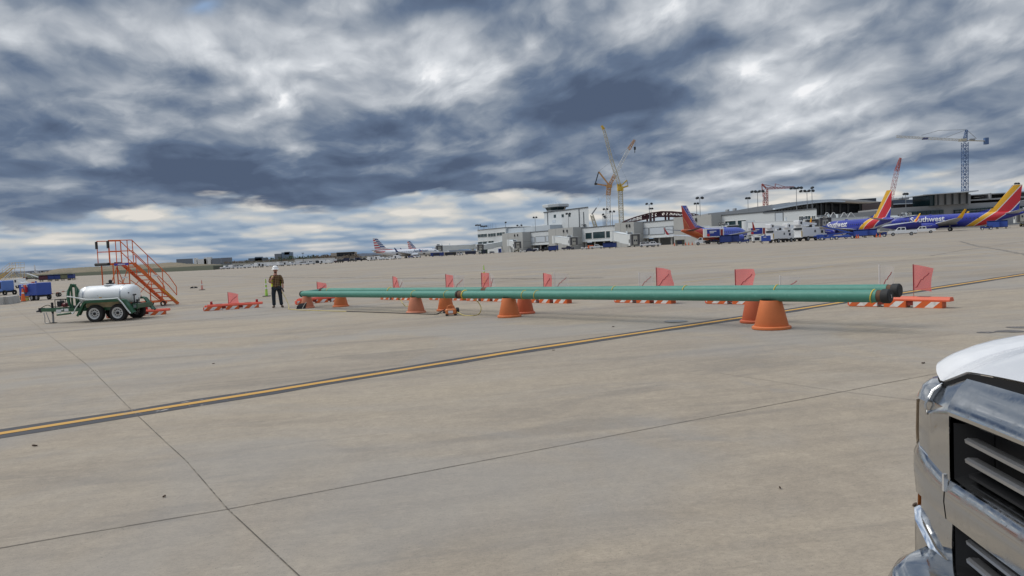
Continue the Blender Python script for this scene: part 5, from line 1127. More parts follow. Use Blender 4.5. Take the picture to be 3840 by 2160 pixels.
def fbox(name,m,parent,xa,xb,yt,yb=None,out=0.0,depth=12.0,z0=None,at=None):
    """box whose front face (out metres proud) spans pixel columns xa..xb with its top at pixel row yt"""
    xm=(xa+xb)/2 if at is None else at
    l0=F(xa,yt,out)[0]; l1=F(xb,yt,out)[0]; z1=F(xm,yt,out)[1]; zz=z0 if z0 is not None else (F(xm,yb,out)[1] if yb is not None else zg(l0,out))
    return MB().box(l0,l1,-out,depth,zz,z1).build(name,m,parent)
# main wall sections: upper storey walls sit over a dark undercroft with columns
fbox('office_block',WALL,FT,1790,1896,858,out=0,depth=17)
fbox('roof_parapet',TRIM,FT,1789,1897,857,858.6,out=.3,depth=17.3)
fbox('set_back_wall',WALLB,FT,1896.5,2062,851,out=-1.2,depth=18,z0=8.5); fbox('lower_wall',WALLB,FT,1896.5,1960,872,out=0,depth=18)
def obl(mb,l0,l1,y0,y1,z0,z1,sh):
    return mb.add([(l0,y0,z0),(l1,y0,z0),(l1-sh*(y1-y0),y1,z0),(l0,y1,z0),(l0,y0,z1),(l1,y0,z1),(l1-sh*(y1-y0),y1,z1),(l0,y1,z1)],[(0,3,2,1),(4,5,6,7),(0,1,5,4),(1,2,6,5),(2,3,7,6),(3,0,4,7)])
def seg(xa,xb,yta,ytb,yba,ybb,under=DARK,sh=0):
    l0=F(xa,yta)[0]; l1=F(xb,ytb)[0]; zt=F((xa+xb)/2,(yta+ytb)/2)[1]; zb=F((xa+xb)/2,(yba+ybb)/2)[1]
    obl(MB(),l0,l1,0,20,zb,zt,sh).build('upper_wall',WALL,FT); obl(MB(),l0,l1,-.25,20.2,zt,zt+.35,sh).build('roof_parapet',TRIM,FT)
    MB().box(l0,l1,-.35,-.003,zb-.1,zb+.35).build('floor_edge',WALL,FT)
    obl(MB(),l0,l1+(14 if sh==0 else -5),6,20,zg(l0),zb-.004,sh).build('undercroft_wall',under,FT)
    n=max(1,int((l1-l0)/9))
    for i in range(n+1):
        lx=l0+(l1-l0)*(i+.3)/(n+.6); MB().cyl((lx,.8,zg(lx)),(lx,.8,zb-.004),.45,seg=12).build('column',CWALL,FT,smooth=True)
    return l0,l1,zb,zt
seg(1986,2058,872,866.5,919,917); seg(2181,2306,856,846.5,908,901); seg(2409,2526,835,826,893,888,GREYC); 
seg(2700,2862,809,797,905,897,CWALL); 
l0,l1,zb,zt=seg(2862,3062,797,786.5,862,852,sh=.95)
def block(xa,xc,xb,yta,ytb,label=None):
    """projecting concrete stair block: near corner at xc, its return face runs back to xb"""
    out=5.5; l0=F(xa,yta,out)[0]; l1=F(xc,ytb,out)[0]; z1=F(xc,ytb,out)[1]
    MB().box(l0,l1,-out,3,zg(l0,out),z1).build('stair_block',CWALL,FT)
    for f in (.30,.62): MB().box(l0+(l1-l0)*f,l0+(l1-l0)*f+.10,-out-.02,-out+.05,zg(l0,out),z1-.2).build('panel_joint',TRIM,FT)
    return l0,l1,z1,out
blocks=[block(1882,1959,1988,876,870),block(2056,2148,2182,861,852),block(2305,2376,2410,837,831.5),block(2525,2667,2702,815,804)]
for k_,(l0,l1,z1,out) in enumerate(blocks):
    for f in ((.62,.76) if k_!=3 else (.45,.60)): MB().box(l0+(l1-l0)*f,l0+(l1-l0)*f+.8,-out-.35,-out-.004,z1-2.3,z1-1.0).build('wall_light',DARK,FT)
    MB().box(l1+.004,l1+.05,-out+.3,-.4,z1-5.6,z1-5.5).build('panel_joint',TRIM,FT); MB().box(l1+.004,l1+.05,-out+.3,-.4,z1-9,z1-8.9).build('panel_joint',TRIM,FT)
def win(xa,xb,ya,yb,m=GL,out=0.0,n=1,fr=True):
    la,za=F(xa,ya,out); lb,_=F(xb,ya,out); _,zb=F((xa+xb)/2,yb,out); _,za=F((xa+xb)/2,ya,out)
    w_=MB().box(la,lb,-out-.10,-out-.003,zb,za).build('window' if m is GL else 'wall_panel',m,FT)
    if fr:
        b=MB(); t=.16
        b.box(la-t,lb+t,-out-.16,-out-.004,za,za+t); b.box(la-t,lb+t,-out-.16,-out-.004,zb-t,zb); b.box(la-t,la,-out-.16,-out-.004,zb,za); b.box(lb,lb+t,-out-.16,-out-.004,zb,za)
        for i in range(1,n): q=la+(lb-la)*i/n; b.box(q-.06,q+.06,-out-.14,-out-.101,zb,za)
        b.build('window_frame',WHT if m is GL else TRIM,w_)
for a in ((1792,1827,877.5,889.5),(1830.5,1859.5,875,887.5),(1863,1893.5,871.5,883.5)): win(*a,n=3)
for a in ((1793,1829,906,915),(1832,1852,903,911)): win(*a,n=2)
for a in ((1990,2005,890,910),(2009,2044,887,908),(2048,2057,885,906)): win(*a,m=LIGHTG)
for a in ((2196,2220,873,896),(2224,2269,869,894),(2273,2304,866,891)): win(*a,n=1)
for a in ((2412,2432,856,880),(2436,2491,853,878),(2497,2524,849,875)): win(*a,m=LIGHTG)
for a in ((2720,2760,829,857),(2767,2798,826,855)): win(*a,n=1)
for a in ((2997.5,3013,811.5,827.5),(3020.5,3040,810,826.5),(3046,3057,809.5,825.5)): win(*a,n=2)
win(2798,2806,833,853,m=LIGHTG,fr=False); win(2908,2936,798,834,m=LIGHTG); 
# roof plant
for a in ((2727,2734,786,793),(2755,2762,780.5,790),(2330,2420,825,829)):
    pass
# control tower block, set back behind the facade
TW=thing('control_tower',(OF.x,OF.y,0),'squat white control tower block with glazed cab under a flat overhanging roof','control tower',rz=RZF)
OB=-9
l0,z1=F(2040,795,OB); l1,_=F(2172,787,OB); _,z1=F(2110,790,OB)
l2,_=F(2207,787,OB)
obl(MB(),l0,l2,-OB,-OB+13,8,z1,1.6).build('tower_block',WALL,TW); obl(MB(),l0-.3,l2+.3,-OB-.3,-OB+13.3,z1,z1+.5,1.6).build('roof_parapet',TRIM,TW)
MB().box(l1-.15,l1+.15,-OB-.25,-OB-.003,8,z1).build('shadow_gap',TRIM,TW); MB().box(l1+4,l1+4.3,-OB-.3,-OB-.003,8,z1-2).build('ladder_rail',TRIM,TW); MB().box(l1+3,l1+6,-OB-1.2,-OB-.003,z1-9,z1-8.6).build('small_balcony',TRIM,TW)
for a in ((2076.5,2084.5,805.5,817),(2106,2114,804,815),(2131,2139,802.5,813)):
    la,za=F(a[0],a[2],OB); lb,_=F(a[1],a[2],OB); _,zb=F(a[0],a[3],OB); MB().box(la,lb,-OB-.1,-OB-.003,zb,za).build('window',GL,TW)
la,za=F(2071,826,OB); lb,_=F(2083,826,OB); _,zb=F(2075,835,OB); MB().box(la,lb,-OB-.12,-OB-.003,zb,za).build('louvre_panel',LIGHTG,TW)
cx=F(2084,780,OB-5)[0]; cy=-OB+5; zt=z1+.5
def octo(r,z,k=.42): 
    return [(cx+r*a,cy+r*b*.9,z) for a,b in ((-1,-k),(-k,-1),(k,-1),(1,-k),(1,k),(k,1),(-k,1),(-1,k))]
MB().loft([octo(5.2,zt),octo(5.2,zt+.6)]).build('cab_base',WALL,TW); MB().loft([octo(5.1,zt+.6),octo(5.9,zt+2.2)]).build('cab_glass',GL,TW)
for i in range(8):
    a=octo(5.15,zt+.6)[i]; b_=octo(5.95,zt+2.2)[i]; MB().bar(a,b_,.2).build('cab_mullion',TRIM,TW)
MB().loft([octo(7.0,zt+2.2),octo(7.6,zt+2.4),octo(7.8,zt+3.7),octo(7.6,zt+4.0)]).build('cab_roof',WALL,TW)
for dx_,h_ in ((-6,3.8),(-3.5,1.6),(-1.5,1.8),(1.8,5.5)): MB().cyl((cx+dx_,cy,zt+3.9),(cx+dx_,cy,zt+3.9+h_),.07,seg=6).build('antenna',WHT,TW)
MB().bar((l1-.3,-OB-.15,9),(l1-.3,-OB-.15,z1),.15).build('downpipe',TRIM,TW)
MB().bar((l0+4,-OB-.25,9),(l0+4,-OB-.25,z1),.35,.1).build('roof_ladder',TRIM,TW)
# roof antennas on the office block
for x,yt,yb in ((1832,842,858),(1839,838,857),(1847,837,857),(1860,840,856),(1957,836,852),(1999,841,849)):
    p=PP(x,yb+1,480); h_=(yb-yt)/6.0; o=MB().cyl((0,0,0),(0,0,h_),.07,seg=6).build('roof_antenna',GM,None,loc=tuple(p)); 
    tag(o,'thin whip antenna on the low roof left of the control tower','antenna','whip antennas on the low roof')
# ================================================================= floodlight masts
LAMPD=mat('floodlight_dark',(.035,.04,.045),.5)
def mast(px,yt,yb,D,label,heads=2,wide=1.4,r=.11):
    p=PP(px,yb,D); h_=(yb-yt)/FPX*D; root=thing('floodlight_mast',tuple(p),label,'floodlight mast',rz=random.uniform(-.2,.2),group='apron floodlight masts')
    MB().cyl((0,0,-.3),(0,0,h_),r*1.25,r*.8,seg=8).build('pole',GM if heads else LAMPD,root)
    if heads: MB().bar((-wide/2,0,h_-.5),(wide/2,0,h_-.5),.10).build('crossarm',GM,root)
    for i in range(heads):
        x_=-wide/2+wide*i/max(1,heads-1) if heads>1 else .2
        b=MB(); b.M=Matrix.Translation((x_,0,h_-.05)) @ Matrix.Rotation(rad(25 if i%2 else -20),4,'Y'); b.loft([[(-.45,-.4,-.42),(.45,-.4,-.42),(.45,.4,-.42),(-.45,.4,-.42)],[(-.62,-.5,.1),(.62,-.5,.1),(.62,.5,.1),(-.62,.5,.1)],[(-.3,-.3,.45),(.3,-.3,.45),(.3,.3,.45),(-.3,.3,.45)]]); b.build('floodlight',LAMPD,root)
    return root
for a in ((1793.5,844,863,480,'clustered floodlights at the left corner of the concourse roof',3,2.6),(1815,848,861,480,'low cluster of floodlights just right of the roof corner cluster',4,3.4),(1896,834,853,470,'single floodlight pole above the office block right edge',1,1),(1948,845,852,450,'low pair of floodlights on the concourse roof',2,2.4),
  (2008.5,815,868,420,'floodlight mast on the roof left of the control tower',2,1.5),(2133,801,853,385,'floodlight mast in front of the control tower block',2,1.6),(2273,784,848,370,'floodlight mast in front of the pale crane tower',2,1.6),(2297.5,793,847,370,'floodlight mast between the two tall cranes',2,1.8),(2262,804,848,390,'leftmost of three lined up masts near the small crane',1,1),(2266.5,811,848,400,'middle of three lined up masts near the small crane',1,1),(2270,816,848,420,'right of three lined up masts near the small crane',1,1),
  (2436.5,764,833,350,'floodlight mast in front of the steel arch',2,2.2),(2443,782,832,420,'thin mast right behind the mast at the steel arch',2,1.4),(2613,763,808,360,'thin unlit mast left of the tall mast above the red tail jet',2,1.4),(2626,742,809,300,'tall floodlight mast right of the red finned tail',2,2.0),(2806,743,800,330,'thin grey mast on the roof left of the red tower crane',2,1.2),(2842.5,718,800,290,'twin headed mast just left of the red tower crane',4,4.0),(2988,705,786,300,'mast with wide cluster of lamps at the crane jib end',4,3.8),(3027.5,716,786,300,'mast with long row of lamps, left of the tallest',4,4.6),(3046,704,784,310,'mast with one tilted lamp beside the long lamp row',1,1),(3080,762,806,280,'bare slim mast in front of the dark terminal hall',0,1),(3397,727,778,330,'thin mast above the low grey building between the blue jets',2,1.2),(3814,688,712,400,'thin mast above the car park at the right edge',2,1.6),(3384,737,745,330,'tiny beacon mast above the low dark building',0,1)):
    mast(*a)
# ================================================================= steel arch under construction
ARC=mat('maroon_steel',(.07,.022,.028),.6,.2,.2,1)
ar=thing('steel_roof_truss',tuple(PP(2338,836,430)),'dark maroon arched steel roof truss being erected behind the concourse','steel truss')
o_=PP(2338,836,430); TP=[(2338,836),(2352,826),(2394,811),(2437,799),(2481,793),(2520,793.5),(2560,797),(2607,803),(2640,812)]; BP=[(2340,838),(2358,834),(2398,826),(2440,817),(2481,809.5),(2520,809),(2560,811),(2607,814),(2640,817)]
def smp(P_,n):
    o=[]
    for i in range(n+1):
        f=i/n*(len(P_)-1); j=min(int(f),len(P_)-2); q=f-j; o.append((P_[j][0]+(P_[j+1][0]-P_[j][0])*q,P_[j][1]+(P_[j+1][1]-P_[j][1])*q))
    return o
for dy in (0,9):
    Tn=[PP(x,y,430)+Vector((0,dy,0))-o_ for x,y in smp(TP,24)]; Bn=[PP(x,y,430)+Vector((0,dy,0))-o_ for x,y in smp(BP,24)]
    MB().tube(Tn,.32,6).build('top_chord',ARC,ar); MB().tube(Bn,.42,6).build('bottom_chord',ARC,ar)
    for i in range(24):
        MB().bar(Tn[i],Bn[i],.28).build('web_member',ARC,ar); MB().bar(Tn[i],Bn[i+1],.20).build('web_member',ARC,ar)
    for i in (9,10,14): MB().bar(Tn[i],Tn[i]+Vector((0,0,-7.5)),.9).build('arch_column',ARC,ar)
for i in range(0,25,2): MB().bar(Tn[i],Tn[i]-Vector((0,9,0)),.35).build('cross_purlin',ARC,ar)
for i in (8,9,12): MB().bar((Tn[i]+Bn[i])/2-Vector((1.2,0,0)),(Tn[i]+Bn[i])/2+Vector((1.6,0,0)),.1,2.0).build('gusset_plate',ARC,ar)
# ================================================================= cranes
CY=mat('crane_yellow',(.62,.42,.06),.5,0,.12,.5); CO=mat('crane_orange',(.50,.27,.10),.5,0,.12,.5); CW=mat('crane_white',(.66,.67,.66),.5,0,.06,.5); CRD=mat('crane_red',(.38,.09,.08),.5,0,.1,.5); CB2=mat('crane_blue',(.075,.14,.29),.5,0,.12,.5); CTN=mat('crane_tan',(.50,.47,.37),.6,0,.1,.5); PKR=mat('crane_pale_red',(.52,.33,.34),.5)
def lattice(p,q,w,bar_,m,name,parent,n=None,w2=None):
    p=Vector(p); q=Vector(q); d=(q-p); Ln=d.length; d.normalize(); up=Vector((0,1,0)) if abs(d.y)<.8 else Vector((1,0,0)); a=d.cross(up).normalized(); b_=a.cross(d); w2=w2 or w; n=n or max(3,int(Ln/w)); b=MB()
    cr=lambda t:[p+d*(Ln*t)+(a*sx+b_*sy)*((w+(w2-w)*t)/2) for sx,sy in ((-1,-1),(1,-1),(1,1),(-1,1))]
    c0,c1=cr(0),cr(1)
    for i in range(4): b.bar(c0[i],c1[i],bar_)
    for k_ in range(n):
        A_,B_=cr(k_/n),cr((k_+1)/n)
        for i in range(4):
            j=(i+1)%4; b.bar(A_[i],A_[j],bar_*.7); b.bar(A_[i],B_[j],bar_*.7) if k_%2 else b.bar(A_[j],B_[i],bar_*.7)
    return b.build(name,m,parent)
def P6(x,y,D,o): return PP(x,y,D)-o
D=640; o=PP(2281,850,D); cr=thing('luffing_crane',tuple(o),'white masted crane with orange head, its jib raised to the right with a black hook','tower crane',group=None)
lattice((0,0,-14),P6(2281,731,D,o),3.0,.28,CW,'mast',cr); lattice(P6(2281,731,D,o),P6(2284,700,D,o),3.0,.5,CO,'upper_mast',cr)
lattice(P6(2285,695,D,o),P6(2306,656,D,o),2.2,.45,CO,'jib_foot',cr,w2=2.4); lattice(P6(2306,656,D,o),P6(2358,559,D,o),2.4,.25,CW,'jib',cr); lattice(P6(2358,559,D,o),P6(2380,524,D,o),2.4,.45,CO,'jib_head',cr,w2=1.2)
MB().bar(P6(2284,694,D,o),P6(2245,644,D,o),1.1).build('back_mast',CO,cr); MB().bar(P6(2245,644,D,o),P6(2232.5,688,D,o),.8).build('back_stay',LAMPD,cr); MB().bar(P6(2232.5,689,D,o),P6(2284,698,D,o),1.0).build('counter_jib',CO,cr); MB().bx(P6(2234,690,D,o),(2,2.5,1.6)).build('counterweight',LAMPD,cr); MB().bx(P6(2284,698,D,o),(4.5,4,2.6)).build('slewing_platform',CO,cr)
MB().bar(P6(2245,643,D,o),P6(2360,552,D,o),.14).build('luffing_rope',GM,cr); MB().bar(P6(2379,524,D,o)+Vector((.8,0,0)),P6(2380.5,553,D,o),.16).build('hoist_rope',LAMPD,cr)
hk=MB(); hk.bx(P6(2380.5,556,D,o),(1.6,1,2.4)); hk.build('hook_block',LAMPD,cr); MB().bar(P6(2380.5,559,D,o),P6(2380.5,573,D,o),.5).build('hook',LAMPD,cr)
D=600; o=PP(2331,850,D); cr=thing('luffing_crane',tuple(o),'tall yellow masted crane with its long jib raised steeply to the left','tower crane')
lattice((0,0,-14),P6(2326,712,D,o),3.2,.34,CTN,'mast',cr,n=24); lattice(P6(2324,703,D,o),P6(2321,690,D,o),2.6,.6,CY,'jib_foot',cr,n=3); lattice(P6(2321,690,D,o),P6(2293,600,D,o),2.3,.26,CTN,'jib',cr); lattice(P6(2293,600,D,o),P6(2264,484,D,o),2.1,.25,CTN,'jib',cr,w2=1.7); lattice(P6(2264,484,D,o),P6(2256,471,D,o),1.6,.5,CY,'jib_head',cr,n=3,w2=.8)
MB().bx(P6(2326,708,D,o),(4.4,4,3.4)).build('slewing_platform',CY,cr); MB().bx(P6(2322,709,D,o)-Vector((0,2.4,0)),(1.6,1.6,2.2)).build('crane_cab',CY,cr)
MB().bar(P6(2326,700,D,o),P6(2351,676,D,o),.9).build('back_mast',CY,cr); MB().bar(P6(2351,676,D,o),P6(2355,697,D,o),.5).build('back_stay',GM,cr); MB().bar(P6(2328,706,D,o),P6(2356,697,D,o),1.1).build('counter_jib',CY,cr); MB().bar(P6(2351,676,D,o),P6(2264,484,D,o),.10).build('luffing_rope',GM,cr)
D=560; o=PP(2240,850,D); cr=thing('mobile_crane',tuple(o),'small tan mobile crane boom with grey fly jib right of the control tower','mobile crane'); lattice((0,0,-5),P6(2219,806,D,o),2.4,.6,CO if False else CTN,'boom',cr,w2=1.7); MB().bar(P6(2219,804,D,o),P6(2237,779,D,o),.9).build('fly_jib',GM,cr); MB().bar(P6(2237,779,D,o),P6(2268,726,D,o),.22).build('stay_rod',CW,cr); MB().bar(P6(2249,757,D,o),P6(2241,738,D,o),.2).build('stay_rod',CW,cr); MB().bx((0,0,-6),(4,4,3)).build('boom_base',CTN,cr)
D=520; o=PP(2871,790,D); cr=thing('tower_crane',tuple(o),'red tower crane with short jib pointing right behind the grey roof','tower crane'); lattice((0,0,-6),P6(2870,710,D,o),2.6,.32,CRD,'mast',cr); lattice(P6(2872,707,D,o),P6(2978,702,D,o),1.1,.2,CRD,'jib',cr); MB().bar(P6(2873,706,D,o),P6(2857,690,D,o),.9).build('mast_head',CRD,cr); MB().bar(P6(2857,690,D,o),P6(2912,703,D,o),.3).build('tie_bar',CRD,cr); MB().bar(P6(2857,690,D,o),P6(2858.5,718,D,o),.5).build('tie_bar',CRD,cr); MB().bar(P6(2907,703,D,o),P6(2907,689,D,o),.4).build('tie_mast',CRD,cr); MB().bar(P6(2907,689,D,o),P6(2950,702,D,o),.22).build('tie_bar',CRD,cr); MB().bx(P6(2866,745,D,o),(2,2,2.5)).build('operator_cab',CW,cr)
D=560; o=PP(3336,745,D); cr=thing('crawler_crane',tuple(o),'pale red lattice boom rising behind the tail of the blue jet','crawler crane'); lattice((0,0,-4),P6(3363,640,D,o),2.4,.19,PKR,'boom',cr,w2=2.4); lattice(P6(3363,640,D,o),P6(3377,592,D,o),2.3,.3,CRD,'boom_tip',cr,w2=.9); MB().bx((0,0,-5),(5,4,3)).build('crane_base',CRD,cr)
D=520; o=PP(3618,740,D); cr=thing('tower_crane',tuple(o),'tall blue tower crane with white jib above the grey building at right','tower crane'); lattice((0,0,-6),P6(3618,534,D,o),3.0,.27,CB2,'mast',cr,n=20); lattice(P6(3618,530,D,o),P6(3625,486,D,o),2.0,.25,CB2,'tower_head',cr,w2=1.0)
lattice(P6(3600,525,D,o),P6(3360,512,D,o),1.2,.24,CW,'jib',cr); MB().bar(P6(3627,527,D,o),P6(3702,529,D,o),1.2,.5).build('counter_jib',CTN,cr); MB().bx(P6(3698,529,D,o),(2.4,2.2,4.4)).build('counterweight',CB2,cr); MB().bx(P6(3609,525,D,o),(4,3,1.6)).build('slewing_unit',CTN,cr); MB().bx(P6(3646,523,D,o),(3,2,1.0)).build('winch_house',GM,cr)
MB().tube([P6(3624,486,D,o),P6(3520,489,D,o),P6(3455,508,D,o)],.13,5).build('tie_bar',GM,cr); MB().bar(P6(3623,487,D,o),P6(3548,515,D,o),.22).build('tie_bar',GM,cr); MB().bar(P6(3626,487,D,o),P6(3662,520,D,o),.2).build('tie_bar',GM,cr); MB().bx(P6(3469,520,D,o),(3.4,1.6,1.2)).build('trolley',mat('trolley_blue',(.08,.09,.2),.5),cr)
# ================================================================= main terminal hall with the swept roof
def slab(name,label,cat,top,bot,D0,D1,m,parent=None,part=None):
    b=MB(); n=max(len(top),2); T=[PP(x,y,D0) for x,y in top]; Bt=[PP(x,y,D0) for x,y in bot]; o=T[0].copy() if parent is None else Vector(parent.location)
    dv=lambda p:Vector((p.x*(D1/D0-1)*0,D1-D0,0))
    rings=[[T[i]-o,T[i]+dv(T[i])-o,Bt[i]+dv(Bt[i])-o,Bt[i]-o] for i in range(n)]
    b.loft(rings); ob=b.build(part or name,m,parent,smooth=True,auto=20)
    if parent is None: ob.location=o; tag(ob,label,cat)
    return ob
RW=mat('roof_membrane',(.36,.38,.40),.55,0,.05,.05); RT=mat('roof_soffit_tan',(.42,.36,.29),.6); RDK=mat('hall_dark_glass',(.018,.022,.028),.2,0,.3,.2)
TH=thing('terminal_hall',tuple(PP(3100,800,400)),'large terminal hall under a long swept grey roof above dark glass','terminal building')
T1=[(2655,800),(2753,790),(2840,775),(2956,760),(3050,750),(3143,746),(3236,750),(3308,757)]
B1=[(2655,812),(2753,806),(2840,796),(2907,786),(2989,770),(3115,756),(3220,760),(3308,760)]
slab('',None,None,T1,B1,395,440,RW,TH,'swept_roof')
E1=[(2907,780),(2989,765.5),(3050,757.5),(3115,752.5),(3170,754)]; E2=[(2907,786),(2989,771),(3050,762),(3115,756.5),(3170,758)]
slab('',None,None,E1,E2,391,394.9,mat('eave_fascia_pale',(.60,.68,.76),.35),TH,'roof_edge')
slab('',None,None,[(3170,754),(3220,756),(3308,757)],[(3170,759),(3220,762.5),(3308,762)],391,394.9,RT,TH,'roof_edge')
slab('',None,None,[(2640,812),(2850,795),(2990,772),(3115,757),(3330,762)],[(2640,840),(2850,840),(2990,830),(3115,820),(3330,812)],405,436,RDK,TH,'hall_glazing')
for i,x in enumerate((3060,3078,3096,3120,3150,3180,3225,3243)):
    b=MB(); p=PP(x,762,404.5)-Vector(TH.location); q=PP(x,805,404.5)-Vector(TH.location); b.bar(p,q,.8); b.build('glazing_column',TRIM,TH)
for i in range(15):
    xa=2880+i*11.5; xb=xa+6; ya=782-(xa-2880)*.115; p=PP(xa,ya+3,398)-Vector(TH.location); q=PP(xb,ya+13,398)-Vector(TH.location); r_=PP(xa+11.5,ya+2,398)-Vector(TH.location); MB().bar(p,q,.5).build('roof_strut',TRIM,TH); MB().bar(q,r_,.5).build('roof_strut',TRIM,TH)
slab('',None,None,[(2880,795),(3060,783)],[(2880,812),(3060,800)],399,404,LIGHTG,TH,'upper_lobby_wall')
for xa,ya,xb,yb in ((2880,770,2896,767),(2899,768.5,2926,764.5),(2928,763,2962,758.5),(3258,748,3285,744.5)): slab('',None,None,[(xa,ya),(xb,yb)],[(xa,ya+2.2),(xb,yb+2.4)],420,424,RDK,TH,'roof_monitor')
for xa,ya in ((2728,785.5),(2755.5,781)): slab('',None,None,[(xa,ya),(xa+7,ya-.5)],[(xa,ya+8),(xa+7,ya+7.5)],396,400,GREYC,TH,'roof_vent')
# low grey pier wall behind the jets and the bands of the hall
slab('connector_building','long low grey connector wall between the hall and the blue jets','terminal building',[(3062,808),(3200,799),(3300,789)],[(3062,872),(3200,864),(3300,860)],300,320,GREYC)
slab('annex_roof','dark flat roofed annex between the swept roof and the grey headhouse','building',[(3225,746),(3286,742.5),(3287,752)][:2],[(3225,760),(3286,757)],430,450,mat('annex_dark',(.05,.065,.09),.4))
GB=thing('headhouse',tuple(PP(3600,800,350)),'grey headhouse with thin overhanging roof, ribbed tower and car park decks at right','terminal building')
gp_=lambda *a:slab('',None,None,*a)
def gs_(top,bot,D0,D1,m,nm): return slab('',None,None,top,bot,D0,D1,m,GB,nm)
gs_([(3300,783),(3420,776),(3640,763),(3845,751)],[(3300,868),(3420,862),(3640,852),(3845,840)],350,372,GREYC,'lower_wall')
gs_([(3300,757),(3350,754)],[(3300,784),(3350,781)],352,370,mat('bronze_glass',(.05,.04,.042),.3),'glazed_link')
gs_([(3349,750),(3466,747)],[(3349,765),(3466,761)],380,395,mat('annex_dark',(.05,.065,.09),.4),'upper_floor_glass')
gs_([(3350,764),(3487,758)],[(3350,767),(3487,761)],372,398,LIGHTG,'canopy'); gs_([(3350,766),(3487,761)],[(3350,783),(3487,775)],374,396,MATS['bronze_glass'],'recessed_floor')
gs_([(3349+60,741),(3371,741)][::-1],[(3371,748),(3409,747)],400,410,GREYC,'roof_plant')
gs_([(3462,729),(3560,722),(3670,713)],[(3462,731.5),(3560,725),(3670,717)],343,366,LIGHTG,'flat_roof')
gs_([(3509,727),(3560,724),(3632,718)],[(3509,770),(3560,767),(3632,763)],348,364,GREYC,'ribbed_tower')
gs_([(3487,729),(3509,727)],[(3487,773),(3509,771)],349,364,GL,'corner_glass')
for x in (3521,3548,3575,3602,3629): gs_([(x,727-(x-3521)*.07),(x+2,727-(x-3521)*.07)],[(x,769-(x-3521)*.06),(x+2,769-(x-3521)*.06)],346.5,347.9,TRIM,'tower_rib')
for ya,yb in ((727,732),(745,752)): gs_([(3631,ya+4),(3740,ya-3),(3845,ya-10)],[(3631,yb+2),(3740,yb-4),(3845,yb-11)],350,372,GREYC,'deck_slab')
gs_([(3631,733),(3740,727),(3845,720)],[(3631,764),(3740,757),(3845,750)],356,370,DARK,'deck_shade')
gs_([(3631,728),(3640,727)],[(3631,764),(3640,763)],349,372,GREYC,'deck_pier'); gs_([(3711,724),(3718,723.5)],[(3711,746),(3718,745)],349,372,GREYC,'deck_pier')
gs_([(3655,739),(3705,736)],[(3655,741),(3705,738)],353,354,WHT,'parked_van_roof')
for i in range(8):
    xa=3408+i*16.5; gs_([(xa,793.5-i*1.0+1),(xa+15,793.5-(i+.9)*1.0+.6)],[(xa,812-i*1.0),(xa+15,812-(i+.9)*1.0)],348.6,349.9,GL,'window_bay')
for i in range(11):
    xa=3582+i*15.8; gs_([(xa,787-i*1.15),(xa+14.4,787-(i+.9)*1.15)],[(xa,803-i*1.15),(xa+14.4,803-(i+.9)*1.15)],348.6,349.9,GL,'window_bay')
for i in range(3):
    xa=3832+i*17; gs_([(xa,773-i),(xa+14,772.2-i)],[(xa,788-i),(xa+14,787.2-i)],348.6,349.9,GL,'window_bay')
gs_([(3415,808),(3540,801)],[(3415,809),(3540,802)],348.2,348.5,GREYC,'mullion_rail'); gs_([(3582,794),(3755,781.5)],[(3582,795),(3755,782.5)],348.2,348.5,GREYC,'mullion_rail')
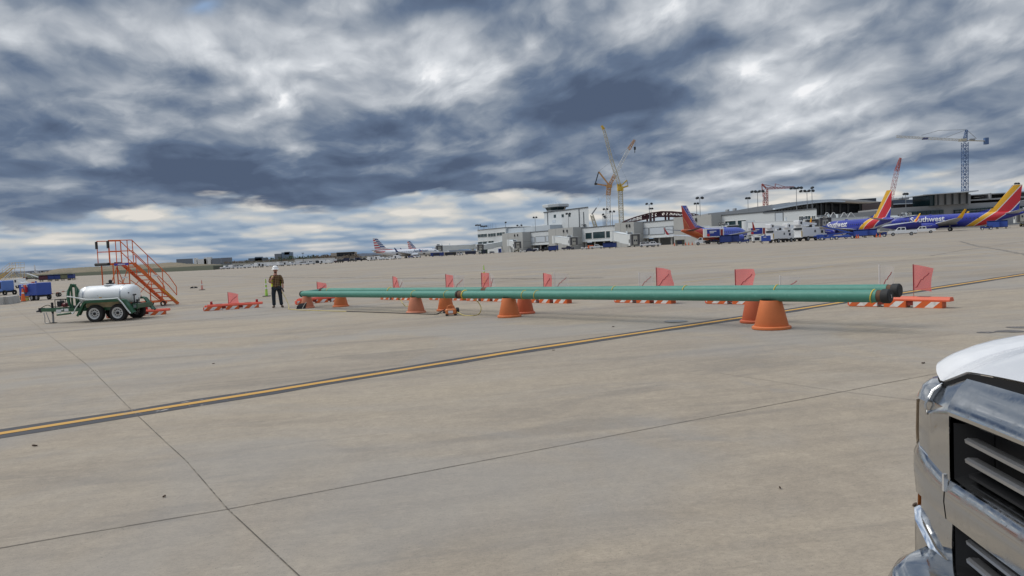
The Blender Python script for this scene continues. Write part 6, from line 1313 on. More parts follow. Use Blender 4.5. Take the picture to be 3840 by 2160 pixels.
# ================================================================= boarding bridges
def jetway(label,a,b_,zt,D_a,D_b,cabw=13,hh=3.0,split=.55,cabside=1,rot=True,stairs_=True,legpx=None):
    """a=(px,py) terminal end roof line, b_=(px,py) cab end roof line"""
    A0=PP(a[0],a[1],D_a); B0=PP(b_[0],b_[1],D_b); g=Vector((B0.x,B0.y,gz(B0.x))); root=thing('boarding_bridge',tuple(g),label,'jet bridge',group='white boarding bridges along the concourse')
    A0-=g; B0-=g; d=(B0-A0); dn=Vector((d.x,d.y,0)).normalized(); s=Vector((-dn.y,dn.x,0))
    M0=A0.lerp(B0,split)
    def tun(p,q,w,h_,nm):
        b=MB(); rings=[]
        for t in (p,q): rings.append([t-s*w/2,t+s*w/2,t+s*w/2-Vector((0,0,h_)),t-s*w/2-Vector((0,0,h_))])
        b.loft(rings); o=b.build(nm,OFFW,root)
        n=max(3,int((q-p).length/1.6))
        for sg in (-1,1):
            r=MB()
            for i in range(n): c=p.lerp(q,(i+.5)/n)+s*sg*(w/2+.03)-Vector((0,0,.25)); 
            r.bar(p+s*sg*(w/2+.02)-Vector((0,0,.12)),q+s*sg*(w/2+.02)-Vector((0,0,.12)),.06,.12); r.bar(p+s*sg*(w/2+.02)-Vector((0,0,h_-.1)),q+s*sg*(w/2+.02)-Vector((0,0,h_-.1)),.08,.2); r.build('tunnel_rail',mat('bridge_shade',(.42,.44,.45),.6),o)
        return o
    tun(A0,M0,2.7,hh-.3,'fixed_tunnel'); tun(M0-dn*.4,B0,3.1,hh,'sliding_tunnel')
    cb=B0+dn*1.6
    m=MB(); m.M=Matrix.Translation(cb-Vector((0,0,hh))) @ Matrix.Rotation(math.atan2(-g.y,-g.x)*0+math.atan2(-g.y,-g.x)+PI/2+.25*cabside,4,'Z'); q=m
    q.box(-2.1,2.1,-.2,2.0,-.3,hh+.35); m.build('cab',OFFW,root)
    m=MB(); m.M=q.M; m.box(-1.75,1.75,-1.5,-.204,.0,hh+.1); m.build('cab_bellows',mat('bellows_dark',(.10,.10,.105),.8),root)
    m=MB(); m.M=q.M; m.box(-1.95,1.95,-1.9,-.3,hh+.12,hh+.3); m.build('cab_canopy',OFFW,root)
    m=MB(); m.M=q.M; m.box(-1.0,.7,-1.62,-1.51,.1,hh-.5); m.build('cab_door',mat('cab_door_tan',(.44,.43,.38),.6),root)
    for xx in (-.7,.1): m=MB(); m.M=q.M; m.box(xx,xx+.45,-1.66,-1.625,1.4,2.1); m.build('door_window',TINT,root)
    m=MB(); m.M=q.M; m.box(-2.14,-2.105,.2,1.5,.9,2.3); m.build('cab_window',TINT,root)
    zu=cb.z-hh
    for sg in (-1,1):
        p=B0-dn*1.5+s*sg*1.0; MB().bar((p.x,p.y,.7),(p.x,p.y,p.z-hh+.05),.35).build('lift_column',GM,root)
        o=MB().wheel((0,0,0),.5,.4,'x',18).build('bogie_wheel',TYRE,root,smooth=True,loc=(p.x,p.y,.5))
    p=B0-dn*1.5; MB().bar((p.x-1.4,p.y,.75),(p.x+1.4,p.y,.75),.5,.4).build('bogie_beam',mat('bogie_yellow',(.25,.21,.08),.7),root)
    if rot:
        MB().cyl((A0.x,A0.y,.0),(A0.x,A0.y,A0.z-hh+.3),.8,.8,seg=16).build('rotunda_column',OFFW,root,smooth=True); MB().cyl((A0.x,A0.y,A0.z-hh),(A0.x,A0.y,A0.z+.3),2.2,seg=20).build('rotunda',OFFW,root,smooth=True,auto=40)
    if stairs_:
        p=B0-dn*3+s*2.0; MB().bar((p.x,p.y,p.z-hh),(p.x-3.4,p.y-.5,.1),.9,.25).build('service_stairs',mat('stair_shade',(.12,.125,.13),.6),root)
    for k_ in (0,1): 
        p=M0.lerp(B0,.4+.5*k_)+Vector((0,0,.0)); MB().cyl(p,p+Vector((0,0,1.2)),.32,seg=10).build('roof_beacon',OFFW,root,smooth=True)
    p=B0-dn*.5; MB().box(p.x-2.0,p.x-.4,p.y-.5,p.y+.5,p.z+.3,p.z+1.0).build('air_unit',mat('unit_grey',(.16,.17,.18),.6),root)
    return root
jetway('sloping white bridge reaching down left from the office block to its cab',(1884,905),(1806,918),0,470,452,hh=3.2)
jetway('long corrugated white bridge leading left to the silver jet',(1772,918),(1650,922),0,500,445,hh=3.0,stairs_=False)
jetway('white bridge with dark cab in front of the leftmost concrete block',(1915,900),(1938,907),0,440,418,hh=3.4)
jetway('white bridge with dark cab in front of the second concrete block, below the tower',(2086,886),(2145,891),0,392,372,hh=3.6)
jetway('big white bridge sloping down right in front of the third concrete block',(2306,869),(2374,880),0,338,318,hh=4.2,split=.45)
jetway('white bridge mostly hidden behind the older blue jet under the C19 sign',(2640,850),(2735,848),0,290,276,hh=3.4,stairs_=False)
jetway('longest white bridge, running behind the lift trucks to the striped winglet',(2806,832),(3030,826),0,268,238,hh=3.6,split=.42)
jetway('white bridge at the nose of the jet by the C25 sign',(3240,812),(3098,818),0,285,252,hh=3.2,rot=False,stairs_=False)
jetway('white bridge standing between the two blue jets with striped tails',(3345,812),(3400,812),0,250,240,hh=3.4,cabside=1)
jetway('white bridge at the far right edge behind the last tail',(3875,790),(3838,792),0,262,250,hh=3.4)
for xa in (3094,3118,3158,3184):   # white inverted V roof props of the bridge behind the jet
    b=thing('roof_prop',tuple(PP(xa+6,812,262)),'white inverted V frame standing on the bridge roof behind the blue jet','frame',group='white inverted V frames')
    h_=13/FPX*262*1.0; MB().tube([(-1.1,0,-.3),(-.1,0,h_*1.1),(.3,0,h_*1.1),(1.6,0,-.3)],.10,6).build('bent_tube',WHT,b)
# gate signs
def gsign(txt,px,py,w_px,h_px,D,label):
    p=PP(px,py,D); w=w_px/FPX*D; h=h_px/FPX*D; az_=math.atan2(p.x,p.y); root=thing('gate_sign',tuple(p),label,'gate sign',rz=-az_)
    MB().box(-w/2,w/2,0,.25,-h/2,h/2).build('sign_board',BLK,root); lettering(txt,h*.92,mat('sign_white',(.85,.85,.83),.5),root,face_m((0,-.03,0),(1,0,0)),.02,bold=.015*h)
    MB().bar((0,.12,-h/2-1.6),(0,.12,-h/2),.12).build('sign_post',GM,root)
gsign('C19',2705,840,18,10.5,226,'black gate sign reading C19 above the older blue jet')
gsign('C25',3093,815,19,11,200,'black gate sign reading C25 at the nose of the blue jet')
gsign('C22',3410,801.5,17,10,210,'black gate sign reading C22 on the right, between the jets')
gsign('C21',3375,807,14.5,6,238.5,'dim gate sign reading C21 left of the C22 sign')
# ================================================================= ground vehicles
VG=mat('vehicle_glass',(.02,.025,.03),.1,0,0,1); NVB=mat('navy_vehicle',(.016,.022,.06),.4,0,.1,1); BLKV=mat('black_vehicle',(.02,.021,.024),.35,0,.1,1); VW=mat('vehicle_white',(.74,.75,.76),.35,0,.05,1)
def pickup(name,p,rz,m,label,group='pickups and vans parked near the gates',kind='pickup',sc=1.0):
    r=thing(name,(p.x,p.y,p.z),label,'van' if kind=='van' else 'pickup',rz=rz,group=group,sc=sc)
    if kind=='pickup':
        b=MB(); b.prism([(-2.9,.55),(2.8,.5),(2.88,.8),(2.75,1.08),(1.45,1.2),(-2.88,1.2)],-.95,.95); b.build('body',m,r)
        b=MB(); b.loft([[(1.45,-.9,1.2),(1.45,.9,1.2),(-.75,.9,1.2),(-.75,-.9,1.2)],[(.75,-.72,1.88),(.75,.72,1.88),(-.6,.72,1.88),(-.6,-.72,1.88)]]); b.build('cab',m,r)
        for s in (-1,1):
            for x0,x1 in ((.35,1.1),(-.55,.22)):
                b=MB(); q=lambda x,z:(x,s*(.905-(z-1.2)*.27+.0),z); b.add([q(x0,1.26),q(x1,1.26),q(x1-.35 if x1>.5 else x1,1.76),q(x0,1.76)],[(0,1,2,3)]); b.build('side_window',VG,r)
        b=MB(); b.add([(1.46,-.8,1.25),(1.46,.8,1.25),(.80,.66,1.84),(.80,-.66,1.84)],[(0,1,2,3)]); b.build('windscreen',VG,r)
        b=MB(); b.box(-2.8,-.85,-.85,.85,1.20,1.215); b.build('bed_floor',BLKV,r)
    else:
        b=MB(); b.loft([[(2.4,-.9,.5),(2.4,.9,.5),(2.4,.9,1.0),(2.4,-.9,1.0)],[(1.5,-.95,.5),(1.5,.95,.5),(1.5,.95,1.15),(1.5,-.95,1.15)],[(.8,-.95,.5),(.8,.95,.5),(.8,.85,1.8),(.8,-.85,1.8)],[(-2.3,-.95,.5),(-2.3,.95,.5),(-2.2,.85,1.8),(-2.2,-.85,1.8)]]); b.build('body',m,r)
        for s in (-1,1):
            for x0,x1 in ((-.2,.8),(-2.0,-.35)): MB().box(x0,x1,s*.90-.02,s*.90+.03,1.2,1.65).build('side_window',VG,r)
        MB().box(-2.32,-2.2,-.75,.75,1.2,1.65).build('rear_window',VG,r)
    wheel_set(r,[(1.85,-.85),(1.85,.85),(-1.75,-.85),(-1.75,.85)],.38,.25,rim=GM if m is VW else None)
    for s in (-.7,.7):
        MB().box(2.80 if kind=='pickup' else 2.41,2.89 if kind=='pickup' else 2.45,s-.15,s+.15,.75,.95).build('headlight',WHT,r); MB().box(-2.95 if kind=='pickup' else -2.36,-2.90 if kind=='pickup' else -2.31,s-.1,s+.1,.8,1.1).build('tail_light',LRED,r)
    return r
def V(px,D): return A(px,D)
pickup('pickup_truck',V(3384,178),rad(180+6-32),VW,'white crew cab pickup in front of the striped tail jet at right',None,sc=1.05)
pickup('pickup_truck',V(3462,205),rad(180+6-32),VW,'white pickup parked partly behind the crew cab pickup',None)
pickup('pickup_truck',V(2447,262),rad(-10),VW,'white pickup facing right beneath the blank panels',None)
pickup('pickup_truck',V(2425,268),rad(-8),VW,'white utility van parked left of the right facing white pickup',None,kind='van')
pickup('pickup_truck',V(2237,318),rad(-8),VW,'white pickup with red load beneath the dark windows',None)
pickup('pickup_truck',V(2050,345),rad(6),BLKV,'black pickup parked in front of the second concrete block',None)
pickup('pickup_truck',V(2130,352),rad(-6),NVB,'small dark navy pickup below the second bridge',None)
pickup('pickup_truck',V(1987,365),rad(172),NVB,'dark pickup at the right corner of the leftmost block',None)
pickup('suv',V(1564,405),rad(65),VW,'white car under the wing of the silver jet',None,kind='van')
pickup('suv',V(1725,420),rad(70),VW,'white van facing away right of the silver jet nose',None,kind='van')
def tug(p,rz,m,label,sc=1.0):
    r=thing('baggage_tug',(p.x,p.y,p.z),label,'baggage tug',rz=rz,sc=sc); b=MB(); b.prism([(-1.4,.4),(1.5,.4),(1.5,.95),(.5,1.05),(.35,.8),(-.5,.8),(-.6,1.1),(-1.4,1.1)],-.75,.75); b.build('body',m,r)
    MB().box(-.5,.1,-.5,.5,.8,1.0).build('seat',BLK,r); MB().bar((.35,0,.8),(.1,0,1.35),.06).build('steering_column',BLK,r); wheel_set(r,[(1.0,-.65),(1.0,.65),(-.95,-.65),(-.95,.65)],.34,.24,rim=WHT); return r
for i,(px,D,rz,m,lb) in enumerate(((3100,172,-20,BLU,'blue tug with white wheels at the right end of the lift trucks'),(3190,180,160,BLU2,'pale blue tug in front of the cart train'),(2668+120,208,-15,NAVY,'navy tug under the nose of the older blue jet'),(3700,205,150,NAVY,'dark blue tug under the tail at far right'),(1960,352,0,WHT,'small white tug in front of the leftmost bridge'),(2192,330,0,WHT,'small white tug right of the second bridge'),(3300,176,150,NAVY,'navy tug behind the crew cab pickup'),(1540,415,0,NAVY,'navy tug beneath the silver jet wing'),(1805,400,0,BLKV,'dark tug left of the green waste container'))): tug(V(px,D),rad(rz),m,lb)
def beltload(p,rz,m,label,up=2.6,sc=1.0):
    r=thing('belt_loader',(p.x,p.y,p.z),label,'belt loader',rz=rz,sc=sc); MB().bar((-3.8,0,.9),(3.8,0,up),.85,.3).build('conveyor',m,r); MB().rbox(-3.2,1.6,-.8,.8,.35,.85,.05).build('chassis',m,r); MB().rbox(-3.3,-2.0,-.8,.0,.85,1.3,.05).build('cab',m,r); MB().bar((-.6,0,.8),(1.2,0,up-.7),.14).build('lift_arm',DM,r)
    wheel_set(r,[(-2.5,-.75),(-2.5,.75),(.9,-.75),(.9,.75)],.36,.24,rim=WHT); return r
beltload(V(3152,178),rad(155),BLU,'blue belt loader under the wing of the blue jet',3.2); beltload(V(3280,190),rad(-20),GREYC,'grey belt loader raised to the rear hold of the jet by the pickup',3.4); beltload(V(3120,174),rad(-18),BLU,'low blue belt loader with pale belt right of the lift trucks',1.5)
def carts(row,label_root,D,rz,m,sz=(3.0,1.6,1.9)):
    for i,(px,lb) in enumerate(row): cart('baggage_cart',tuple(V(px,D)),m,lb,rz,sz,group=label_root)
carts([(3228,'blue baggage cart at the left of the pair beneath the striped jet'),(3262,'blue baggage cart at the right of the pair beneath the striped jet')],'blue baggage carts by the jets',176,rad(-25),BLU)
carts([(2722,'tall blue cart behind the dark lift truck'),(2750,'blue cart right of the dark lift truck')],'blue baggage carts by the jets',212,rad(-18),NAVY,(3.2,1.8,2.4))
carts([(3755,'blue cart below the tail at the right edge'),(3725,'blue cart left of the right edge cart')],'blue baggage carts by the jets',215,rad(-30),BLU,(3.0,1.7,2.3))
carts([(2276,'navy cart in the undercroft left of the big sloping bridge'),(2298,'navy cart just right of the other undercroft cart'),(2072,'navy cart beside the second concrete block')],'navy carts near the concourse',300,rad(-8),NAVY,(3,1.8,2.2))
# blue container beside the lift trucks
p=V(2873,172); r=thing('waste_bin',tuple(p),'blue wheeled bin at the left end of the lift trucks','waste bin',rz=rad(-20)); MB().rbox(-1.0,1.0,-.7,.7,.5,1.75,.05).build('bin_body',BLU,r); MB().box(-.5,.1,-.712,-.70,1.35,1.5).build('label_plate',TAGW,r); wheel_set(r,[(-.8,-.6),(.8,-.6)],.22,.15)
# three white lift trucks with folded booms
def lift(p,rz,label,sc=1.0,windows=True):
    r=thing('lift_truck',(p.x,p.y,p.z),label,'lift truck',rz=rz,group='white de-icing lift trucks parked in a row',sc=sc)
    MB().rbox(-3.6,1.5,-1.15,1.15,.85,2.75,.06).build('service_body',VW,r); MB().box(-3.7,-3.2,-1.1,1.1,2.75,3.25).build('rear_housing',VW,r)
    MB().box(-3.72,-3.60,-.95,.95,2.3,2.7).build('dark_vent',VG,r)
    b=MB(); b.prism([(1.52,.75),(3.7,.75),(3.75,1.3),(3.1,1.45),(2.7,2.25),(1.52,2.3)],-1.05,1.05); b.build('cab',VW,r); b=MB(); b.add([(3.12,-.9,1.47),(3.12,.9,1.47),(2.74,.85,2.2),(2.74,-.85,2.2)],[(0,1,2,3)]); b.build('windscreen',VG,r)
    for s in (-1,1): MB().box(1.9,2.6,s*1.055-.01,s*1.055+.01,1.5,2.1).build('side_window',VG,r)
    MB().box(-.2,.3,-1.175,-1.155,1.7,2.2).build('access_panel',TRIM,r)
    MB().bar((1.0,0,3.0),(-3.6,0,3.55),.5,.42).build('lower_boom',VW,r); MB().bar((-3.6,.1,3.9),(1.8,.1,3.45),.4,.35).build('upper_boom',VW,r); MB().cyl((-.2,0,2.75),(-.2,0,3.3),.5,seg=14).build('turret',DM,r)
    MB().rbox(-4.2,-3.1,-.75,.75,3.3,4.25,.08).build('basket',VW,r); MB().cyl((-3.5,-.76,3.75),(-3.5,.76,3.75),.3,seg=14).build('boom_pivot',DM,r)
    b=MB(); 
    for s in (-1.0,): 
        b.box(-3.75,-3.7,s-.12,s+.12,.9,2.1)
    b.build('ladder',mat('ladder_tan',(.40,.30,.14),.6),r)
    MB().box(-3.9,-3.6,-1.15,1.15,.75,.88).build('rear_bumper',VW,r)
    wheel_set(r,[(2.7,-1.0),(2.7,1.0),(-2.0,-1.0),(-2.0,1.0)],.5,.34,rim=GM); MB().box(-3.5,3.4,-.5,.5,.5,.84).build('chassis',DM,r); return r
lift(V(2925,176),rad(35),'leftmost of the three white lift trucks with folded booms'); lift(V(2985,184),rad(35),'middle of the three white lift trucks, mostly hidden'); lift(V(3040,180),rad(28),'rightmost of the three white lift trucks, nose pointing right',1.12)
p=V(2912,184); pickup('utility_truck',p,rad(235),VW,'white truck cab in front of the leftmost lift truck',None)
# catering trucks with raised blue boxes
def cater(p,rz,label,sc=1.0,box_px=None):
    r=thing('catering_truck',(p.x,p.y,p.z),label,'catering truck',rz=rz,sc=sc)
    bo=MB().rbox(-2.6,3.0,-1.2,1.2,2.1,4.5,.05).build('raised_box',WHT,r); MB().box(-1.6,1.9,-1.225,-1.203,2.35,4.3).build('blue_panel',mat('panel_blue',(.02,.045,.28),.4),bo)
    MB().box(-.9,.95,-1.235,-1.226,3.62,3.84).build('text_line',TAGW,bo); MB().box(-.9,.25,-1.235,-1.226,3.24,3.44).build('text_line',TAGW,bo)
    MB().lathe([(.0001,0),(.42,0),(.42,.02),(.0001,.02)],(-1.25,-1.245,2.7),18,'y').build('heart_mark',mat('mark_red2',(.55,.03,.03),.4),bo)
    MB().box(2.05,2.7,-1.215,-1.203,2.3,4.2).build('side_door',mat('door_red',(.28,.03,.025),.5),bo); MB().box(3.0,3.5,-1.0,1.0,2.1,2.2).build('front_platform',GM,r)
    b=MB(); b.bar((-2.2,-.9,1.0),(2.0,-.9,2.08),.16); b.bar((-2.2,-.9,2.08),(2.0,-.9,1.0),.16); b.build('scissor_lift',DM,r); b=MB(); b.bar((-2.2,.9,1.0),(2.0,.9,2.08),.16); b.bar((-2.2,.9,2.08),(2.0,.9,1.0),.16); b.build('scissor_lift',DM,r)
    b=MB(); b.prism([(-4.9,.6),(-2.8,.6),(-2.8,2.1),(-3.6,2.15),(-4.3,1.45),(-4.9,1.3)],-.95,.95); b.build('cab',VW,r); MB().prism([(-4.15,1.5),(-3.1,1.5),(-3.1,2.0),(-3.6,2.0)],-.965,-.952).build('side_window',VG,r)
    MB().box(-2.8,3.0,-.9,.9,.7,1.0).build('chassis',BLKV,r); wheel_set(r,[(-4.1,-.85),(-4.1,.85),(1.6,-.85),(1.6,.85)],.45,.3,rim=GM); return r
cater(V(2674,217),rad(-12),'catering truck with raised blue box at the side of the older blue jet'); cater(V(2836,250),rad(-14),'second catering truck with raised blue box behind the jet wing tip',1.0)
# portable units
def unit(nm,p,rz,label,cat,m,sz=(2.2,1.3,1.5),tanks=False,grp=None):
    r=thing(nm,(p.x,p.y,p.z),label,cat,rz=rz,group=grp); a,b_,c=sz; MB().rbox(-a/2,a/2,-b_/2,b_/2,.4,c,.06).build('housing',m,r); MB().box(-a*.3,a*.2,-b_/2-.012,-b_/2,.6,c-.3).build('grille',GRL,r); wheel_set(r,[(-a*.35,-b_*.45),(a*.35,-b_*.45),(-a*.35,b_*.45),(a*.35,b_*.45)],.25,.15); MB().bar((a/2,0,.4),(a/2+.9,0,.3),.06).build('drawbar',DM,r); return r
unit('air_start_unit',V(2550,240),rad(-10),'dark air start cart left of the orange cones','air start cart',mat('dark_olive',(.07,.07,.05),.6),(2.8,1.6,1.9)); unit('lavatory_cart',V(2840,205),rad(-10),'white framed service cart right of the navy tug','service cart',WHT,(2.6,1.4,1.7)); unit('ground_unit',V(1875,395),rad(0),'blue ground unit right of the green waste container','ground unit',BLU,(1.6,1.4,2.4))
unit('dumpster',V(1817,395),rad(0),'dark green waste container beneath the sloping bridge','waste container',mat('dark_green_bin',(.015,.035,.025),.6),(3.2,2,2.4)); unit('service_cart',V(2010,385),rad(0),'pale equipment cart inside the undercroft near the black pickup','service cart',OFFW,(2.4,1.4,1.6)); unit('service_cart',V(2440,250),rad(0),'low flat grey cart in front of the big bridge','service cart',GM,(3,1.5,.8)); unit('generator',V(2085,365),rad(0),'navy square unit between the black pickup and the block','generator',NAVY,(2.2,1.8,2.4))
unit('dumpster',V(1845,398),rad(0),'grey wheeled rack right of the green waste container','rack',GM,(2.6,1.4,1.3)); unit('ground_unit',V(2215,325),rad(0),'orange work platform left of the white pickup in the undercroft','work platform',ORC,(2.2,1.5,1.6)); unit('baggage_trailer',V(1640,412),rad(0),'dark trailer beneath the nose of the silver jet','trailer',NAVY,(7,2,2.2)); unit('baggage_trailer',V(1690,415),rad(0),'dark trailer right of the silver jet nose','trailer',BLKV,(6,2,2.0)); unit('baggage_trailer',V(1765,425),rad(0),'dark trailer beneath the long corrugated bridge','trailer',NVB,(6,2,2.0))
# small orange cones on the apron
for px,D,lb in ((2529,255,'left'),(2571,250,'middle'),(2583,249,'right'),(2596,248,'far')): 
    tcone(V(px,D),1.1,'small orange cone among the group left of the catering truck',ORC,rb=.24,base=.32,group='orange cones left of the older blue jet',bands=())
for px,D in ((3212,172),(3219,172),(3287,170),(3300,170)): tcone(V(px,D),.9,'small orange cone beneath the tail of the jet by the crew cab pickup',ORC,rb=.2,base=.28,group='orange cones beneath the striped jet',bands=())
# ================================================================= earth bank, hills and far side of the airfield
def interp(P_,x):
    for (x0,y0),(x1,y1) in zip(P_,P_[1:]):
        if x<=x1: return y0+(y1-y0)*(x-x0)/(x1-x0)
    return P_[-1][1]
def hill_mat():
    m=bpy.data.materials.new('bank_earth'); m.use_nodes=True; t=NT(m.node_tree); bs=t.n['Principled BSDF']; tc=t.new('ShaderNodeTexCoord'); v=tc.outputs['Object']; x,y,z=t.sep(v)
    n=t.noise(v,.05,6,.65); n2=t.noise(v,.35,5,.7); f=t.m('ADD',z,t.m('MULTIPLY',t.m('SUBTRACT',n,.5),2.5))
    c=t.mix(t.smooth(n,.4,.6),(.20,.155,.10),(.135,.12,.07)); c=t.mix(t.smooth(n2,.5,.7),c,(.27,.215,.15))
    c=t.mix(t.smooth(t.m('ADD',t.m('SUBTRACT',z,t.m('MULTIPLY',x,SLOPE)),t.m('MULTIPLY',n2,.6)),2.7,2.1),c,(.050,.055,.030)); t.put(bs.inputs['Base Color'],c); bs.inputs['Roughness'].default_value=.95; return m
RG=[(100,1028),(150,1026),(177,1017),(217,1008),(300,1003),(357,1000),(450,996),(528,992),(600,987),(640,984),(668,984.5),(700,989),(760,990),(800,990.5),(860,993),(900,1000)]
BT=[(100,1034),(150,1031),(273,1023),(400,1016),(528,1010),(660,1003),(800,997),(860,995),(900,993)]
BB=[(100,1046),(150,1043.5),(273,1036),(400,1030),(528,1024),(660,1018),(800,1012),(860,1006),(900,1003)]
rows=[[],[],[],[],[]]; rr=random.Random(4); 
for i in range(121):
    x=100+800*i/120; g0=G(x,interp(BB,x)); D0=max(300,min(560,g0.y)); a=A(x,D0); a.z-=.3
    b=PP(x,interp(BT,x)+rr.uniform(-.4,.4),D0+7); c=PP(x,(interp(BT,x)*.45+interp(RG,x)*.55)+rr.uniform(-.5,.5),D0+60); d=PP(x,interp(RG,x)+rr.uniform(-.7,.7),D0+130); e=d+Vector((0,60,-8))
    for r,p in zip(rows,(a,b,c,d,e)): r.append(p)
b=MB(); n=121; b.add([p for r in rows for p in r],[(j*n+i,j*n+i+1,(j+1)*n+i+1,(j+1)*n+i) for j in range(4) for i in range(n-1)]); hb=b.build('earth_bank',hill_mat(),smooth=True,auto=60); tag(hb,kind='structure')
def ridge(name,D,P_,m,base=40,rough=2,seed=1,x0=-2600,x1=4200,step=24):
    r=random.Random(seed); T=[]; x=x0
    while x<=x1:
        if x<-400 or x>4000: p=Vector(((x-1920)/FPX*D,D,H+ (interp(P_,max(P_[0][0],min(P_[-1][0],x)))*0+10)))
        else: p=PP(x,interp(P_,x)+r.uniform(-rough,rough),D)
        T.append(p); x+=step
    n=len(T); b=MB(); b.add([p for p in T]+[Vector((p.x,p.y-D*.05,gz(p.x*1.0)-2)) for p in T]+[Vector((p.x,p.y+D*.1,gz(p.x)-2)) for p in T],[(i,i+1,n+i+1,n+i) for i in range(n-1)]+[(2*n+i,2*n+i+1,i+1,i) for i in range(n-1)])
    return tag(b.build(name,m,smooth=True,auto=70),kind='structure')
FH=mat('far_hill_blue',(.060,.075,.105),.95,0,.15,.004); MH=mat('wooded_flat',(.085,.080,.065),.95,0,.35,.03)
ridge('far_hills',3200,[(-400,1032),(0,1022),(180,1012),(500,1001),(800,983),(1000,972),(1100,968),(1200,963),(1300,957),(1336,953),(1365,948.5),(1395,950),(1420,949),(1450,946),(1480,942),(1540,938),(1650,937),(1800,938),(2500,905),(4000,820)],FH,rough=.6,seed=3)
ridge('scrub_flat',1300,[(-400,1045),(0,1028),(180,1020),(500,1005),(700,995),(830,986),(1000,977),(1200,968),(1400,958),(1800,938),(2500,903),(4000,822)],MH,rough=1.0,seed=5)
# scrub and small trees along the horizon: one mass, made of many leaf clumps
def clumps(name,spec,m,seed,label=None):
    r=random.Random(seed); b=MB()
    for (xa,xb,D,yb,hmin,hmax,n) in spec:
        for i in range(n):
            x=r.uniform(xa,xb); yy=interp(yb,x); hh=r.uniform(hmin,hmax)/FPX*D; base=PP(x,yy,D+r.uniform(-20,20)); w_=hh*r.uniform(.5,.9)
            for k in range(16):
                c=base+Vector((r.gauss(0,w_*.4),r.gauss(0,w_*.3),hh*r.uniform(.15,1.0)*(1-.3*abs(r.gauss(0,.5))))); s=w_*r.uniform(.12,.30); u=Vector((r.gauss(0,1),r.gauss(0,1),r.gauss(0,1))).normalized(); v=u.orthogonal().normalized(); w2=u.cross(v)
                b.add([c+v*s,c+w2*s,c-v*s*.8,c-w2*s],[(0,1,2,3)])
    o=b.build(name,m); return tag(o,label,kind='stuff')
HZ=[(0,1031),(180,1022),(830,990),(1000,983),(1200,973),(1400,966),(1800,944)]
LEAF=mat('horizon_evergreen',(.055,.080,.040),.9,0,.3,.2); BROWN=mat('horizon_bare_scrub',(.155,.125,.095),.95,0,.3,.2)
clumps('evergreen_scrub',[(1005,1180,620,HZ,8,20,60),(1180,1240,620,HZ,6,14,16),(830,1000,620,HZ,4,9,30),(925,932,700,HZ,8,14,4)],LEAF,2,'dark evergreen scrub along the horizon in front of the far office blocks')
clumps('bare_scrub',[(830,1420,560,HZ,4,11,190),(1180,1260,600,HZ,10,20,30),(1290,1340,600,HZ,8,18,24),(1400,1480,600,HZ,5,10,40),(20,180,500,HZ,3,7,30)],BROWN,3,'bare brown scrub along the horizon beyond the parked vehicles')
def farb(name,D,boxes,label,cat='building'):
    x0,x1,y0,y1=boxes[0][1]; o=PP(x0,y1,D); r=thing(name,tuple(o),label,cat)
    for part,(xa,xb,ya,yb),m in boxes:
        p=PP(xa,ya,D)-o; q=PP(xb,yb,D)-o; MB().box(p.x,q.x,0,7,q.z-4,p.z).build(part,m,r)
    return r
CWH=mat('far_white',(.66,.66,.64),.7,0,.05,.1); CGR=mat('far_grey',(.16,.18,.21),.7,0,.08,.1); CBE=mat('far_beige',(.36,.32,.27),.8,0,.08,.1); CBL=mat('far_blue_glass',(.14,.19,.26),.4,0,.1,.1); WD=mat('far_window_dark',(.05,.055,.065),.5)
farb('industrial_building',1100,[('wall',(741,775,972,984),CWH),('silo',(726,737,968,985),CWH),('silo',(764,774,966,984),CWH),('silo',(777,790,965,982),CWH),('annex',(794,823,969,984),CGR)],'bright white industrial plant with round silos on the far left horizon')
for i in range(5): pass
farb('warehouse',1200,[('wall',(661,717,972,988),CGR)],'long grey blue warehouse left of the white industrial plant','building'); farb('warehouse',1200,[('wall',(829,865,967,983),CGR)],'small dark warehouse right of the white industrial plant','building')
farb('warehouse',1300,[('wall',(931,1001,969,979),CGR),('upper_wall',(955,982,963.5,970),CBL)],'long dark low building left of the glass office block','building')
farb('office_block_far',1500,[('wall',(1055,1097,947,968),CBL),('wing',(1029,1054,952,968),CGR),('roof_plant',(1066,1085,944.5,947),CGR)],'blue glass office block on the horizon above the scrub')
pk=farb('parking_structure',1150,[('wall',(1240,1337,949,969),CBE),('parapet',(1262,1330,946.5,949),CBE)],'beige open parking structure on the horizon left of the striped tail')
for j,(ya,yb) in enumerate(((951.5,955.5),(959,963))):
    for i in range(7):
        x=1264+i*10.3; o=Vector(pk.location); p=PP(x,ya-(x-1240)*.02,1150)-o; q=PP(x+8.4,yb-(x-1240)*.02,1150)-o; MB().box(p.x,q.x,-.4,-.05,q.z,p.z).build('deck_opening',WD,pk)
farb('low_building',1000,[('wall',(1173,1211,962,973),CBE)],'low beige building left of the parking structure'); farb('hangar',700,[('wall',(408,436,985.5,990),CWH),('upper_wall',(428,441,983,986),CGR)],'small white and grey building seen through the orange stair platform')
farb('shelter',420,[('roof',(975,1066,985,990),mat('shelter_white',(.60,.60,.58),.6))],'long pale shelter roof behind the far vehicles','shelter'); farb('shelter',400,[('roof',(1105,1245,973,977),MATS['shelter_white'])],'long pale canopy behind the far vehicles at right','shelter')
for x,yt,yb,D,lb in ((1138,949,991,345,'dark light pole among the far parked vehicles'),(1057,966,1000,345,'thin pole left of the dark light pole among far vehicles')):
    p=PP(x,yb,D); r=thing('light_pole',tuple(p),lb,'light pole'); MB().cyl((0,0,0),(0,0,(yb-yt)/FPX*D),.12,.08,seg=8).build('pole',LAMPD,r); MB().box(-.5,.5,-.2,.2,(yb-yt)/FPX*D-.2,(yb-yt)/FPX*D+.1).build('lamp_head',LAMPD,r)
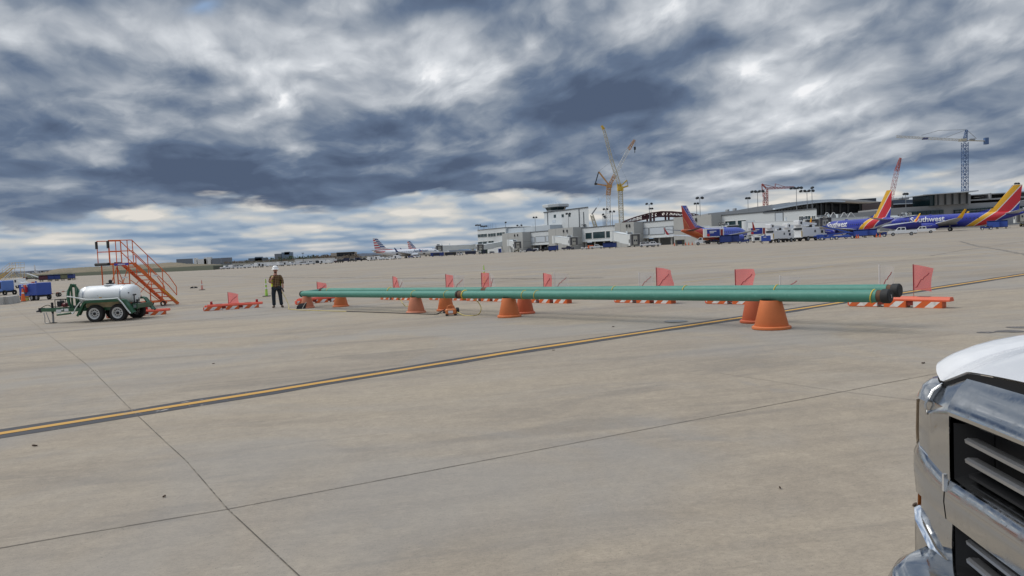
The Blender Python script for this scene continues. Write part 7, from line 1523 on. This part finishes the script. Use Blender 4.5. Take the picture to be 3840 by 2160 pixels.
# row of small far vehicles
ORD=['first','second','third','fourth','fifth','sixth','seventh','eighth','ninth','tenth','eleventh','twelfth','thirteenth','fourteenth','fifteenth','sixteenth','seventeenth','eighteenth','nineteenth','twentieth','twenty first','twenty second','twenty third','twenty fourth','twenty fifth','twenty sixth','twenty seventh','twenty eighth','twenty ninth','thirtieth','thirty first','thirty second']
def boxtruck(p,rz,m,label,group,sc=1):
    r=thing('box_truck',(p.x,p.y,p.z),label,'box truck',rz=rz,group=group,sc=sc); MB().rbox(-2.6,1.2,-1.05,1.05,.7,2.7,.05).build('cargo_box',m,r); MB().prism([(1.25,.6),(2.8,.6),(2.8,1.2),(2.4,1.95),(1.25,2.0)],-.95,.95).build('cab',m,r); MB().box(-1.4,-.2,-1.07,-1.052,.9,2.2).build('side_door',VG,r); wheel_set(r,[(1.9,-.9),(1.9,.9),(-1.6,-.9),(-1.6,.9)],.4,.28); return r
GRP='small vehicles and carts parked in the far row'
xs=[846,866,889,905,925,945,972,992,1010,1030,1052,1072,1092,1118,1142,1163,1190,1212,1232,1252,1272,1296,1320,1345,1368,1392,1418,1440,1462,1490]
kinds='pbvpbpbbcbcbpbvpdbbcdndndbbppb'
rr=random.Random(9); cnt=0
for i,(x,kd) in enumerate(zip(xs,kinds)):
    D=330+10*math.sin(i*1.7)+ (i>20)*45; p=A(x,D); rz=rr.choice([0,20,-25,60,160,190])*PI/180; side='left' if i<20 else 'left'
    lb='%s vehicle from the left in the far row, %s'%(ORD[i],{'p':'a white pickup','b':'a white box truck','v':'a white van','c':'a white cart','d':'a dark pickup','n':'a navy box truck'}[kd])
    if kd in 'pd': pickup('pickup_truck',p,rz,VW if kd=='p' else BLKV,lb,GRP,sc=.82)
    elif kd in 'bn': boxtruck(p,rz,VW if kd=='b' else NVB,lb,GRP,.55+.2*rr.random())
    elif kd=='v': pickup('van',p,rz,VW,lb,GRP,kind='van',sc=.85)
    else: cart('baggage_cart',tuple(p),VW,lb.replace('vehicle','item'),rz,(2.6,1.5,1.8),group=GRP)
# debris and leaves on the concrete close to the camera
LF=mat('dead_leaf',(.06,.035,.02),.9)
for i,(x,y,s) in enumerate(((130,1673,.030),(616,1865,.014),(3430,1897,.022),(3455,1925,.016),(2925,1833,.011),(3462,1363,.03),(2075,1315,.02),(800,1365,.02),(2300,1226,.04))):
    g=G(x,y); r=random.Random(i); b=MB(); n=7; b.loft([[(math.cos(2*PI*j/n)*s*(1.2 if k else 1.25)*(1+.3*r.random()),math.sin(2*PI*j/n)*s*.5,z+.006*r.random()) for j in range(n)] for k,z in ((0,.0),(1,.008))]); o=b.build('dead_leaf',LF,None,loc=tuple(g+Vector((0,0,.004))),rz=r.uniform(0,3)); tag(o,'dark dead leaf lying on the bare concrete','leaf','dead leaves scattered on the concrete')
